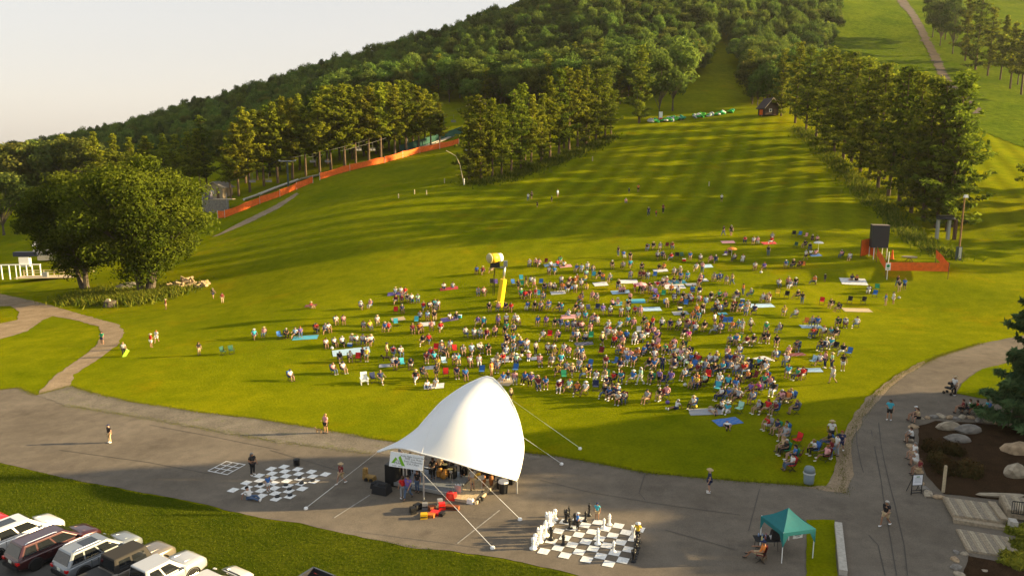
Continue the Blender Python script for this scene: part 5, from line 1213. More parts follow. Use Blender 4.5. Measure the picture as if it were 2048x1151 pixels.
# ------------------------------------------------------------------ left: chalet, slide track, fences, lift
cabin('chalet', 'small weathered shingle chalet behind the slide start', hit(440, 396), -0.25, 5.6, 5.0, 3.4, 1.5, M_wood, mat('roof_grey', (0.16, 0.15, 0.14), 0.9), 0.6)
p = hit(432, 425); r = thing('slide_platform', 'grey plank base of the slide start platform', 'platform', p, -0.1)
for i in range(16): m = MB(); m.box((-3.6+i*0.48, 0, 1.7), (0.44, 0.1, 3.4)); m.build('plank', M_stone3, r)
m = MB(); m.box((0, 2.0, 3.5), (7.8, 4.2, 0.2)); m.build('deck', M_wood, r)
for x in (3.4, -3.5): m = MB(); m.tube([(x, -0.2, 0), (x, -0.2, 5.4)], 0.09, 6); m.build('post', M_grey, r)
m = MB(); m.box((-2.6, 1, 4.6), (2.2, 1.6, 2.0)); m.build('control_box', mat('booth', (0.12, 0.11, 0.14), 0.6), r)
net_fence('safety_fence', 'long orange safety netting running up beside the slide', [(436,437),(450,436),(520,408),(560,394),(626,366)], 1.9, True, M_orange, 2.0, 0.15, M_white, 0.25)
net_fence('safety_fence', 'upper orange safety netting from the slide bend to the pines', [(640,360),(700,342),(770,326),(840,306),(918,289)], 1.9, True, M_orange, 2.4, 0.15, M_white, 0.25)
net_fence('green_fence', 'green netting fence along the upper slide track', [(800,307),(850,292),(925,268)], 2.6, True, mat('green_netting', (0.02, 0.085, 0.06), 0.8), 2.4, 0.15, M_grey, 0.1)
sl = [(488,403),(520,392),(555,378),(600,362),(660,348),(720,334),(780,318),(840,300),(905,276)]
H = [Vector(a) for a in hits(sl)]; r = thing('alpine_slide', 'grey concrete slide track climbing beside the orange netting', 'slide', H[0])
m = MB()
for a, b in zip(H[:-1], H[1:]):
    n = 4
    for i in range(n):
        A = a.lerp(b, i/n)-H[0]; B = a.lerp(b, (i+1)/n)-H[0]; t = (B-A).normalized(); s = Vector((t.y, -t.x, 0)).normalized()
        prof = [(-0.9, 0.75), (-0.55, 0.35), (0, 0.25), (0.55, 0.35), (0.9, 0.75)]
        for (x0, z0), (x1, z1_) in zip(prof[:-1], prof[1:]): m.quad(A+s*x0+Vector((0, 0, z0)), A+s*x1+Vector((0, 0, z1_)), B+s*x1+Vector((0, 0, z1_)), B+s*x0+Vector((0, 0, z0)))
m.build('track', M_concrete, r)
# chair lift: towers, cables, chairs
def lift_tower(label, u, v, vt):
    p = hit(u, v); h = above(u, vt, p).z-p.z; r = thing('lift_tower', label, 'lift tower', p, 0.45)
    m = MB(); m.tube([(0, 0, -0.3), (0, 0, h)], [0.28, 0.2], 8); m.build('mast', mat('tower_green', (0.05, 0.07, 0.06), 0.5), r)
    m = MB(); m.box((0, 0, h), (4.6, 0.25, 0.25)); m.build('crossarm', M_grey, r)
    for s in (-1, 1): m = MB(); m.box((s*2.2, 0, h+0.2), (0.3, 2.0, 0.3)); m.build('sheave_train', M_galv, r)
    return p+Vector((0, 0, h+0.4))
t1 = lift_tower('dark chairlift tower beside the lower orange netting', 577, 376, 322); t2 = lift_tower('chairlift tower in front of the fence pines', 815, 306, 258); t0 = Vector(above(425, 372, hit(430, 425))); t3 = Vector(above(1090, 150, hit(1090, 190)))
dirx = Vector((math.cos(0.45), math.sin(0.45), 0))
chm = MB(); chm.tube([(0, 0, 0), (0, 0, -1.8)], 0.04, 4); chm.tube([(-0.8, 0, -2.4), (-0.8, 0, -1.7), (0.8, 0, -1.7), (0.8, 0, -2.4)], 0.05, 4); chm.box((0, 0.1, -2.5), (1.7, 0.5, 0.08)); chm.box((0, 0.4, -2.2), (1.7, 0.06, 0.5)); chme = chm.mesh('lift_chair', mat('chair_grey', (0.16, 0.16, 0.16), 0.6))
ci = 0
for s in (-1, 1):
    r = thing('lift_cable', 'thin chairlift haul cable, %s line' % ('uphill' if s < 0 else 'downhill'), 'cable', t0); m = MB(); P = []
    for a, b in ((t0, t1), (t1, t2), (t2, t3)):
        for i in range(9):
            f = i/8; P.append(a.lerp(b, f)+dirx*s*2.2-Vector((0, 0, 1.2*math.sin(math.pi*f)))-t0)
    m.tube(P, 0.035, 4, False); m.build('cable', M_black, r)
    for f in (5, 11, 14, 20):
        o = link('lift_chair', chme, None, P[f]+t0, 0.45); tag(o, 'empty chairlift chair on the %s line, %s from the bottom' % ('uphill' if s < 0 else 'downhill', ORD[ci % 4]), 'lift chair', 'empty chairlift chairs'); ci += 1
# wind pole, stakes
p = hit(928, 370); r = thing('bent_pole', 'thin bent pale pole beside the pine clump', 'pole', p); tp_ = [above(928,370,p)-p, above(920,330,p)-p, above(912,312,p)-p, above(892,301,p)-p]
m = MB(); m.tube(tp_, [0.12, 0.1, 0.08, 0.06], 6); m.build('shaft', M_woodl, r); m = MB(); m.tube([(0, 0, 0), (0, 0, 1.6)], 0.16, 6); m.build('base', M_galv, r)
for i, (u, v) in enumerate([(889,366),(797,396),(829,388),(853,389),(1185,322),(1418,372)]): post('hydrant_stake', 'small pale snowmaking stake on the slope, %s counted from the fence side' % ORD[i], 'stake', u, v, v-9, 0.12, M_woodl)
# log pile, stump
lr = random.Random(4); lm = MB(); lm.tube([(-1, 0, 0), (1, 0, 0)], 1.0, 8); logme = lm.mesh('log', mat('cut_log', (0.42, 0.30, 0.17), 0.9, var=0.3))
lp = thing('log_pile', 'untidy pile of cut logs beside the largest tree', 'log pile', hit(383, 572))
for i in range(46):
    a = lr.uniform(-3.2, 3.4); hgt = max(0.1, 1.7-abs(a)*0.45); o = link('log', logme, lp, (a, lr.uniform(-1.2, 1.2), lr.uniform(0.1, hgt)), 0, (lr.uniform(0.5, 1.3), lr.uniform(0.13, 0.26), lr.uniform(0.13, 0.26)))
    o.rotation_euler = (0, lr.uniform(-0.5, 0.5), lr.uniform(-0.9, 0.9))
m = MB(); m.lathe([(1.15, 0), (1.0, 0.35), (0.95, 0.9), (0.88, 0.92)], n=14); st_ = thing('tree_stump', 'wide tree stump beside the dirt track', 'stump', hit(221, 612)); m.build('trunk', M_bark2, st_); m = MB(); m.box((-0.3, 0, 1.1), (0.8, 0.5, 0.35), taper=0.6); m.build('wood_chunk', M_woodl, st_)
# left lift terminal with white gate
p = hit(32, 558); r = thing('lift_terminal', 'chairlift terminal with dark boom and white gate by the left border', 'lift', p, 0.12)
for x in (-2.6, -1.1, 0.2, 1.0, 2.3, 3.4, 5.0): m = MB(); m.tube([(x, 0, 0), (x, 0, 3.0)], 0.14, 6); m.build('post', M_white, r)
m = MB(); m.box((1.2, 0, 3.05), (7.9, 0.22, 0.22)); m.build('gate_beam', M_white, r)
m = MB(); m.box((1.9, 0.6, 3.6), (2.0, 1.0, 2.0)); m.build('motor_room', M_white, r)
m = MB(); m.box((2.2, 0.8, 5.2), (4.6, 1.4, 0.9)); m.build('bullwheel_frame', mat('dark_blue', (0.02, 0.025, 0.05), 0.5), r)
m = MB(); m.box((7.0, 1.4, 5.7), (7.0, 0.7, 0.6), rz=0.08); m.build('boom', M_grey, r)
p = hit(110, 556); r = thing('loading_deck', 'pale wooden loading deck with railings by the lift terminal', 'deck', p, 0.12)
for i in range(10): m = MB(); m.box((0, -1.6+i*0.36, 0.35), (14, 0.34, 0.08)); m.build('plank', M_woodl, r)
for z in (0.9, 1.4): m = MB(); m.box((0, 1.9, z), (14, 0.08, 0.12)); m.build('rail', M_woodl, r)
for i in range(8): m = MB(); m.box((-6.8+i*1.95, 1.9, 0.75), (0.12, 0.12, 1.5)); m.build('post', M_woodl, r)
m = MB(); m.box((-1.5, -0.5, 0.85), (0.9, 0.8, 1.0)); m.build('crate', M_grey, r)
p = hit(120, 520); r = thing('lodge', 'pale grey lodge half hidden behind the leafy trees', 'building', p, 0.1)
m = MB(); m.box((0, 3, 1.8), (10, 6, 3.6)); m.build('wall', M_concrete, r)
m = MB(); m.add([(-5.6, -0.6, 3.5), (5.6, -0.6, 3.5), (5.6, 3, 5.6), (-5.6, 3, 5.6), (5.6, 6.6, 3.5), (-5.6, 6.6, 3.5)], [(0, 1, 2, 3), (3, 2, 4, 5)]); m.build('roof', mat('lodge_roof', (0.45, 0.46, 0.47), 0.6), r)
for x in (-3, 0, 3): m = MB(); m.box((x, -0.03, 1.9), (1.2, 0.05, 1.2)); m.build('window', M_glass, r)
# ------------------------------------------------------------------ people
def skin_mesh(name, J, E, mt, sub=1, root=0):
    """J: list of (x,y,z,r), E: edges -> evaluated skin + subdivision mesh"""
    bm = bmesh.new(); sl = bm.verts.layers.skin.verify(); vs = []
    for i, (x, y, z, r) in enumerate(J):
        v = bm.verts.new((x, y, z)); v[sl].radius = (r, r) if not hasattr(r, '__len__') else r; v[sl].use_root = (i == root); vs.append(v)
    for a, b in E: bm.edges.new((vs[a], vs[b]))
    me = bpy.data.meshes.new(name); bm.to_mesh(me); bm.free()
    o = bpy.data.objects.new('tmp', me); COL.objects.link(o)
    s = o.modifiers.new('s', 'SKIN'); s.use_smooth_shade = True
    if sub: u = o.modifiers.new('u', 'SUBSURF'); u.levels = u.render_levels = sub
    dg = bpy.context.evaluated_depsgraph_get(); out = bpy.data.meshes.new_from_object(o.evaluated_get(dg))
    bpy.data.objects.remove(o); bpy.data.meshes.remove(me); out.name = name
    out.materials.clear(); out.materials.append(mt)
    out.polygons.foreach_set('use_smooth', [True]*len(out.polygons)); return out
M_skin = [mat('skin_light', (0.34, 0.185, 0.115), 0.6), mat('skin_tan', (0.28, 0.145, 0.085), 0.6), mat('skin_fair', (0.38, 0.22, 0.15), 0.6), mat('skin_brown', (0.13, 0.065, 0.04), 0.6)]
HAIRC = {'brown hair': (0.06, 0.03, 0.015), 'blond hair': (0.28, 0.18, 0.07), 'grey hair': (0.20, 0.19, 0.18), 'dark hair': (0.015, 0.010, 0.008), 'white hair': (0.42, 0.40, 0.37), 'red hair': (0.25, 0.08, 0.02)}
CLO = {'w': ('white', (0.64, 0.63, 0.61)), 'k': ('black', (0.014, 0.014, 0.016)), 'n': ('navy', (0.018, 0.028, 0.085)), 'b': ('blue', (0.035, 0.14, 0.42)), 's': ('turquoise', (0.05, 0.36, 0.46)),
 'r': ('red', (0.55, 0.02, 0.018)), 'm': ('maroon', (0.16, 0.016, 0.022)), 'p': ('pink', (0.66, 0.30, 0.30)), 'o': ('orange', (0.66, 0.20, 0.04)), 'y': ('yellow', (0.70, 0.48, 0.04)), 'g': ('green', (0.03, 0.30, 0.14)),
 'e': ('grey', (0.30, 0.31, 0.33)), 't': ('tan', (0.44, 0.33, 0.19)), 'u': ('purple', (0.16, 0.10, 0.34)), 'i': ('mint', (0.36, 0.62, 0.48)), 'j': ('denim', (0.07, 0.11, 0.19)), 'd': ('dark green', (0.02, 0.08, 0.05)), 'l': ('light blue', (0.38, 0.55, 0.68)), 'v': ('magenta', (0.55, 0.04, 0.28))}
def cmat(c, pre='cloth'): return mat('%s_%s' % (pre, CLO[c][0].replace(' ', '_')), CLO[c][1], 0.85)
def pose(kind):
    P = {}
    def both(n, x, y, z, x2=None, y2=None, z2=None):
        P[n+'R'] = (x, y, z); P[n+'L'] = (-x if x2 is None else x2, y if y2 is None else y2, z if z2 is None else z2)
    if kind.startswith('stand'):
        P.update(pel=(0, 0, .93), spi=(0, .01, 1.14), che=(0, 0, 1.33), nec=(0, 0, 1.47), hea=(0, .02, 1.57), top=(0, .01, 1.66))
        both('sho', .17, 0, 1.40); both('hip', .09, 0, .88)
        if kind == 'stand0': both('elb', .24, -.03, 1.14); both('wri', .26, .05, .91); both('kne', .10, .03, .49); both('ank', .11, -.02, .08)
        if kind == 'stand1': both('elb', .27, .02, 1.14, -.24, .02, 1.13); both('wri', .10, .26, 1.16, -.26, .10, .92); both('kne', .11, .04, .49, -.10, .0, .49); both('ank', .13, .0, .08, -.11, -.06, .08)
        if kind == 'stand2': both('elb', .24, -.16, 1.15, -.23, .12, 1.15); both('wri', .24, -.12, .92, -.22, .30, 1.0); both('kne', .10, .20, .52, -.10, -.02, .50); both('ank', .10, .26, .10, -.10, -.32, .16)
    elif kind.startswith('sit'):
        b = {'sit0': -.08, 'sit1': .10, 'sit2': -.16}[kind]
        P.update(pel=(0, -.12, .50), spi=(0, -.12+b*.4, .70), che=(0, -.12+b*.8, .90), nec=(0, -.10+b, 1.04), hea=(0, -.07+b*.9, 1.14), top=(0, -.08+b*.9, 1.23))
        c = P['che']; both('sho', .17, c[1], .97); both('hip', .09, -.08, .48)
        if kind == 'sit0': both('elb', .25, c[1]+.06, .74); both('wri', .12, .16, .64); both('kne', .13, .34, .52); both('ank', .13, .36, .09)
        if kind == 'sit1': both('elb', .24, c[1]+.20, .78); both('wri', .06, .34, .68); both('kne', .16, .32, .52); both('ank', .14, .28, .09)
        if kind == 'sit2': both('elb', .30, c[1]+.08, .74); both('wri', .30, .16, .70); both('kne', .12, .34, .50, -.05, .36, .58); both('ank', .12, .58, .10, .14, .48, .34)
    elif kind == 'floor0':
        P.update(pel=(0, 0, .12), spi=(0, -.06, .32), che=(0, -.08, .52), nec=(0, -.06, .66), hea=(0, -.02, .76), top=(0, -.03, .85))
        both('sho', .17, -.08, .59); both('hip', .09, .03, .12); both('elb', .24, .06, .36); both('wri', .10, .28, .38); both('kne', .14, .36, .40); both('ank', .13, .56, .07)
    elif kind == 'floor1':
        P.update(pel=(0, 0, .11), spi=(0, -.10, .30), che=(0, -.16, .48), nec=(0, -.18, .61), hea=(0, -.16, .71), top=(0, -.17, .80))
        both('sho', .17, -.16, .55); both('hip', .09, .03, .11); both('elb', .26, -.28, .32); both('wri', .24, -.38, .06); both('kne', .11, .44, .16, -.11, .40, .26); both('ank', .12, .82, .08, -.04, .74, .07)
    elif kind == 'lie':
        P.update(pel=(0, 0, .12), spi=(0, -.22, .12), che=(0, -.42, .13), nec=(0, -.57, .13), hea=(0, -.68, .14), top=(0, -.77, .14))
        both('sho', .18, -.47, .12); both('hip', .09, .05, .11); both('elb', .30, -.28, .08); both('wri', .22, -.05, .08); both('kne', .10, .45, .12, -.12, .38, .38); both('ank', .10, .86, .08, -.12, .60, .08)
    return P
def V3(a): return np.array(a, float)
def build_pose(kind):
    P = {k: V3(v) for k, v in pose(kind).items()}
    J = []; E = []; ix = {}
    def add(n, p, r, par=None):
        ix[n] = len(J); J.append((*p, r))
        if par: E.append((ix[par], ix[n]))
    add('pel', P['pel'], (.145, .105)); add('spi', P['spi'], (.125, .095), 'pel'); add('che', P['che'], (.145, .105), 'spi'); add('nec', P['nec'], .05, 'che')
    hd = P['top']-P['hea']; add('hea', P['hea']-hd*0.2, .078, 'nec'); add('top', P['hea']+hd*0.75, .085, 'hea')
    fw = np.cross(hd, [1, 0, 0]); fw = -fw/np.linalg.norm(fw)
    if kind == 'lie': fw = np.array([0, 0, 1.0])
    elif fw[1] < 0: fw = -fw
    add('nose', P['hea']+hd*0.15+fw*.105, .014, 'hea')
    for s, sg in (('R', 1), ('L', -1)):
        add('sho'+s, P['sho'+s], .058, 'che'); add('elb'+s, P['elb'+s], .040, 'sho'+s); add('wri'+s, P['wri'+s], .028, 'elb'+s)
        d = P['wri'+s]-P['elb'+s]; d /= np.linalg.norm(d)
        side = np.cross(d, [0, 0, 1.0]) if abs(d[2]) < 0.9 else np.array([0, 1.0, 0]); side /= np.linalg.norm(side)
        palm = P['wri'+s]+d*.07; add('pal'+s, palm, .032, 'wri'+s)
        for k, (off, ln) in enumerate(((-.030, .065), (-.010, .078), (.010, .074), (.028, .058))):
            dn = np.array([0, 0, -0.25]); add('f%d%s' % (k, s), palm+side*off*1.1+d*ln, .009, 'pal'+s); add('g%d%s' % (k, s), palm+side*off*1.15+d*(ln+.022)+dn*.06, .008, 'f%d%s' % (k, s))
        add('th'+s, palm-side*.05+d*.02, .011, 'pal'+s)
        add('hip'+s, P['hip'+s], .085, 'pel'); add('kne'+s, P['kne'+s], .056, 'hip'+s)
        mid = P['kne'+s]*.62+P['ank'+s]*.38; add('cal'+s, mid+np.array([0, -.015, 0]), .050, 'kne'+s); add('ank'+s, P['ank'+s], .034, 'cal'+s)
        sh = P['ank'+s]-P['kne'+s]; sh /= np.linalg.norm(sh); toe = np.array([0, .15, -.03]) if abs(sh[2]) > .6 else np.array([0, .05, .13])
        add('toe'+s, P['ank'+s]+toe, .036, 'ank'+s)
    body = skin_mesh('body_'+kind, J, E, M_skin[0], 1)
    # shirt
    def cloth(nm, pts, edges, root=0): return skin_mesh(nm+'_'+kind, pts, edges, cmat('w'), 1, root)
    T = []; TE = []
    T.append((*(P['pel']*.85+P['spi']*.15), (.172, .135))); T.append((*P['spi'], (.150, .120))); T.append((*P['che'], (.172, .130))); T.append((*(P['nec']*.6+P['che']*.4), .085)); TE += [(0, 1), (1, 2), (2, 3)]
    for s in 'RL':
        n = len(T); T.append((*P['sho'+s], .078)); T.append((*(P['sho'+s]*.35+P['elb'+s]*.65), .062)); TE += [(2, n), (n, n+1)]
    shirt = cloth('shirt', T, TE, 1)
    def legs(f, r1, r2):
        T = [(*P['pel'], (.165, .125))]; TE = []
        for s in 'RL':
            n = len(T); T.append((*P['hip'+s], .104))
            if f <= 1: T.append((*(P['hip'+s]*(1-f)+P['kne'+s]*f), r1)); TE += [(0, n), (n, n+1)]
            else: T.append((*P['kne'+s], .074)); T.append((*(P['kne'+s]*.12+P['ank'+s]*.88), r2)); TE += [(0, n), (n, n+1), (n+1, n+2)]
        return T, TE
    shorts = cloth('shorts', *legs(.8, .086, 0)); trousers = cloth('trousers', *legs(2, .07, .056))
    # shoes, hair, hats
    m = MB()
    for s in 'RL':
        sh = P['ank'+s]-P['kne'+s]; sh /= np.linalg.norm(sh)
        c = P['ank'+s]+(np.array([0, .06, -.035]) if abs(sh[2]) > .6 else np.array([0, .03, .05])); q = (.9, 2.1, .75) if abs(sh[2]) > .6 else (.9, .8, 2.0)
        m.ball(c, .062, 8, 6, q)
    shoes = m.mesh('shoes_'+kind, M_white, True)
    hd_n = hd/np.linalg.norm(hd); cc = P['hea']+hd*0.45-fw*.012
    rot = Vector((0, 0, 1)).rotation_difference(Vector(hd_n)).to_matrix()
    def on_head(mb, nm, mt):
        for i, v in enumerate(mb.v): mb.v[i] = tuple(rot@Vector(v)+Vector(cc))
        return mb.mesh(nm+'_'+kind, mt, True)
    h = MB(); h.lathe([(.098, -.045), (.108, .0), (.105, .05), (.085, .09), (.045, .112), (.01, .118)], n=12)
    h.v = [(x, y-(0.02 if z < 0.02 else 0), z-(0.05 if y < 0 and z < 0 else (-0.045 if z < 0 else 0))) for x, y, z in h.v]
    hair = on_head(h, 'hair', M_dk)
    h = MB(); h.lathe([(.098, -.045), (.108, .0), (.105, .05), (.085, .09), (.045, .112), (.01, .118)], n=12); h.v = [(x, y-(0.02 if z < 0.02 else 0), z-(0.05 if y < 0 and z < 0 else (-0.045 if z < 0 else 0))) for x, y, z in h.v]
    h.box((0, -.085, -.12), (.17, .07, .26), taper=0.9); longh = on_head(h, 'long_hair', M_dk)
    h = MB(); h.lathe([(.104, .015), (.108, .05), (.088, .105), (.02, .122)], n=12); h.box((0, .13, .03), (.15, .12, .018)); cap = on_head(h, 'cap', M_white)
    h = MB(); h.lathe([(.20, .02), (.205, .03), (.112, .045), (.108, .10), (.08, .125), (.02, .128)], n=14); hat = on_head(h, 'hat', M_white)
    return dict(body=body, shirt=shirt, shorts=shorts, trousers=trousers, shoes=shoes, hair=hair, long_hair=longh, cap=cap, hat=hat)
POSES = {k: build_pose(k) for k in ('stand0', 'stand1', 'stand2', 'sit0', 'sit1', 'sit2', 'floor0', 'floor1', 'lie')}
# ------------------------------------------------------------------ folding chairs
def chair_meshes():
    m = MB(); m.box((0, 0, .44), (.50, .46, .03)); seat = m.mesh('seat', cmat('n', 'canvas'))
    m = MB(); R_x = Matrix.Rotation(-0.22, 3, 'X')
    m.box((0, -.29, .70), (.52, .03, .50), R=Matrix.Rotation(0.25, 3, 'X')); back = m.mesh('backrest', cmat('n', 'canvas'))
    m = MB()
    for s in (-1, 1):
        m.tube([(s*.27, .22, 0), (s*.26, -.22, .46), (s*.27, -.36, .95)], .014, 4); m.tube([(s*.27, -.26, 0), (s*.26, .22, .44), (s*.29, .22, .62)], .014, 4); m.box((s*.29, -.02, .63), (.06, .5, .02))
    m.tube([(-.27, .22, .02), (.27, -.26, .02)], .012, 4); m.tube([(.27, .22, .02), (-.27, -.26, .02)], .012, 4)
    frame = m.mesh('frame', M_black)
    # reclining white lawn chair
    m = MB()
    for i in range(5): m.box((-.24+i*.12, -.33+.02, .72), (.10, .03, .75), R=Matrix.Rotation(0.35, 3, 'X'))
    for i in range(5): m.box((0, -.15+i*.1, .36), (.55, .085, .03))
    slats = m.mesh('slats', M_white)
    m = MB()
    for s in (-1, 1): m.box((s*.3, .2, .28), (.07, .09, .56)); m.box((s*.3, -.22, .2), (.07, .1, .4)); m.box((s*.32, -.02, .58), (.13, .75, .03))
    lfr = m.mesh('frame', M_white)
    return seat, back, frame, slats, lfr
CH = chair_meshes()
ZONES = [((0, 560, 400, 720), 'near the dirt track'), ((400, 560, 640, 800), 'at the crowd left fringe'), ((640, 560, 800, 800), 'in the crowd left wing'), ((800, 540, 930, 700), 'left of the snow gun'),
 ((930, 480, 1030, 640), 'around the snow gun'), ((800, 700, 1010, 800), 'behind the canopy left side'), ((930, 640, 1030, 700), 'below the snow gun'), ((1030, 480, 1180, 560), 'in back rows beside snow gun'), ((1030, 560, 1180, 650), 'in middle rows beside snow gun'),
 ((1010, 650, 1130, 740), 'in rows behind canopy peak'), ((1010, 740, 1180, 830), 'in front row beside canopy'), ((1130, 650, 1260, 740), 'in the crowd centre'), ((1180, 740, 1320, 830), 'in the centre front rows'),
 ((1180, 480, 1320, 560), 'in the crowd upper middle'), ((1180, 560, 1320, 650), 'around the turquoise blanket'), ((1260, 650, 1400, 740), 'in crowd right of centre'), ((1320, 480, 1480, 560), 'in the crowd upper right'), ((1320, 560, 1480, 650), 'below the large white blankets'),
 ((1320, 740, 1480, 860), 'around the plaid blanket'), ((1400, 650, 1560, 740), 'in the crowd right rows'), ((1480, 740, 1600, 860), 'at the crowd right front'), ((1560, 640, 1720, 800), 'at the crowd right fringe'), ((1480, 440, 1720, 560), 'below the black tower'), ((1480, 560, 1720, 650), 'left of the white blanket'),
 ((1640, 540, 1860, 660), 'in front of the orange netting'), ((1500, 840, 1720, 990), 'near the grey trash can'), ((1230, 400, 1500, 480), 'high on the mown slope'), ((980, 360, 1300, 440), 'playing up on the mown slope'), ((1800, 780, 2048, 1000), 'around the mulch bed')]
def zone(u, v):
    for (a, b, c, d), n in ZONES:
        if a <= u < c and b <= v < d: return n
    return 'on the plaza'
PEOPLE = []   # dict entries
CHAIRS = []
def parse(tile, s):
    ox, oy, k = tile
    for it in s.replace('\n', ';').split(';'):
        f = it.split()
        if len(f) < 4: continue
        u, v = ox+float(f[0])/k, oy+float(f[1])/k; pz = f[2]; c = f[3]
        o = dict(x.split('=') for x in f[4:])
        if pz == 'e': CHAIRS.append((u, v, c, None))
        else: PEOPLE.append(dict(u=u, v=v, pose=pz, c=c, **o))
# every figure: x y pose top-colour (c chair, g ground, s standing, k child standing, l lying, e empty chair); l= lower colour, a= chair colour, h= headwear
parse((240, 560, 5.12), """955 188 s k;1050 235 s m;472 300 s m l=t;320 688 s r l=w h=hat;378 640 s w l=w;40 775 s e l=k;812 768 s k l=t;1060 765 e d;1145 755 e d
1385 610 c s;1465 590 c p h=hat;1640 605 e b;1715 600 c k;1778 598 c l;1848 590 c u;2025 545 c m;1960 285 g m h=hat;1770 1035 c w h=cap""")
parse((600, 560, 5.005), """625 300 c e h=hat;685 290 c p h=hat;955 130 g w;1010 125 g w;1050 130 g r;955 245 c m;1020 235 c m;1085 225 c k l=w;1125 235 c w;1180 235 c i;1240 310 c r
1310 305 c w;1360 285 c s;1385 300 c w;1340 335 c t;960 340 e r;1030 340 c n;1185 410 c e;1275 410 c l;1348 410 c k;1500 390 g w;1565 385 g k;1165 440 e s;1135 545 c m;1200 540 c o;1225 528 c t
1315 515 c p;1410 525 c r l=w;370 455 c w;440 450 c p l=k;640 510 c e;715 510 c y;780 460 c w a=m;835 525 c b;895 520 c r;960 460 e s;180 535 c r;250 545 c e;305 530 c w a=n
270 690 c w;370 675 c w l=k;445 670 c w;515 650 c w;580 650 c w;630 655 c w;680 665 c w;720 660 c w;410 830 c k;510 825 c w;578 815 e r;630 810 s n;668 815 s y
360 945 c p;460 935 c w;870 770 s t l=t;950 770 c m;1020 775 c w;955 900 c n;1025 870 e s;1105 900 c k l=w;930 840 g w;735 1020 e n;830 1040 c n l=t
1220 660 c k l=t;1300 645 c r;1360 720 e r;1420 715 c r;1490 710 c w;1550 735 e r;1270 835 c m;1305 790 c r;1360 830 c s;1400 760 c e;1475 780 c k;1545 850 c w;1590 850 c s;1445 860 e l
1385 885 k y;1365 990 s k;1640 765 c e;1730 755 c l;1820 735 c w;1890 750 c k;1715 875 c w a=r;1795 870 c w a=r;1165 1035 c k a=o;1265 980 c k;1275 1080 g w;1360 1060 g w
1460 975 e r;1575 990 c n;1665 1010 c b;1820 950 e b;1915 960 s o;1970 930 c e;1440 85 g w;1530 75 g e;1785 165 c e l=j;1855 165 c p;1770 465 c u;1835 475 c s h=hat;1980 465 c u
1680 575 c e;1750 590 c w;1810 590 c w;1870 595 c m h=hat;1945 570 c p;1900 320 c k;1975 320 c p""")
parse((900, 480, 5.753), """300 400 c b;378 405 c m;465 385 c t;635 830 c n;695 835 c r;485 525 e k;528 530 e u;730 530 e b;785 580 s k;875 545 s k;920 520 c w;970 555 s w l=p;825 545 e g;820 480 e s;1045 525 e b
1080 595 c k;1160 585 c t;1208 600 c w;1270 600 c o;910 315 c w;975 305 c p;1020 315 c p;1095 285 e m;1160 300 g w;1275 280 c g;1310 300 g w;1240 290 g r;1140 405 c w;1210 405 c b
1440 380 c b;1505 380 c l;1575 360 c w;1645 385 c t;1570 445 c i;1650 440 e s;1700 455 c k;865 690 c r;910 680 c m;985 665 c r;1060 705 c e;1015 660 e s;1365 530 c k;1420 530 c o;1460 500 c o;1530 500 c y
1570 560 g y;1440 610 c w;1500 560 c w;1480 735 c o;1520 720 s k;1625 700 c p;1690 720 c e;960 820 c k;1040 820 c e;1120 800 c p a=r;1205 825 c k;1275 830 c s;1420 840 c k a=n;1515 840 c w a=n
1600 830 e n;1690 820 e n;1365 870 g w;555 975 c e;645 975 c w;800 990 c w l=t""")
parse((980, 640, 5.753), """165 185 c k;260 165 c e;185 310 c k;262 290 c s;545 75 c b;640 75 c u;735 95 c k;820 95 c n;885 130 c b;965 130 c e;1000 20 c w;1095 20 c s;1075 140 c p;1145 150 c p;1165 40 c m;1245 65 c w
1335 125 c w;1470 120 c l;1565 70 c s;1645 100 c p;590 240 c w;685 215 e r;755 245 c p;1010 250 c w;1100 220 g w;1160 230 e g;1290 300 s t;1350 190 c r;1435 220 c w;1415 310 c r;1520 310 c p;1560 250 c b;1650 280 c w
335 345 c b;425 350 c w;525 400 s e;180 430 c w;260 380 c e;445 450 g p;250 460 g t;150 510 c r;300 530 c i;365 410 g k;150 690 g b;210 665 g k;290 610 e b;375 740 c b;460 760 c u;550 790 c o;640 800 c b
745 395 c w;830 400 c w;905 430 c p;980 450 c e;1045 450 c b;720 440 c y;580 540 c p a=r;690 540 c e;825 530 c s;1065 510 c t;765 650 c y;860 620 c e;955 650 c t;1010 590 c e;1055 680 c y;1130 660 c k
1140 560 e b;1205 720 c w;850 690 e g;790 830 c m;875 830 c i;985 870 c o;1070 870 c w;1275 410 e m;1460 400 c p;1520 415 e o;1325 550 c m l=w;1425 530 e b;1500 590 c n;1600 480 c p;1660 460 c o;1640 540 c b
1300 700 c t l=w;1385 740 c r;1495 735 c s;1605 735 c b;1320 790 c n;1285 900 c k;1345 920 c b;1400 930 c n;1465 900 c l;1535 970 c e l=j;1215 810 e n;240 915 k t""")
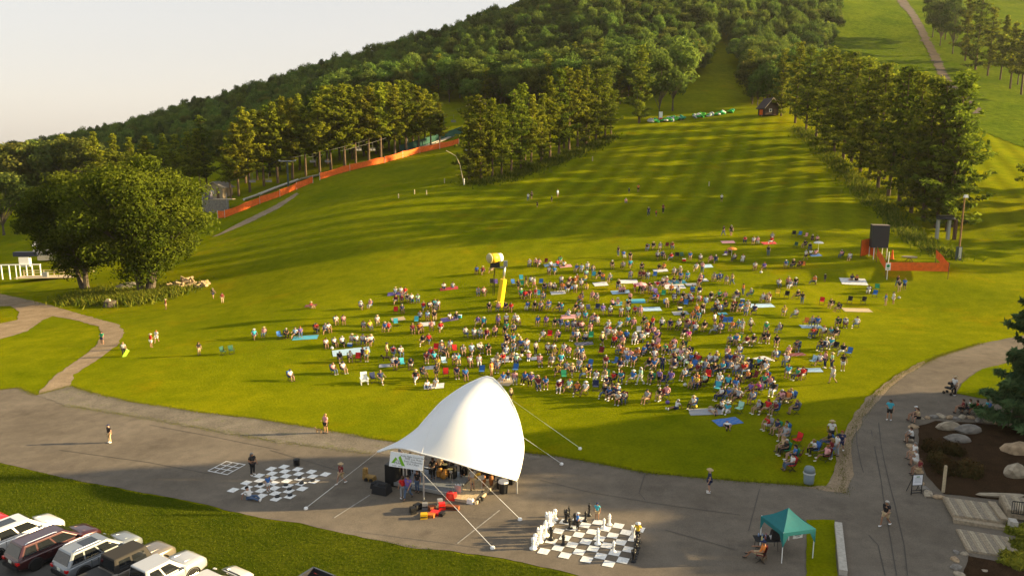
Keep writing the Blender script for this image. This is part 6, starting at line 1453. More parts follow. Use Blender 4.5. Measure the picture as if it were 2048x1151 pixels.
parse((1180, 480, 5.753), """650 130 c k;730 115 c k;800 120 c e;880 100 e m;950 115 c m;325 185 s k l=j;398 215 c b;465 235 c k l=t;260 340 c k;365 340 c e;470 330 c s;785 230 c e;855 220 c n a=b;915 240 c r;1000 215 e k;1060 215 e d
1150 235 c b;1265 260 c w;1375 270 c p;1440 275 c n;1210 370 c w;1290 380 s p;1560 175 g u;1610 170 c w;1635 250 c e;795 335 g k;850 330 g o;460 455 c e;590 360 c k;570 450 c m;610 455 c m;660 460 c w;740 440 e b
955 415 c w;1020 410 c t;150 480 c o;210 490 c e;840 490 g w;880 490 g p;965 490 g k;1035 490 g k;1110 470 c s;1250 490 c p;1240 540 c m;1410 480 c e;1480 480 c b;1565 515 c e;1635 520 s t
320 570 c k;350 595 g p;385 595 g p;515 600 k r;580 610 s w;665 590 c m;750 570 c r;835 570 c n;760 640 e u;840 660 e g;685 630 c e;920 620 c o;1010 640 c w;1180 630 e b;1250 640 c n l=w
1460 690 c g;1540 700 c p;1655 690 c n;320 735 g p;265 745 g p;460 730 s p;690 720 c b;760 720 c r;890 780 c t;970 720 c e;1060 710 c k;1015 760 c o;1100 770 e b;1150 740 c w a=r;1240 740 c w a=r;1335 760 c l
1300 850 c k l=w;1405 830 c k;1455 800 c w;1525 810 c k;1630 830 c k;1710 830 c b;160 860 c u;230 875 c w;385 790 e y;430 800 c k;425 870 c i;505 870 c r;580 880 c p""")
parse((1260, 640, 5.753), """140 70 c k;260 110 s r;365 100 c w;450 115 c n;540 120 c w;600 20 c k;700 20 c o;655 110 c p;715 120 c r;600 210 c k l=w;680 240 c v;740 160 c w;835 135 c k;940 165 c e;1020 150 c p;1150 130 c o
1290 150 s e l=w;1385 130 s e l=k;1225 110 c s;970 70 s w;1045 50 c m;1090 60 e b;1150 60 e b;100 170 e w;170 130 c o;40 260 c w;130 250 c n;275 240 c p;190 210 c m;240 190 c p;300 250 c u
1130 300 c e;1215 280 c y;1310 310 c m l=w;1560 150 c g;1680 150 c e l=j;1580 270 c k;1680 310 c k;155 390 c n;245 380 c m;310 310 e p;380 400 c g;460 400 c o;500 340 c p;1120 440 c p;1215 420 c w
1225 520 c e;1330 570 c n;1440 570 c s;1530 620 c w;1640 470 c w;60 460 c o;125 420 c b;285 470 c w;190 580 c k;265 560 c e;370 590 s n;480 500 c m;570 530 c w;640 520 c t;665 430 c n;740 530 c r;730 570 e b
725 640 c m;470 600 c n;590 700 c w a=b;620 460 c t;870 530 c w;960 500 c y;1055 520 c n;850 600 c e;935 530 c w;1030 620 c s;940 640 c k;895 690 e r;1110 610 c e;1200 640 c w;1205 560 c t;1270 640 c r
1310 620 c n;1420 700 e m;1510 720 c r;1590 790 c p;120 740 s i;215 740 c n;335 750 s u;445 740 c u;370 750 e n;690 790 c b;750 800 c y;805 770 c i;1000 770 c w;1115 800 c s;1210 860 s b l=w
1300 720 c o;1340 870 c u;1380 860 e o;1440 860 c v;1000 830 e s;985 930 c w;1080 930 c b;1150 930 c t;1210 960 c e;1370 970 c e;1620 880 c k;1700 960 c p;150 970 c e l=t;310 935 c k;530 1020 g w l=n;680 1030 c w l=k
960 1060 l e;1050 1020 g w;1120 1060 g s;1250 1070 e i;1410 1080 c e;1530 1090 c r""")
parse((1400, 740, 4.797), """740 330 c p;830 310 c l;860 420 c n l=k;265 545 l w;600 580 c r l=w;690 620 c n;760 630 c s;770 690 c e;740 790 c t;760 820 c k;830 870 c b;925 720 e r;1040 820 c w;1160 740 c k;940 860 e m
810 960 c w a=r;860 960 e r;1150 880 c p;1255 690 s w;1255 850 s m l=j;1310 820 s w l=e;1350 790 s n""")
parse((1460, 440, 4.795), """10 150 s k;140 230 c r;220 240 c w;265 235 c p;380 235 c r;405 200 c e;365 345 s k l=j;115 410 c w;610 160 e k;665 165 e b;720 180 e p;790 190 g k;835 195 g p;235 490 c w;315 490 c u
525 465 c b;585 465 c k;650 465 c m;700 460 e o;625 270 e d;695 270 c k;765 300 c n;725 385 s w;820 330 g p;770 330 g w;1050 370 c p;1135 395 c w;910 590 k k;545 640 c p;620 640 c k;560 665 c e;780 620 c o;820 620 k o
1165 575 g n;1215 580 g o;125 720 s o;165 740 c e;40 770 c n;295 790 c w;370 790 c m;455 730 e y;540 750 e k;615 760 c k;690 805 s k;880 810 e r;950 850 c k;1005 880 c k l=t;1145 800 e k;1275 805 e k
1320 715 c w a=k;1385 740 e b;1410 680 e g;1490 820 s b l=t;1565 805 s w l=w;1620 690 s k;1670 670 s b;1605 640 s k;20 860 c m;90 880 c b;150 920 c e;215 910 c n;510 920 c y;600 940 c w""")
parse((1540, 620, 7.195), """505 225 e o;580 235 c e;660 245 c b;570 400 c r;620 400 c o;730 390 c w;840 400 c s;905 415 c k;955 250 c d;1080 260 c w l=m;1215 260 c w;690 590 c k;780 590 c w;840 560 c s;930 590 e k;1010 660 c k
1120 670 e b;345 600 c n;390 600 c d;270 620 g p;195 810 c w;235 980 c s;330 1010 c g a=r;610 790 e l;680 800 c w;790 830 s p;885 840 s i;1045 870 s k l=w;900 1050 s w l=e""")
parse((860, 180, 4.43), "870 985 s w;900 965 s k;950 1040 k k;1078 990 k k;1130 950 s l;1735 998 g p;1763 915 k k;1845 905 s o")
parse((0, 0, 1), """1297 432 s n;1312 433 k r;1326 426 s m;1447 472 s k;1462 471 s k;1443 404 s w;220 885 s k l=t h=cap;205 688 s g;652 866 s p l=k;683 968 s m l=t h=hat;506 950 s k;537 983 k b l=w;500 998 g w l=j
1155 1060 k b l=k;1194 1039 k s;1275 1082 k y l=k;1418 985 s n l=n;1778 840 s s l=k;1770 1052 s k l=t;1907 790 s w l=k h=hat
817 999 s u l=j;806 997 s r;1502 1120 c o a=m""")
_fr = random.Random(11)
for q_ in [q_ for q_ in PEOPLE if q_['pose'] == 'c' and 1000 < q_['u'] < 1620 and 560 < q_['v'] < 830]:
    if _fr.random() < 0.30:
        PEOPLE.append(dict(u=q_['u']+_fr.choice([-13, 13])*_fr.uniform(0.9, 1.2), v=q_['v']+_fr.uniform(-3, 3), pose='c', c=_fr.choice('wwwkknbbsrmpoyget')))
BLANKETS = [  # u, v, width m, depth m, colour, rz
 (611,675,3.0,1.6,'s',.1),(792,587,2.6,1.5,'u',.1),(853,648,2.2,1.6,'w',.1),(899,638,2.6,1.6,'u',.2),(702,703,4.2,2.4,'l',.25),(772,731,1.8,1.2,'e',.1),(860,735,1.8,1.2,'e',.1),(868,772,2.0,1.6,'w',.1),(898,577,2.6,1.4,'r',.1),(796,638,2.2,1.6,'t',.3),
 (1116,585,2.4,1.4,'w',.1),(1102,530,2.6,1.4,'l',.1),(1131,532,2.2,1.4,'p',.1),(1142,575,1.8,1.2,'b',.1),(1140,633,2.6,1.5,'p',.1),(1012,718,3.4,2.0,'w',.3),(1071,716,1.4,1.0,'w',.2),(1010,762,2.2,2.6,'t',-.4),(1168,687,2.2,1.2,'n',.1),
 (1258,563,2.6,1.6,'w',.0),(1201,568,2.0,1.6,'w',.1),(1321,541,2.2,1.2,'w',.1),(1324,566,2.4,1.4,'p',.1),(1354,564,2.6,1.4,'s',.1),(1349,573,3.4,1.8,'w',.05),(1383,569,2.0,1.2,'e',.1),(1406,560,1.6,1.2,'w',.1),(1415,532,1.8,1.4,'l',.1),(1241,584,2.6,1.4,'l',.1),(1281,569,2.2,1.4,'p',.1),(1240,607,2.0,1.4,'s',.1),(1272,602,3.0,1.6,'s',.0),(1300,618,2.8,1.5,'l',.0),(1361,626,2.4,1.4,'e',.1),(1445,627,1.4,.9,'s',.1),
 (1368,700,2.2,1.4,'e',-.1),(1527,718,1.8,1.8,'w',.4),(1350,720,1.8,1.0,'t',.1),(1387,723,1.8,1.0,'i',.1),(1411,823,3.0,1.7,'e',-.1),(1455,843,2.2,1.6,'b',.2),(1456,484,2.2,1.4,'p',0),(1538,486,2.4,1.4,'r',.1),(1631,510,2.0,1.2,'b',.1),(1707,563,3.6,2.4,'w',-.2),(1522,611,3.2,1.6,'l',.1),(1714,620,4.0,1.7,'t',-.05),(1622,653,3.0,1.4,'l',-.1),(1588,709,2.6,1.2,'m',.1),(1620,740,2.6,1.4,'l',-.2),(622,611,2.0,1.2,'m',0)]
# ------------------------------------------------------------------ put the crowd on the lawn
PR = random.Random(21)
STAGE = hit(905, 985)
LOWN = {'t': 'tan', 'k': 'black', 'w': 'white', 'e': 'grey', 'j': 'denim', 'n': 'navy'}
hp = hits([(q['u'], q['v']) for q in PEOPLE])
for q, p in zip(PEOPLE, hp): q['p'] = Vector(p); q['d'] = to_px(p)[2]
PEOPLE.sort(key=lambda q: q['d'])
USED = {}
def singled(items):
    """items: list of dict with 'desc','zone','u' -> unique labels; equal ones are told apart by their order from the left"""
    g = {}
    for it in items: g.setdefault((it['desc'], it['zone']), []).append(it)
    for (d, z), L_ in g.items():
        L_.sort(key=lambda i: i['u'])
        for i, it in enumerate(L_):
            it['label'] = '%s %s' % (d, z) + ('' if len(L_) == 1 else ', %s from left' % ORD[i])
for q in PEOPLE:
    q['hair'] = PR.choice(list(HAIRC)); q['l'] = q.get('l') or PR.choice('tkejnktknjw')
    q['head'] = q.get('h') or PR.choice(['hair', 'hair', 'hair', 'hair', 'long_hair', 'long_hair', 'cap', 'hat'])
    q['hc'] = PR.choice('wkkknn') if q['head'] == 'cap' else PR.choice('ttttttw')
    q['zone'] = zone(q['u'], q['v']); q['long'] = q['l'] in 'j' or PR.random() < 0.25
    q['low'] = 'trousers' if q['long'] else 'shorts'
    q['a'] = q.get('a') or PR.choice('nnkkbgmedb')
    hw = {'hair': q['hair'], 'long_hair': 'long '+q['hair'], 'cap': '%s cap' % CLO[q['hc']][0], 'hat': '%s hat' % ('straw' if q['hc'] == 't' else 'white')}[q['head']]
    act = {'c': 'seated', 'g': 'person sitting on the ground', 's': 'standing', 'k': 'standing child', 'l': 'person lying'}[q['pose']]
    if q['pose'] == 'c': act = 'sitter'
    if q['pose'] == 's': act = 'stander'
    if q['pose'] == 'g': act = 'ground sitter'
    q['desc'] = '%s in %s top, %s' % (act, CLO[q['c']][0], hw)
singled(PEOPLE)
SOLO = {(220, 885): 'man in black shirt and tan trousers walking alone on the asphalt', (205, 688): 'person in green shirt walking on the dirt track', (652, 866): 'person in pink top walking a small dog on the gravel', (683, 968): 'man in dark vest and tan shorts watching the checkers board',
 (506, 950): 'person in black shirt at the left edge of checkers', (537, 983): 'child in blue shirt and white shorts standing on the checkers board', (500, 998): 'child in white shirt sitting at the checkers board corner', (1155, 1060): 'child in blue shirt walking on the giant chess board', (1194, 1039): 'child in turquoise shirt at the far chess board edge',
 (1275, 1082): 'child in yellow shirt moving a white chess rook', (1418, 985): 'person in a navy dress standing alone on the asphalt', (1778, 840): 'man in turquoise shirt walking down the curving path', (1770, 1052): 'man in black shirt and tan shorts crossing the path', (1907, 790): 'man in white shirt and hat pushing a stroller',
 (817, 999): 'person in lavender top and jeans in front of the stage', (806, 997): 'child in red top beside the person in jeans', (1502, 1120): 'person seated at the dark table under the teal shelter', (240.0, 0): ''}
for q in PEOPLE:
    lb = SOLO.get((round(q['u']), round(q['v'])))
    if lb and ('trousers' in lb or 'jeans' in lb): q['low'] = 'trousers'
    elif lb and 'shorts' in lb: q['low'] = 'shorts'
NP = 300; WD = 1.16
def person(q, i):
    p = q['p']; pk = q['pose']
    nm = {'c': 'sit%d' % PR.choice([0, 0, 1, 2]), 'g': 'floor%d' % PR.randrange(2), 's': 'stand%d' % PR.randrange(3), 'k': 'stand%d' % PR.randrange(2), 'l': 'lie'}[pk]
    q['nm'] = nm; S = POSES[nm]
    sc = PR.uniform(0.95, 1.06)*(0.72 if pk == 'k' else 1.0)*1.04
    face = math.atan2(STAGE.y-p.y, STAGE.x-p.x)-math.pi/2+PR.gauss(0, 0.25)
    if pk in 'skl' : face += PR.uniform(-1.2, 1.2) if zone(q['u'], q['v']) != 'on the plaza' else PR.uniform(-3, 3)
    if 'face' in q: face = math.radians(float(q['face']))
    fx, fy = -math.sin(face), math.cos(face)
    back = 0.38*sc if pk == 'c' else 0.0
    loc = p-Vector((fx, fy, 0))*back; loc.z = ter(loc.x, loc.y) + (0.03 if pk == 'g' else 0.0)
    if q['zone'] == 'on the plaza': loc.z += 0.035
    q['loc'], q['face'], q['sc'] = loc, face, sc
    return S
def mats_of(q):
    return dict(body=M_skin[q['si']], shirt=cmat(q['c']), low=cmat(q['l']), head=mat('hair_'+q['hair'].split()[0], HAIRC[q['hair']], 0.8) if 'hair' in q['head'] else mat('hat_'+CLO[q['hc']][0], CLO[q['hc']][1], 0.8), shoes=M_white if q['sh'] else M_black)
far_V = []; far_F = []; far_M = []; FM = []; off_ = 0
def far_add(me, M, mt):
    global off_
    n = len(me.vertices); co = np.empty(n*3, np.float32); me.vertices.foreach_get('co', co); co = co.reshape(-1, 3)
    A = np.array(M); far_V.append(co@A[:3, :3].T+A[:3, 3])
    if mt not in FM: FM.append(mt)
    k = FM.index(mt)
    for pl in me.polygons: far_F.append([v+off_ for v in pl.vertices]); far_M.append(k)
    off_ += n
chair_items = []
for i, q in enumerate(PEOPLE):
    q['si'] = PR.choice([0, 0, 1, 2, 2, 3, 1]) if PR.random() < 0.3 else PR.choice([0, 1, 2]); q['sh'] = PR.random() < 0.6
    S = person(q, i); mm = mats_of(q)
    M = Matrix.Translation(q['loc'])@Matrix.Rotation(q['face'], 4, 'Z')@Matrix.Diagonal((q['sc']*WD, q['sc']*WD, q['sc'], 1))
    if i < NP:
        o = link('person', S['body'], None, q['loc'], q['face'], (q['sc']*WD, q['sc']*WD, q['sc'])); setmat(o, mm['body'])
        lb = SOLO.get((round(q['u']), round(q['v']))) or q['label']
        tag(o, lb, 'person', 'concert audience on the lawn' if q['zone'] != 'on the plaza' else 'people on the plaza')
        for nm, k in (('shirt', 'shirt'), (q['low'], 'low'), (q['head'], 'head'), ('shoes', 'shoes')):
            c = link(nm, S[nm], o); setmat(c, mm[k])
    else:
        far_add(S['body'], M, mm['body']); far_add(S['shirt'], M, mm['shirt']); far_add(S[q['low']], M, mm['low']); far_add(S[q['head']], M, mm['head'])
    if q['pose'] == 'c': chair_items.append(dict(u=q['u'], v=q['v'], c=q['a'], loc=q['loc']-Vector((-math.sin(q['face']), math.cos(q['face']), 0))*0.10, face=q['face'], d=q['d'], q=q))
me = bpy.data.meshes.new('crowd'); me.from_pydata(np.concatenate(far_V).tolist(), [], far_F)
for m_ in FM: me.materials.append(m_)
me.polygons.foreach_set('material_index', far_M); me.polygons.foreach_set('use_smooth', [True]*len(far_F)); me.update()
tag(link('crowd', me), 'far rows of the concert audience up the lawn', None, None, 'stuff')
for u, v, c, _ in CHAIRS:
    p = hit(u, v); f = math.atan2(STAGE.y-p.y, STAGE.x-p.x)-math.pi/2+PR.gauss(0, 0.3); chair_items.append(dict(u=u, v=v, c=c, loc=p, face=f, d=to_px(p)[2], q=None))
chair_items.sort(key=lambda c: c['d'])
for c in chair_items:
    c['zone'] = zone(c['u'], c['v'])
    c['desc'] = 'empty %s folding chair' % CLO[c['c']][0] if c['q'] is None else '%s chair under %s-topped sitter' % (CLO[c['c']][0], CLO[c['q']['c']][0])
singled(chair_items)
far_V.clear(); far_F.clear(); far_M.clear(); FM.clear(); off_ = 0
n_ch = 0
for c in chair_items:
    keep = c['q'] is None or n_ch < 230
    mt = cmat(c['c'], 'canvas'); f = c['face'] + (math.pi if False else 0)
    if keep:
        n_ch += c['q'] is not None
        o = thing('folding_chair', c['label'], 'chair', c['loc'], f, 'folding chairs on the lawn', 1.12)
        for nm, me_, m2 in (('seat', CH[0], mt), ('backrest', CH[1], mt), ('frame', CH[2], M_black)):
            k = link(nm, me_, o); setmat(k, m2)
    else:
        M = Matrix.Translation(c['loc'])@Matrix.Rotation(f, 4, 'Z')@Matrix.Scale(1.12, 4)
        far_add(CH[0], M, mt); far_add(CH[1], M, mt); far_add(CH[2], M, M_black)
me = bpy.data.meshes.new('chairs_far'); me.from_pydata(np.concatenate(far_V).tolist(), [], far_F)
for m_ in FM: me.materials.append(m_)
me.polygons.foreach_set('material_index', far_M); me.update()
tag(link('far_chairs', me), 'folding chairs of the far audience rows', None, None, 'stuff')
# white slatted lawn chair near the left front
o = thing('lawn_chair', 'white slatted lawn chair in the left front rows', 'chair', hit(729, 768), math.radians(200), None, 1.2); link('slats', CH[3], o); link('frame', CH[4], o)
# blankets
bl_items = []
for u, v, w, d, c, rz in BLANKETS: bl_items.append(dict(u=u, v=v, w=w, d=d, c=c, rz=rz, zone=zone(u, v), desc='%s picnic blanket' % CLO[c][0]))
singled(bl_items)
for b in bl_items:
    p = hit(b['u'], b['v']); n = 6; V = []; ca, sa = math.cos(b['rz']), math.sin(b['rz']); wj = PR.uniform(0.85, 1.1)
    for i in range(n+1):
        for j in range(n+1):
            x = (i/n-0.5)*b['w']*wj; y = (j/n-0.5)*b['d']
            x += 0.08*noise.noise(Vector((x, y, b['u']))); y += 0.08*noise.noise(Vector((y, x, b['v'])))
            X, Y = p.x+ca*x-sa*y, p.y+sa*x+ca*y
            V.append((X-p.x, Y-p.y, ter(X, Y)-p.z+0.035+0.02*noise.noise(Vector((X*2, Y*2, 0)))))
    idx = np.arange((n+1)**2).reshape(n+1, n+1); Qb = np.stack([idx[:-1, :-1], idx[1:, :-1], idx[1:, 1:], idx[:-1, 1:]], 2).reshape(-1, 4)
    key = 'blanket_'+CLO[b['c']][0].replace(' ', '_')
    if key not in MATS:
        m_ = mat(key, CLO[b['c']][1], 0.95); N_, L_ = nt(m_); tc = N_.new('ShaderNodeTexCoord'); ch = N_.new('ShaderNodeTexChecker'); ch.inputs['Scale'].default_value = 3.0
        base = CLO[b['c']][1]; ch.inputs['Color1'].default_value = (*base, 1); ch.inputs['Color2'].default_value = (*[min(0.8, x*0.7+0.08) for x in base], 1)
        L_.new(tc.outputs['Object'], ch.inputs['Vector']); L_.new(ch.outputs[0], N_['Principled BSDF'].inputs['Base Color'])
    tag(link('blanket', arr_mesh('blanket', np.array(V), Qb, MATS[key], smooth=True), None, p), b['label'], 'blanket', 'picnic blankets on the lawn')
# small things lying about
SM = [('cooler', 'b', 700, 692, 'blue cooler beside the long light blue blanket'), ('cooler', 'r', 1368, 522, 'red cooler beside the dark green chair'), ('cooler', 's', 919, 635, 'turquoise cooler at the end of the purple blanket'), ('cooler', 'n', 1360, 620, 'navy cooler behind the grey blanket'),
 ('bag', 'w', 1370, 772, 'white bag on the grass beside a seated couple'), ('bag', 'y', 1390, 815, 'yellow bag at the far end of the plaid blanket'), ('bag', 'u', 1335, 807, 'purple cushion lying in front of the crowd'), ('bag', 't', 1036, 672, 'tan bag in the rows behind the canopy'), ('bag', 'e', 1798, 597, 'grey bag in front of the orange netting'), ('bag', 'g', 826, 603, 'green ball at the feet of the left rows'),
 ('bag', 'w', 1522, 546, 'white bag below the black tower'), ('cooler', 'b', 1485, 603, 'blue cooler in the right rows near the light blue blanket'), ('bag', 's', 1216, 725, 'teal bag in the crowd centre'), ('bag', 'w', 664, 698, 'white bag beside the people all in white')]
for k, c, u, v, lb in SM:
    r = thing('cooler' if k == 'cooler' else 'bag', lb, k, hit(u, v), PR.uniform(-.5, .5)); mt = cmat(c, 'canvas')
    if k == 'cooler':
        m = MB(); m.box((0, 0, .18), (.55, .36, .36)); m.build('box', mt, r); m = MB(); m.box((0, 0, .39), (.58, .39, .06)); m.build('lid', M_white, r)
    else:
        m = MB(); m.ball((0, 0, .17), .2, 8, 6, (1.1, .9, .85)); m.build('body', mt, r, True); m = MB(); m.tube([(-.1, 0, .3), (0, 0, .42), (.1, 0, .3)], .02, 4); m.build('handle', mt, r)
def umbrella(label, u, v, c, h):
    r = thing('umbrella', label, 'umbrella', hit(u, v)); m = MB(); m.tube([(0, 0, 0), (0, 0, h)], .02, 5); m.build('pole', M_white, r); m = MB(); m.lathe([(.85, h-.32), (.6, h-.12), (.3, h-.03), (.02, h)], n=10); m.build('canopy', cmat(c, 'canvas'), r)
umbrella('small orange-red umbrella in the upper right rows', 1463, 512, 'o', 1.5); umbrella('white umbrella below the black tower', 1636, 506, 'w', 2.0); umbrella('pale pink umbrella behind the turquoise blanket', 1281, 586, 'p', 1.6)
# dogs
def dog(label, u, v, s, c, rz, lying=False):
    J = [(0, .30, .42, (.10, .12)), (0, 0, .42, (.11, .13)), (0, -.28, .43, (.09, .10)), (0, .42, .55, .06), (0, .50, .66, .075), (0, .62, .63, .045), (0, .70, .62, .03), (0, -.42, .50, .025), (0, -.55, .62, .015)]
    E_ = [(1, 0), (1, 2), (0, 3), (3, 4), (4, 5), (5, 6), (2, 7), (7, 8)]
    for sx in (-1, 1):
        n = len(J); J += [(sx*.09, .30, .30, .055), (sx*.09, .28, .16, .03), (sx*.09, .32, .02, .028)]; E_ += [(0, n), (n, n+1), (n+1, n+2)]
        n = len(J); J += [(sx*.09, -.24, .30, .065), (sx*.09, -.34, .16, .032), (sx*.09, -.29, .02, .028)]; E_ += [(2, n), (n, n+1), (n+1, n+2)]
        n = len(J); J += [(sx*.06, .46, .75, .02)]; E_ += [(4, n)]
    me = skin_mesh('dog', J, E_, mat('fur_'+label.split()[1], c, 0.9), 1, 1); o = link('dog', me, None, hit(u, v)+Vector((0, 0, 0.03)), rz, s); return tag(o, label, 'dog')
dog('small tan dog walking on the gravel on a lead', 638, 866, .75, (0.42, 0.26, 0.12), 1.3); dog('large black dog standing in the left wing of the crowd', 773, 722, 1.1, (0.015, 0.013, 0.012), 1.8); dog('small spotted dog beside the teal shelter table', 1528, 1124, .7, (0.12, 0.08, 0.05), 2.4)
# ------------------------------------------------------------------ the band, the stone-edge sitters and other figures off the lawn
def figure(kind, u, v, rz, top, low, lb, head='hair', hair='brown hair', sc=1.03, up=0.0, lowt='shorts', skin=0, grp='band on the stage'):
    S = POSES[kind]; p = hit(u, v)+Vector((0, 0, up)); o = link('person', S['body'], None, p, rz, sc); setmat(o, M_skin[skin]); tag(o, lb, 'person', grp)
    hm = mat('hair_'+hair.split()[0], HAIRC[hair], 0.8) if 'hair' in head else mat('hat_white', CLO['w'][1], 0.8)
    for nm, mt in (('shirt', cmat(top)), (lowt, cmat(low)), (head, hm), ('shoes', M_black)): c = link(nm, S[nm], o); setmat(c, mt)
    return o
def guitar(label, p, rz, c):
    r = thing('guitar', label, 'guitar', p, rz); m = MB(); m.lathe([(.19, 0), (.2, .04), (.19, .08)], n=14); m.lathe([(.15, 0), (.16, .04), (.15, .08)], (.24, 0, 0), 14); b = m.build('body', mat('guitar_'+label.split()[0], c, 0.3), r, True); b.rotation_euler = (math.pi/2, -0.35, 0)
    m = MB(); m.box((.70, -.04, .26), (.75, .04, .06), R=Matrix.Rotation(-0.35, 3, 'Y')); m.build('neck', M_woodd, r)
def band(u, v, rz, top, low, lb, **k): return figure('stand1', u, v, rz, top, low, lb, up=0.34, **k)
band(866, 966, 0.3, 'k', 'k', 'guitarist in black on the middle of the stage', lowt='trousers'); guitar('dark guitar held by the player in black', hit(866, 964)+Vector((0, .18, 1.35)), 0.3, (0.25, 0.08, 0.03))
band(842, 960, 0.2, 'n', 'k', 'musician in navy behind the banner', lowt='trousers'); band(822, 955, 0.1, 'k', 'k', 'singer in black at the left of the stage', hair='dark hair', lowt='trousers')
band(905, 958, 0.0, 'k', 'k', 'drummer in black behind the kit', lowt='trousers'); band(985, 968, -0.3, 'r', 'k', 'musician in red at the right of the stage', hair='dark hair', lowt='trousers')
figure('stand1', 945, 985, 0.4, 'e', 't', 'player in grey flowered shirt and tan shorts on wood deck', up=0.22); guitar('yellow guitar of the player in the flowered shirt', hit(945, 983)+Vector((.25, .15, 1.2)), 0.4, (0.6, 0.38, 0.03))
band(880, 962, -0.2, 't', 'k', 'musician in tan between the drum kit and the player in black', hair='grey hair'); band(925, 960, 0.5, 'n', 'k', 'musician in navy right of the drum kit', head='hat', lowt='trousers'); band(958, 966, 0.1, 'k', 't', 'musician in black near the wood deck edge')
band(800, 948, 0.4, 'm', 'k', 'musician in maroon behind the speaker stack', hair='grey hair', lowt='trousers'); figure('stand0', 835, 985, 2.8, 'k', 'j', 'helper in black standing at the stage front', up=0.03, lowt='trousers')
def keys(r):
    m = MB(); m.box((0, 0, .82), (1.3, .38, .10)); m.build('case', M_black, r); m = MB(); m.box((0, -.08, .875), (1.2, .14, .02)); m.build('keys', M_white, r)
    for s in (-1, 1): m = MB(); m.tube([(s*.5, -.25, 0), (-s*.5, .2, .8)], .02, 5); m.build('leg', M_grey, r)
gear('keyboard', 'black keyboard on a crossed stand behind the banner', 'keyboard', 850, 962, 0, keys, YAW, 0.34)
for u_, v_, w_ in ((888, 950, 'left of the drummer'), (930, 955, 'right of the drummer'), (970, 962, 'behind the hand drums'), (812, 960, 'under the banner')): gear('amplifier', 'black amplifier cabinet %s' % w_, 'amplifier', u_, v_, 0, speaker_cab(0.7, 0.45, 1.0), YAW, 0.34)
# people sitting on the border stones
WALL = [(1826,842,'n','k','cap','person in navy with white cap on the far border stone'),(1820,886,'w','k','hair','person in white sitting on the border stone behind the shrubs'),(1824,918,'w','t','hair','grey-haired person in white on the border stones'),(1830,932,'w','w','long_hair','long-haired person in white next to the grey-haired one'),(1834,950,'m','t','hair','person in maroon sitting above the easel sign'),(1833,846,'t','k','long_hair','long-haired person in tan beside the white cap')]
for i, (u, v, t, l, hd_, lb) in enumerate(WALL): figure('sit1' if i % 2 else 'sit0', u, v, math.radians(75+12*(i % 3)), t, l, lb, hd_, 'grey hair' if 'grey' in lb else 'brown hair', 1.03, 0.05, 'shorts', i % 3, 'people sitting on the border stones')
for u, v, t, l, a, lb in [(1920,826,'m','k','k','person in maroon seated by the far stones'),(1934,826,'w','n','m','person in white seated by the far stones'),(1948,828,'r','t','k','person in red top seated by the far stones'),(1968,826,'s','n','b','person in turquoise in a blue chair beside the spruce')]:
    figure('sit0', u, v, math.radians(70), t, l, lb, grp='sitters beside the spruce')
    p = hit(u, v); o = thing('folding_chair', '%s chair under the %s' % (CLO[a][0], lb), 'chair', p-Vector((-math.sin(1.22), math.cos(1.22), 0))*0.1, math.radians(70), 'chairs beside the spruce')
    for nm, me_, m2 in (('seat', CH[0], cmat(a, 'canvas')), ('backrest', CH[1], cmat(a, 'canvas')), ('frame', CH[2], M_black)): k = link(nm, me_, o); setmat(k, m2)
# stroller
r = thing('stroller', 'dark stroller pushed by the man in white', 'stroller', hit(1898, 788), 0.5)
m = MB(); m.box((0, 0, .6), (.45, .7, .12)); m.box((0, -.25, .85), (.45, .12, .5)); m.build('seat', M_dk, r); m = MB(); m.lathe([(.3, 0), (.26, .15), (.05, .24)], (0, -.1, 1.0), 10); m.build('hood', M_dk, r)
for x, y in ((-.25, .35), (.25, .35), (-.28, -.35), (.28, -.35)): m = MB(); m.lathe([(.14, -.02), (.14, .02)], n=12); o = m.build('wheel', M_tyre, r); o.rotation_euler = (0, math.pi/2, 0); o.location = (x, y, .14)
m = MB(); m.tube([(-.22, -.3, .6), (-.22, -.65, 1.05), (.22, -.65, 1.05), (.22, -.3, .6)], .018, 5); m.build('handle', M_grey, r)
# green kite or sled carried at the lawn edge
r = thing('sled', 'lime green sled dragged by the person in grey', 'sled', hit(252, 712), 0.6); m = MB(); m.box((0, 0, .35), (.4, .05, 1.1), R=Matrix.Rotation(0.6, 3, 'Y')); m.build('board', mat('lime', (0.3, 0.6, 0.03), 0.5), r); m = MB(); m.tube([(.3, 0, .8), (.1, 0, 1.0)], .02, 4); m.build('cord', M_rope, r)
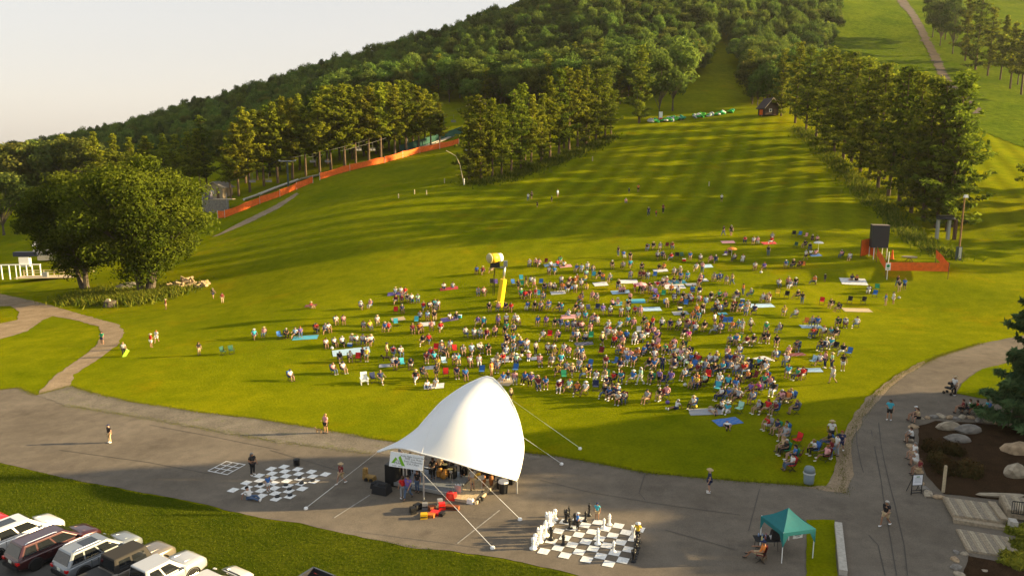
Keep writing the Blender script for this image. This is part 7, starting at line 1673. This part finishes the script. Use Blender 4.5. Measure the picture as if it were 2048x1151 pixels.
# ------------------------------------------------------------------ long grass and ragged edges
def tufts(name, label, region, n, hmin, hmax, mt, seed, edge=None):
    """blades scattered in image-space triangles of the ground (region: list of px polygons) or along a px polyline"""
    rng = np.random.default_rng(seed); P = []
    if edge is not None:
        H = np.array(hits(edge)); seg = np.linalg.norm(np.diff(H[:, :2], axis=0), axis=1); cum = np.concatenate([[0], np.cumsum(seg)])
        t = rng.uniform(0, cum[-1], n); x = np.interp(t, cum, H[:, 0]); y = np.interp(t, cum, H[:, 1])
        x += rng.normal(0, region, n); y += rng.normal(0, region, n)
    else:
        Wp = np.array([(p[0], p[1]) for p in hits(region)])
        lo, hi = Wp.min(0), Wp.max(0); x = []; y = []
        while len(x) < n:
            a = rng.uniform(lo, hi, (n, 2)); ins = np.zeros(n, bool); j = len(Wp)-1
            for i in range(len(Wp)):
                xi, yi = Wp[i]; xj, yj = Wp[j]
                c = ((yi > a[:, 1]) != (yj > a[:, 1])) & (a[:, 0] < (xj-xi)*(a[:, 1]-yi)/(yj-yi+1e-12)+xi); ins ^= c; j = i
            x += list(a[ins, 0]); y += list(a[ins, 1])
        x = np.array(x[:n]); y = np.array(y[:n])
    z = ter_np(x, y); h = rng.uniform(hmin, hmax, n); az = rng.uniform(0, 6.28, n); w = h*0.16
    b = np.stack([x, y, z], 1); d = np.stack([np.cos(az), np.sin(az), 0*az], 1); tip = b + np.stack([rng.normal(0, .45, n)*h, rng.normal(0, .45, n)*h, h], 1)
    V = np.stack([b-d*w[:, None], b+d*w[:, None], tip], 1).reshape(-1, 3)
    o = link(name, arr_mesh(name, V, np.arange(n*3).reshape(-1, 3), mt, tint=np.clip(rng.uniform(0, 1, n), 0, 1))); return tag(o, label, None, None, 'stuff')
M_blade = leaf_mat('grass_blades', [(0.035, 0.065, 0.006), (0.075, 0.110, 0.010), (0.15, 0.16, 0.02)], 0.35)
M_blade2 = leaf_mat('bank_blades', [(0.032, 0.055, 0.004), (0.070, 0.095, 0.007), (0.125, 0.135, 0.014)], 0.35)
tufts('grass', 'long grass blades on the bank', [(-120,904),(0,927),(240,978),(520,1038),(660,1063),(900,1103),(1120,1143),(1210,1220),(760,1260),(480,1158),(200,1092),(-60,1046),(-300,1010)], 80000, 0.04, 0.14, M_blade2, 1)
tufts('grass_fringe', 'ragged grass fringe along the asphalt', 0.22, 22000, 0.06, 0.16, M_weed, 2, edge=NORTH[1:]+EAST[:8])
tufts('grass_seam', 'weeds growing in the gravel seam', 0.25, 5000, 0.04, 0.14, M_weed, 3, edge=[(130,810),(260,831),(430,861),(560,884),(740,906)])
tufts('undergrowth', 'weeds and brush under the big leafy trees', 2.2, 14000, 0.3, 1.2, M_weed, 4, edge=[(170,592),(230,596),(290,594),(350,580)])
tufts('meadow_brush', 'tall brush below the conifer row', 1.6, 7000, 0.3, 1.1, M_blade, 5, edge=[(1600,258),(1660,310),(1720,372),(1790,440),(1850,492),(1900,515)])
tufts('clump_brush', 'brush at the foot of the pine clump', 1.8, 5000, 0.3, 1.2, M_blade, 6, edge=[(940,366),(1010,356),(1080,332),(1160,302),(1225,274)])
# ------------------------------------------------------------------ summer haze
hz = MB(); hz.box((0, 1670, 115), (5400, 3500, 290)); hazeo = hz.build('haze', [])
hm = bpy.data.materials.new('haze'); hm.use_nodes = True; N, L = nt(hm); N.remove(N['Principled BSDF']); pv = N.new('ShaderNodeVolumePrincipled')
pv.inputs['Color'].default_value = (0.97, 0.95, 0.91, 1); pv.inputs['Density'].default_value = 0.000045; pv.inputs['Anisotropy'].default_value = 0.35
L.new(pv.outputs[0], N['Material Output'].inputs['Volume']); hazeo.data.materials.append(hm)
tag(hazeo, 'thin warm summer haze', None, None, 'stuff')
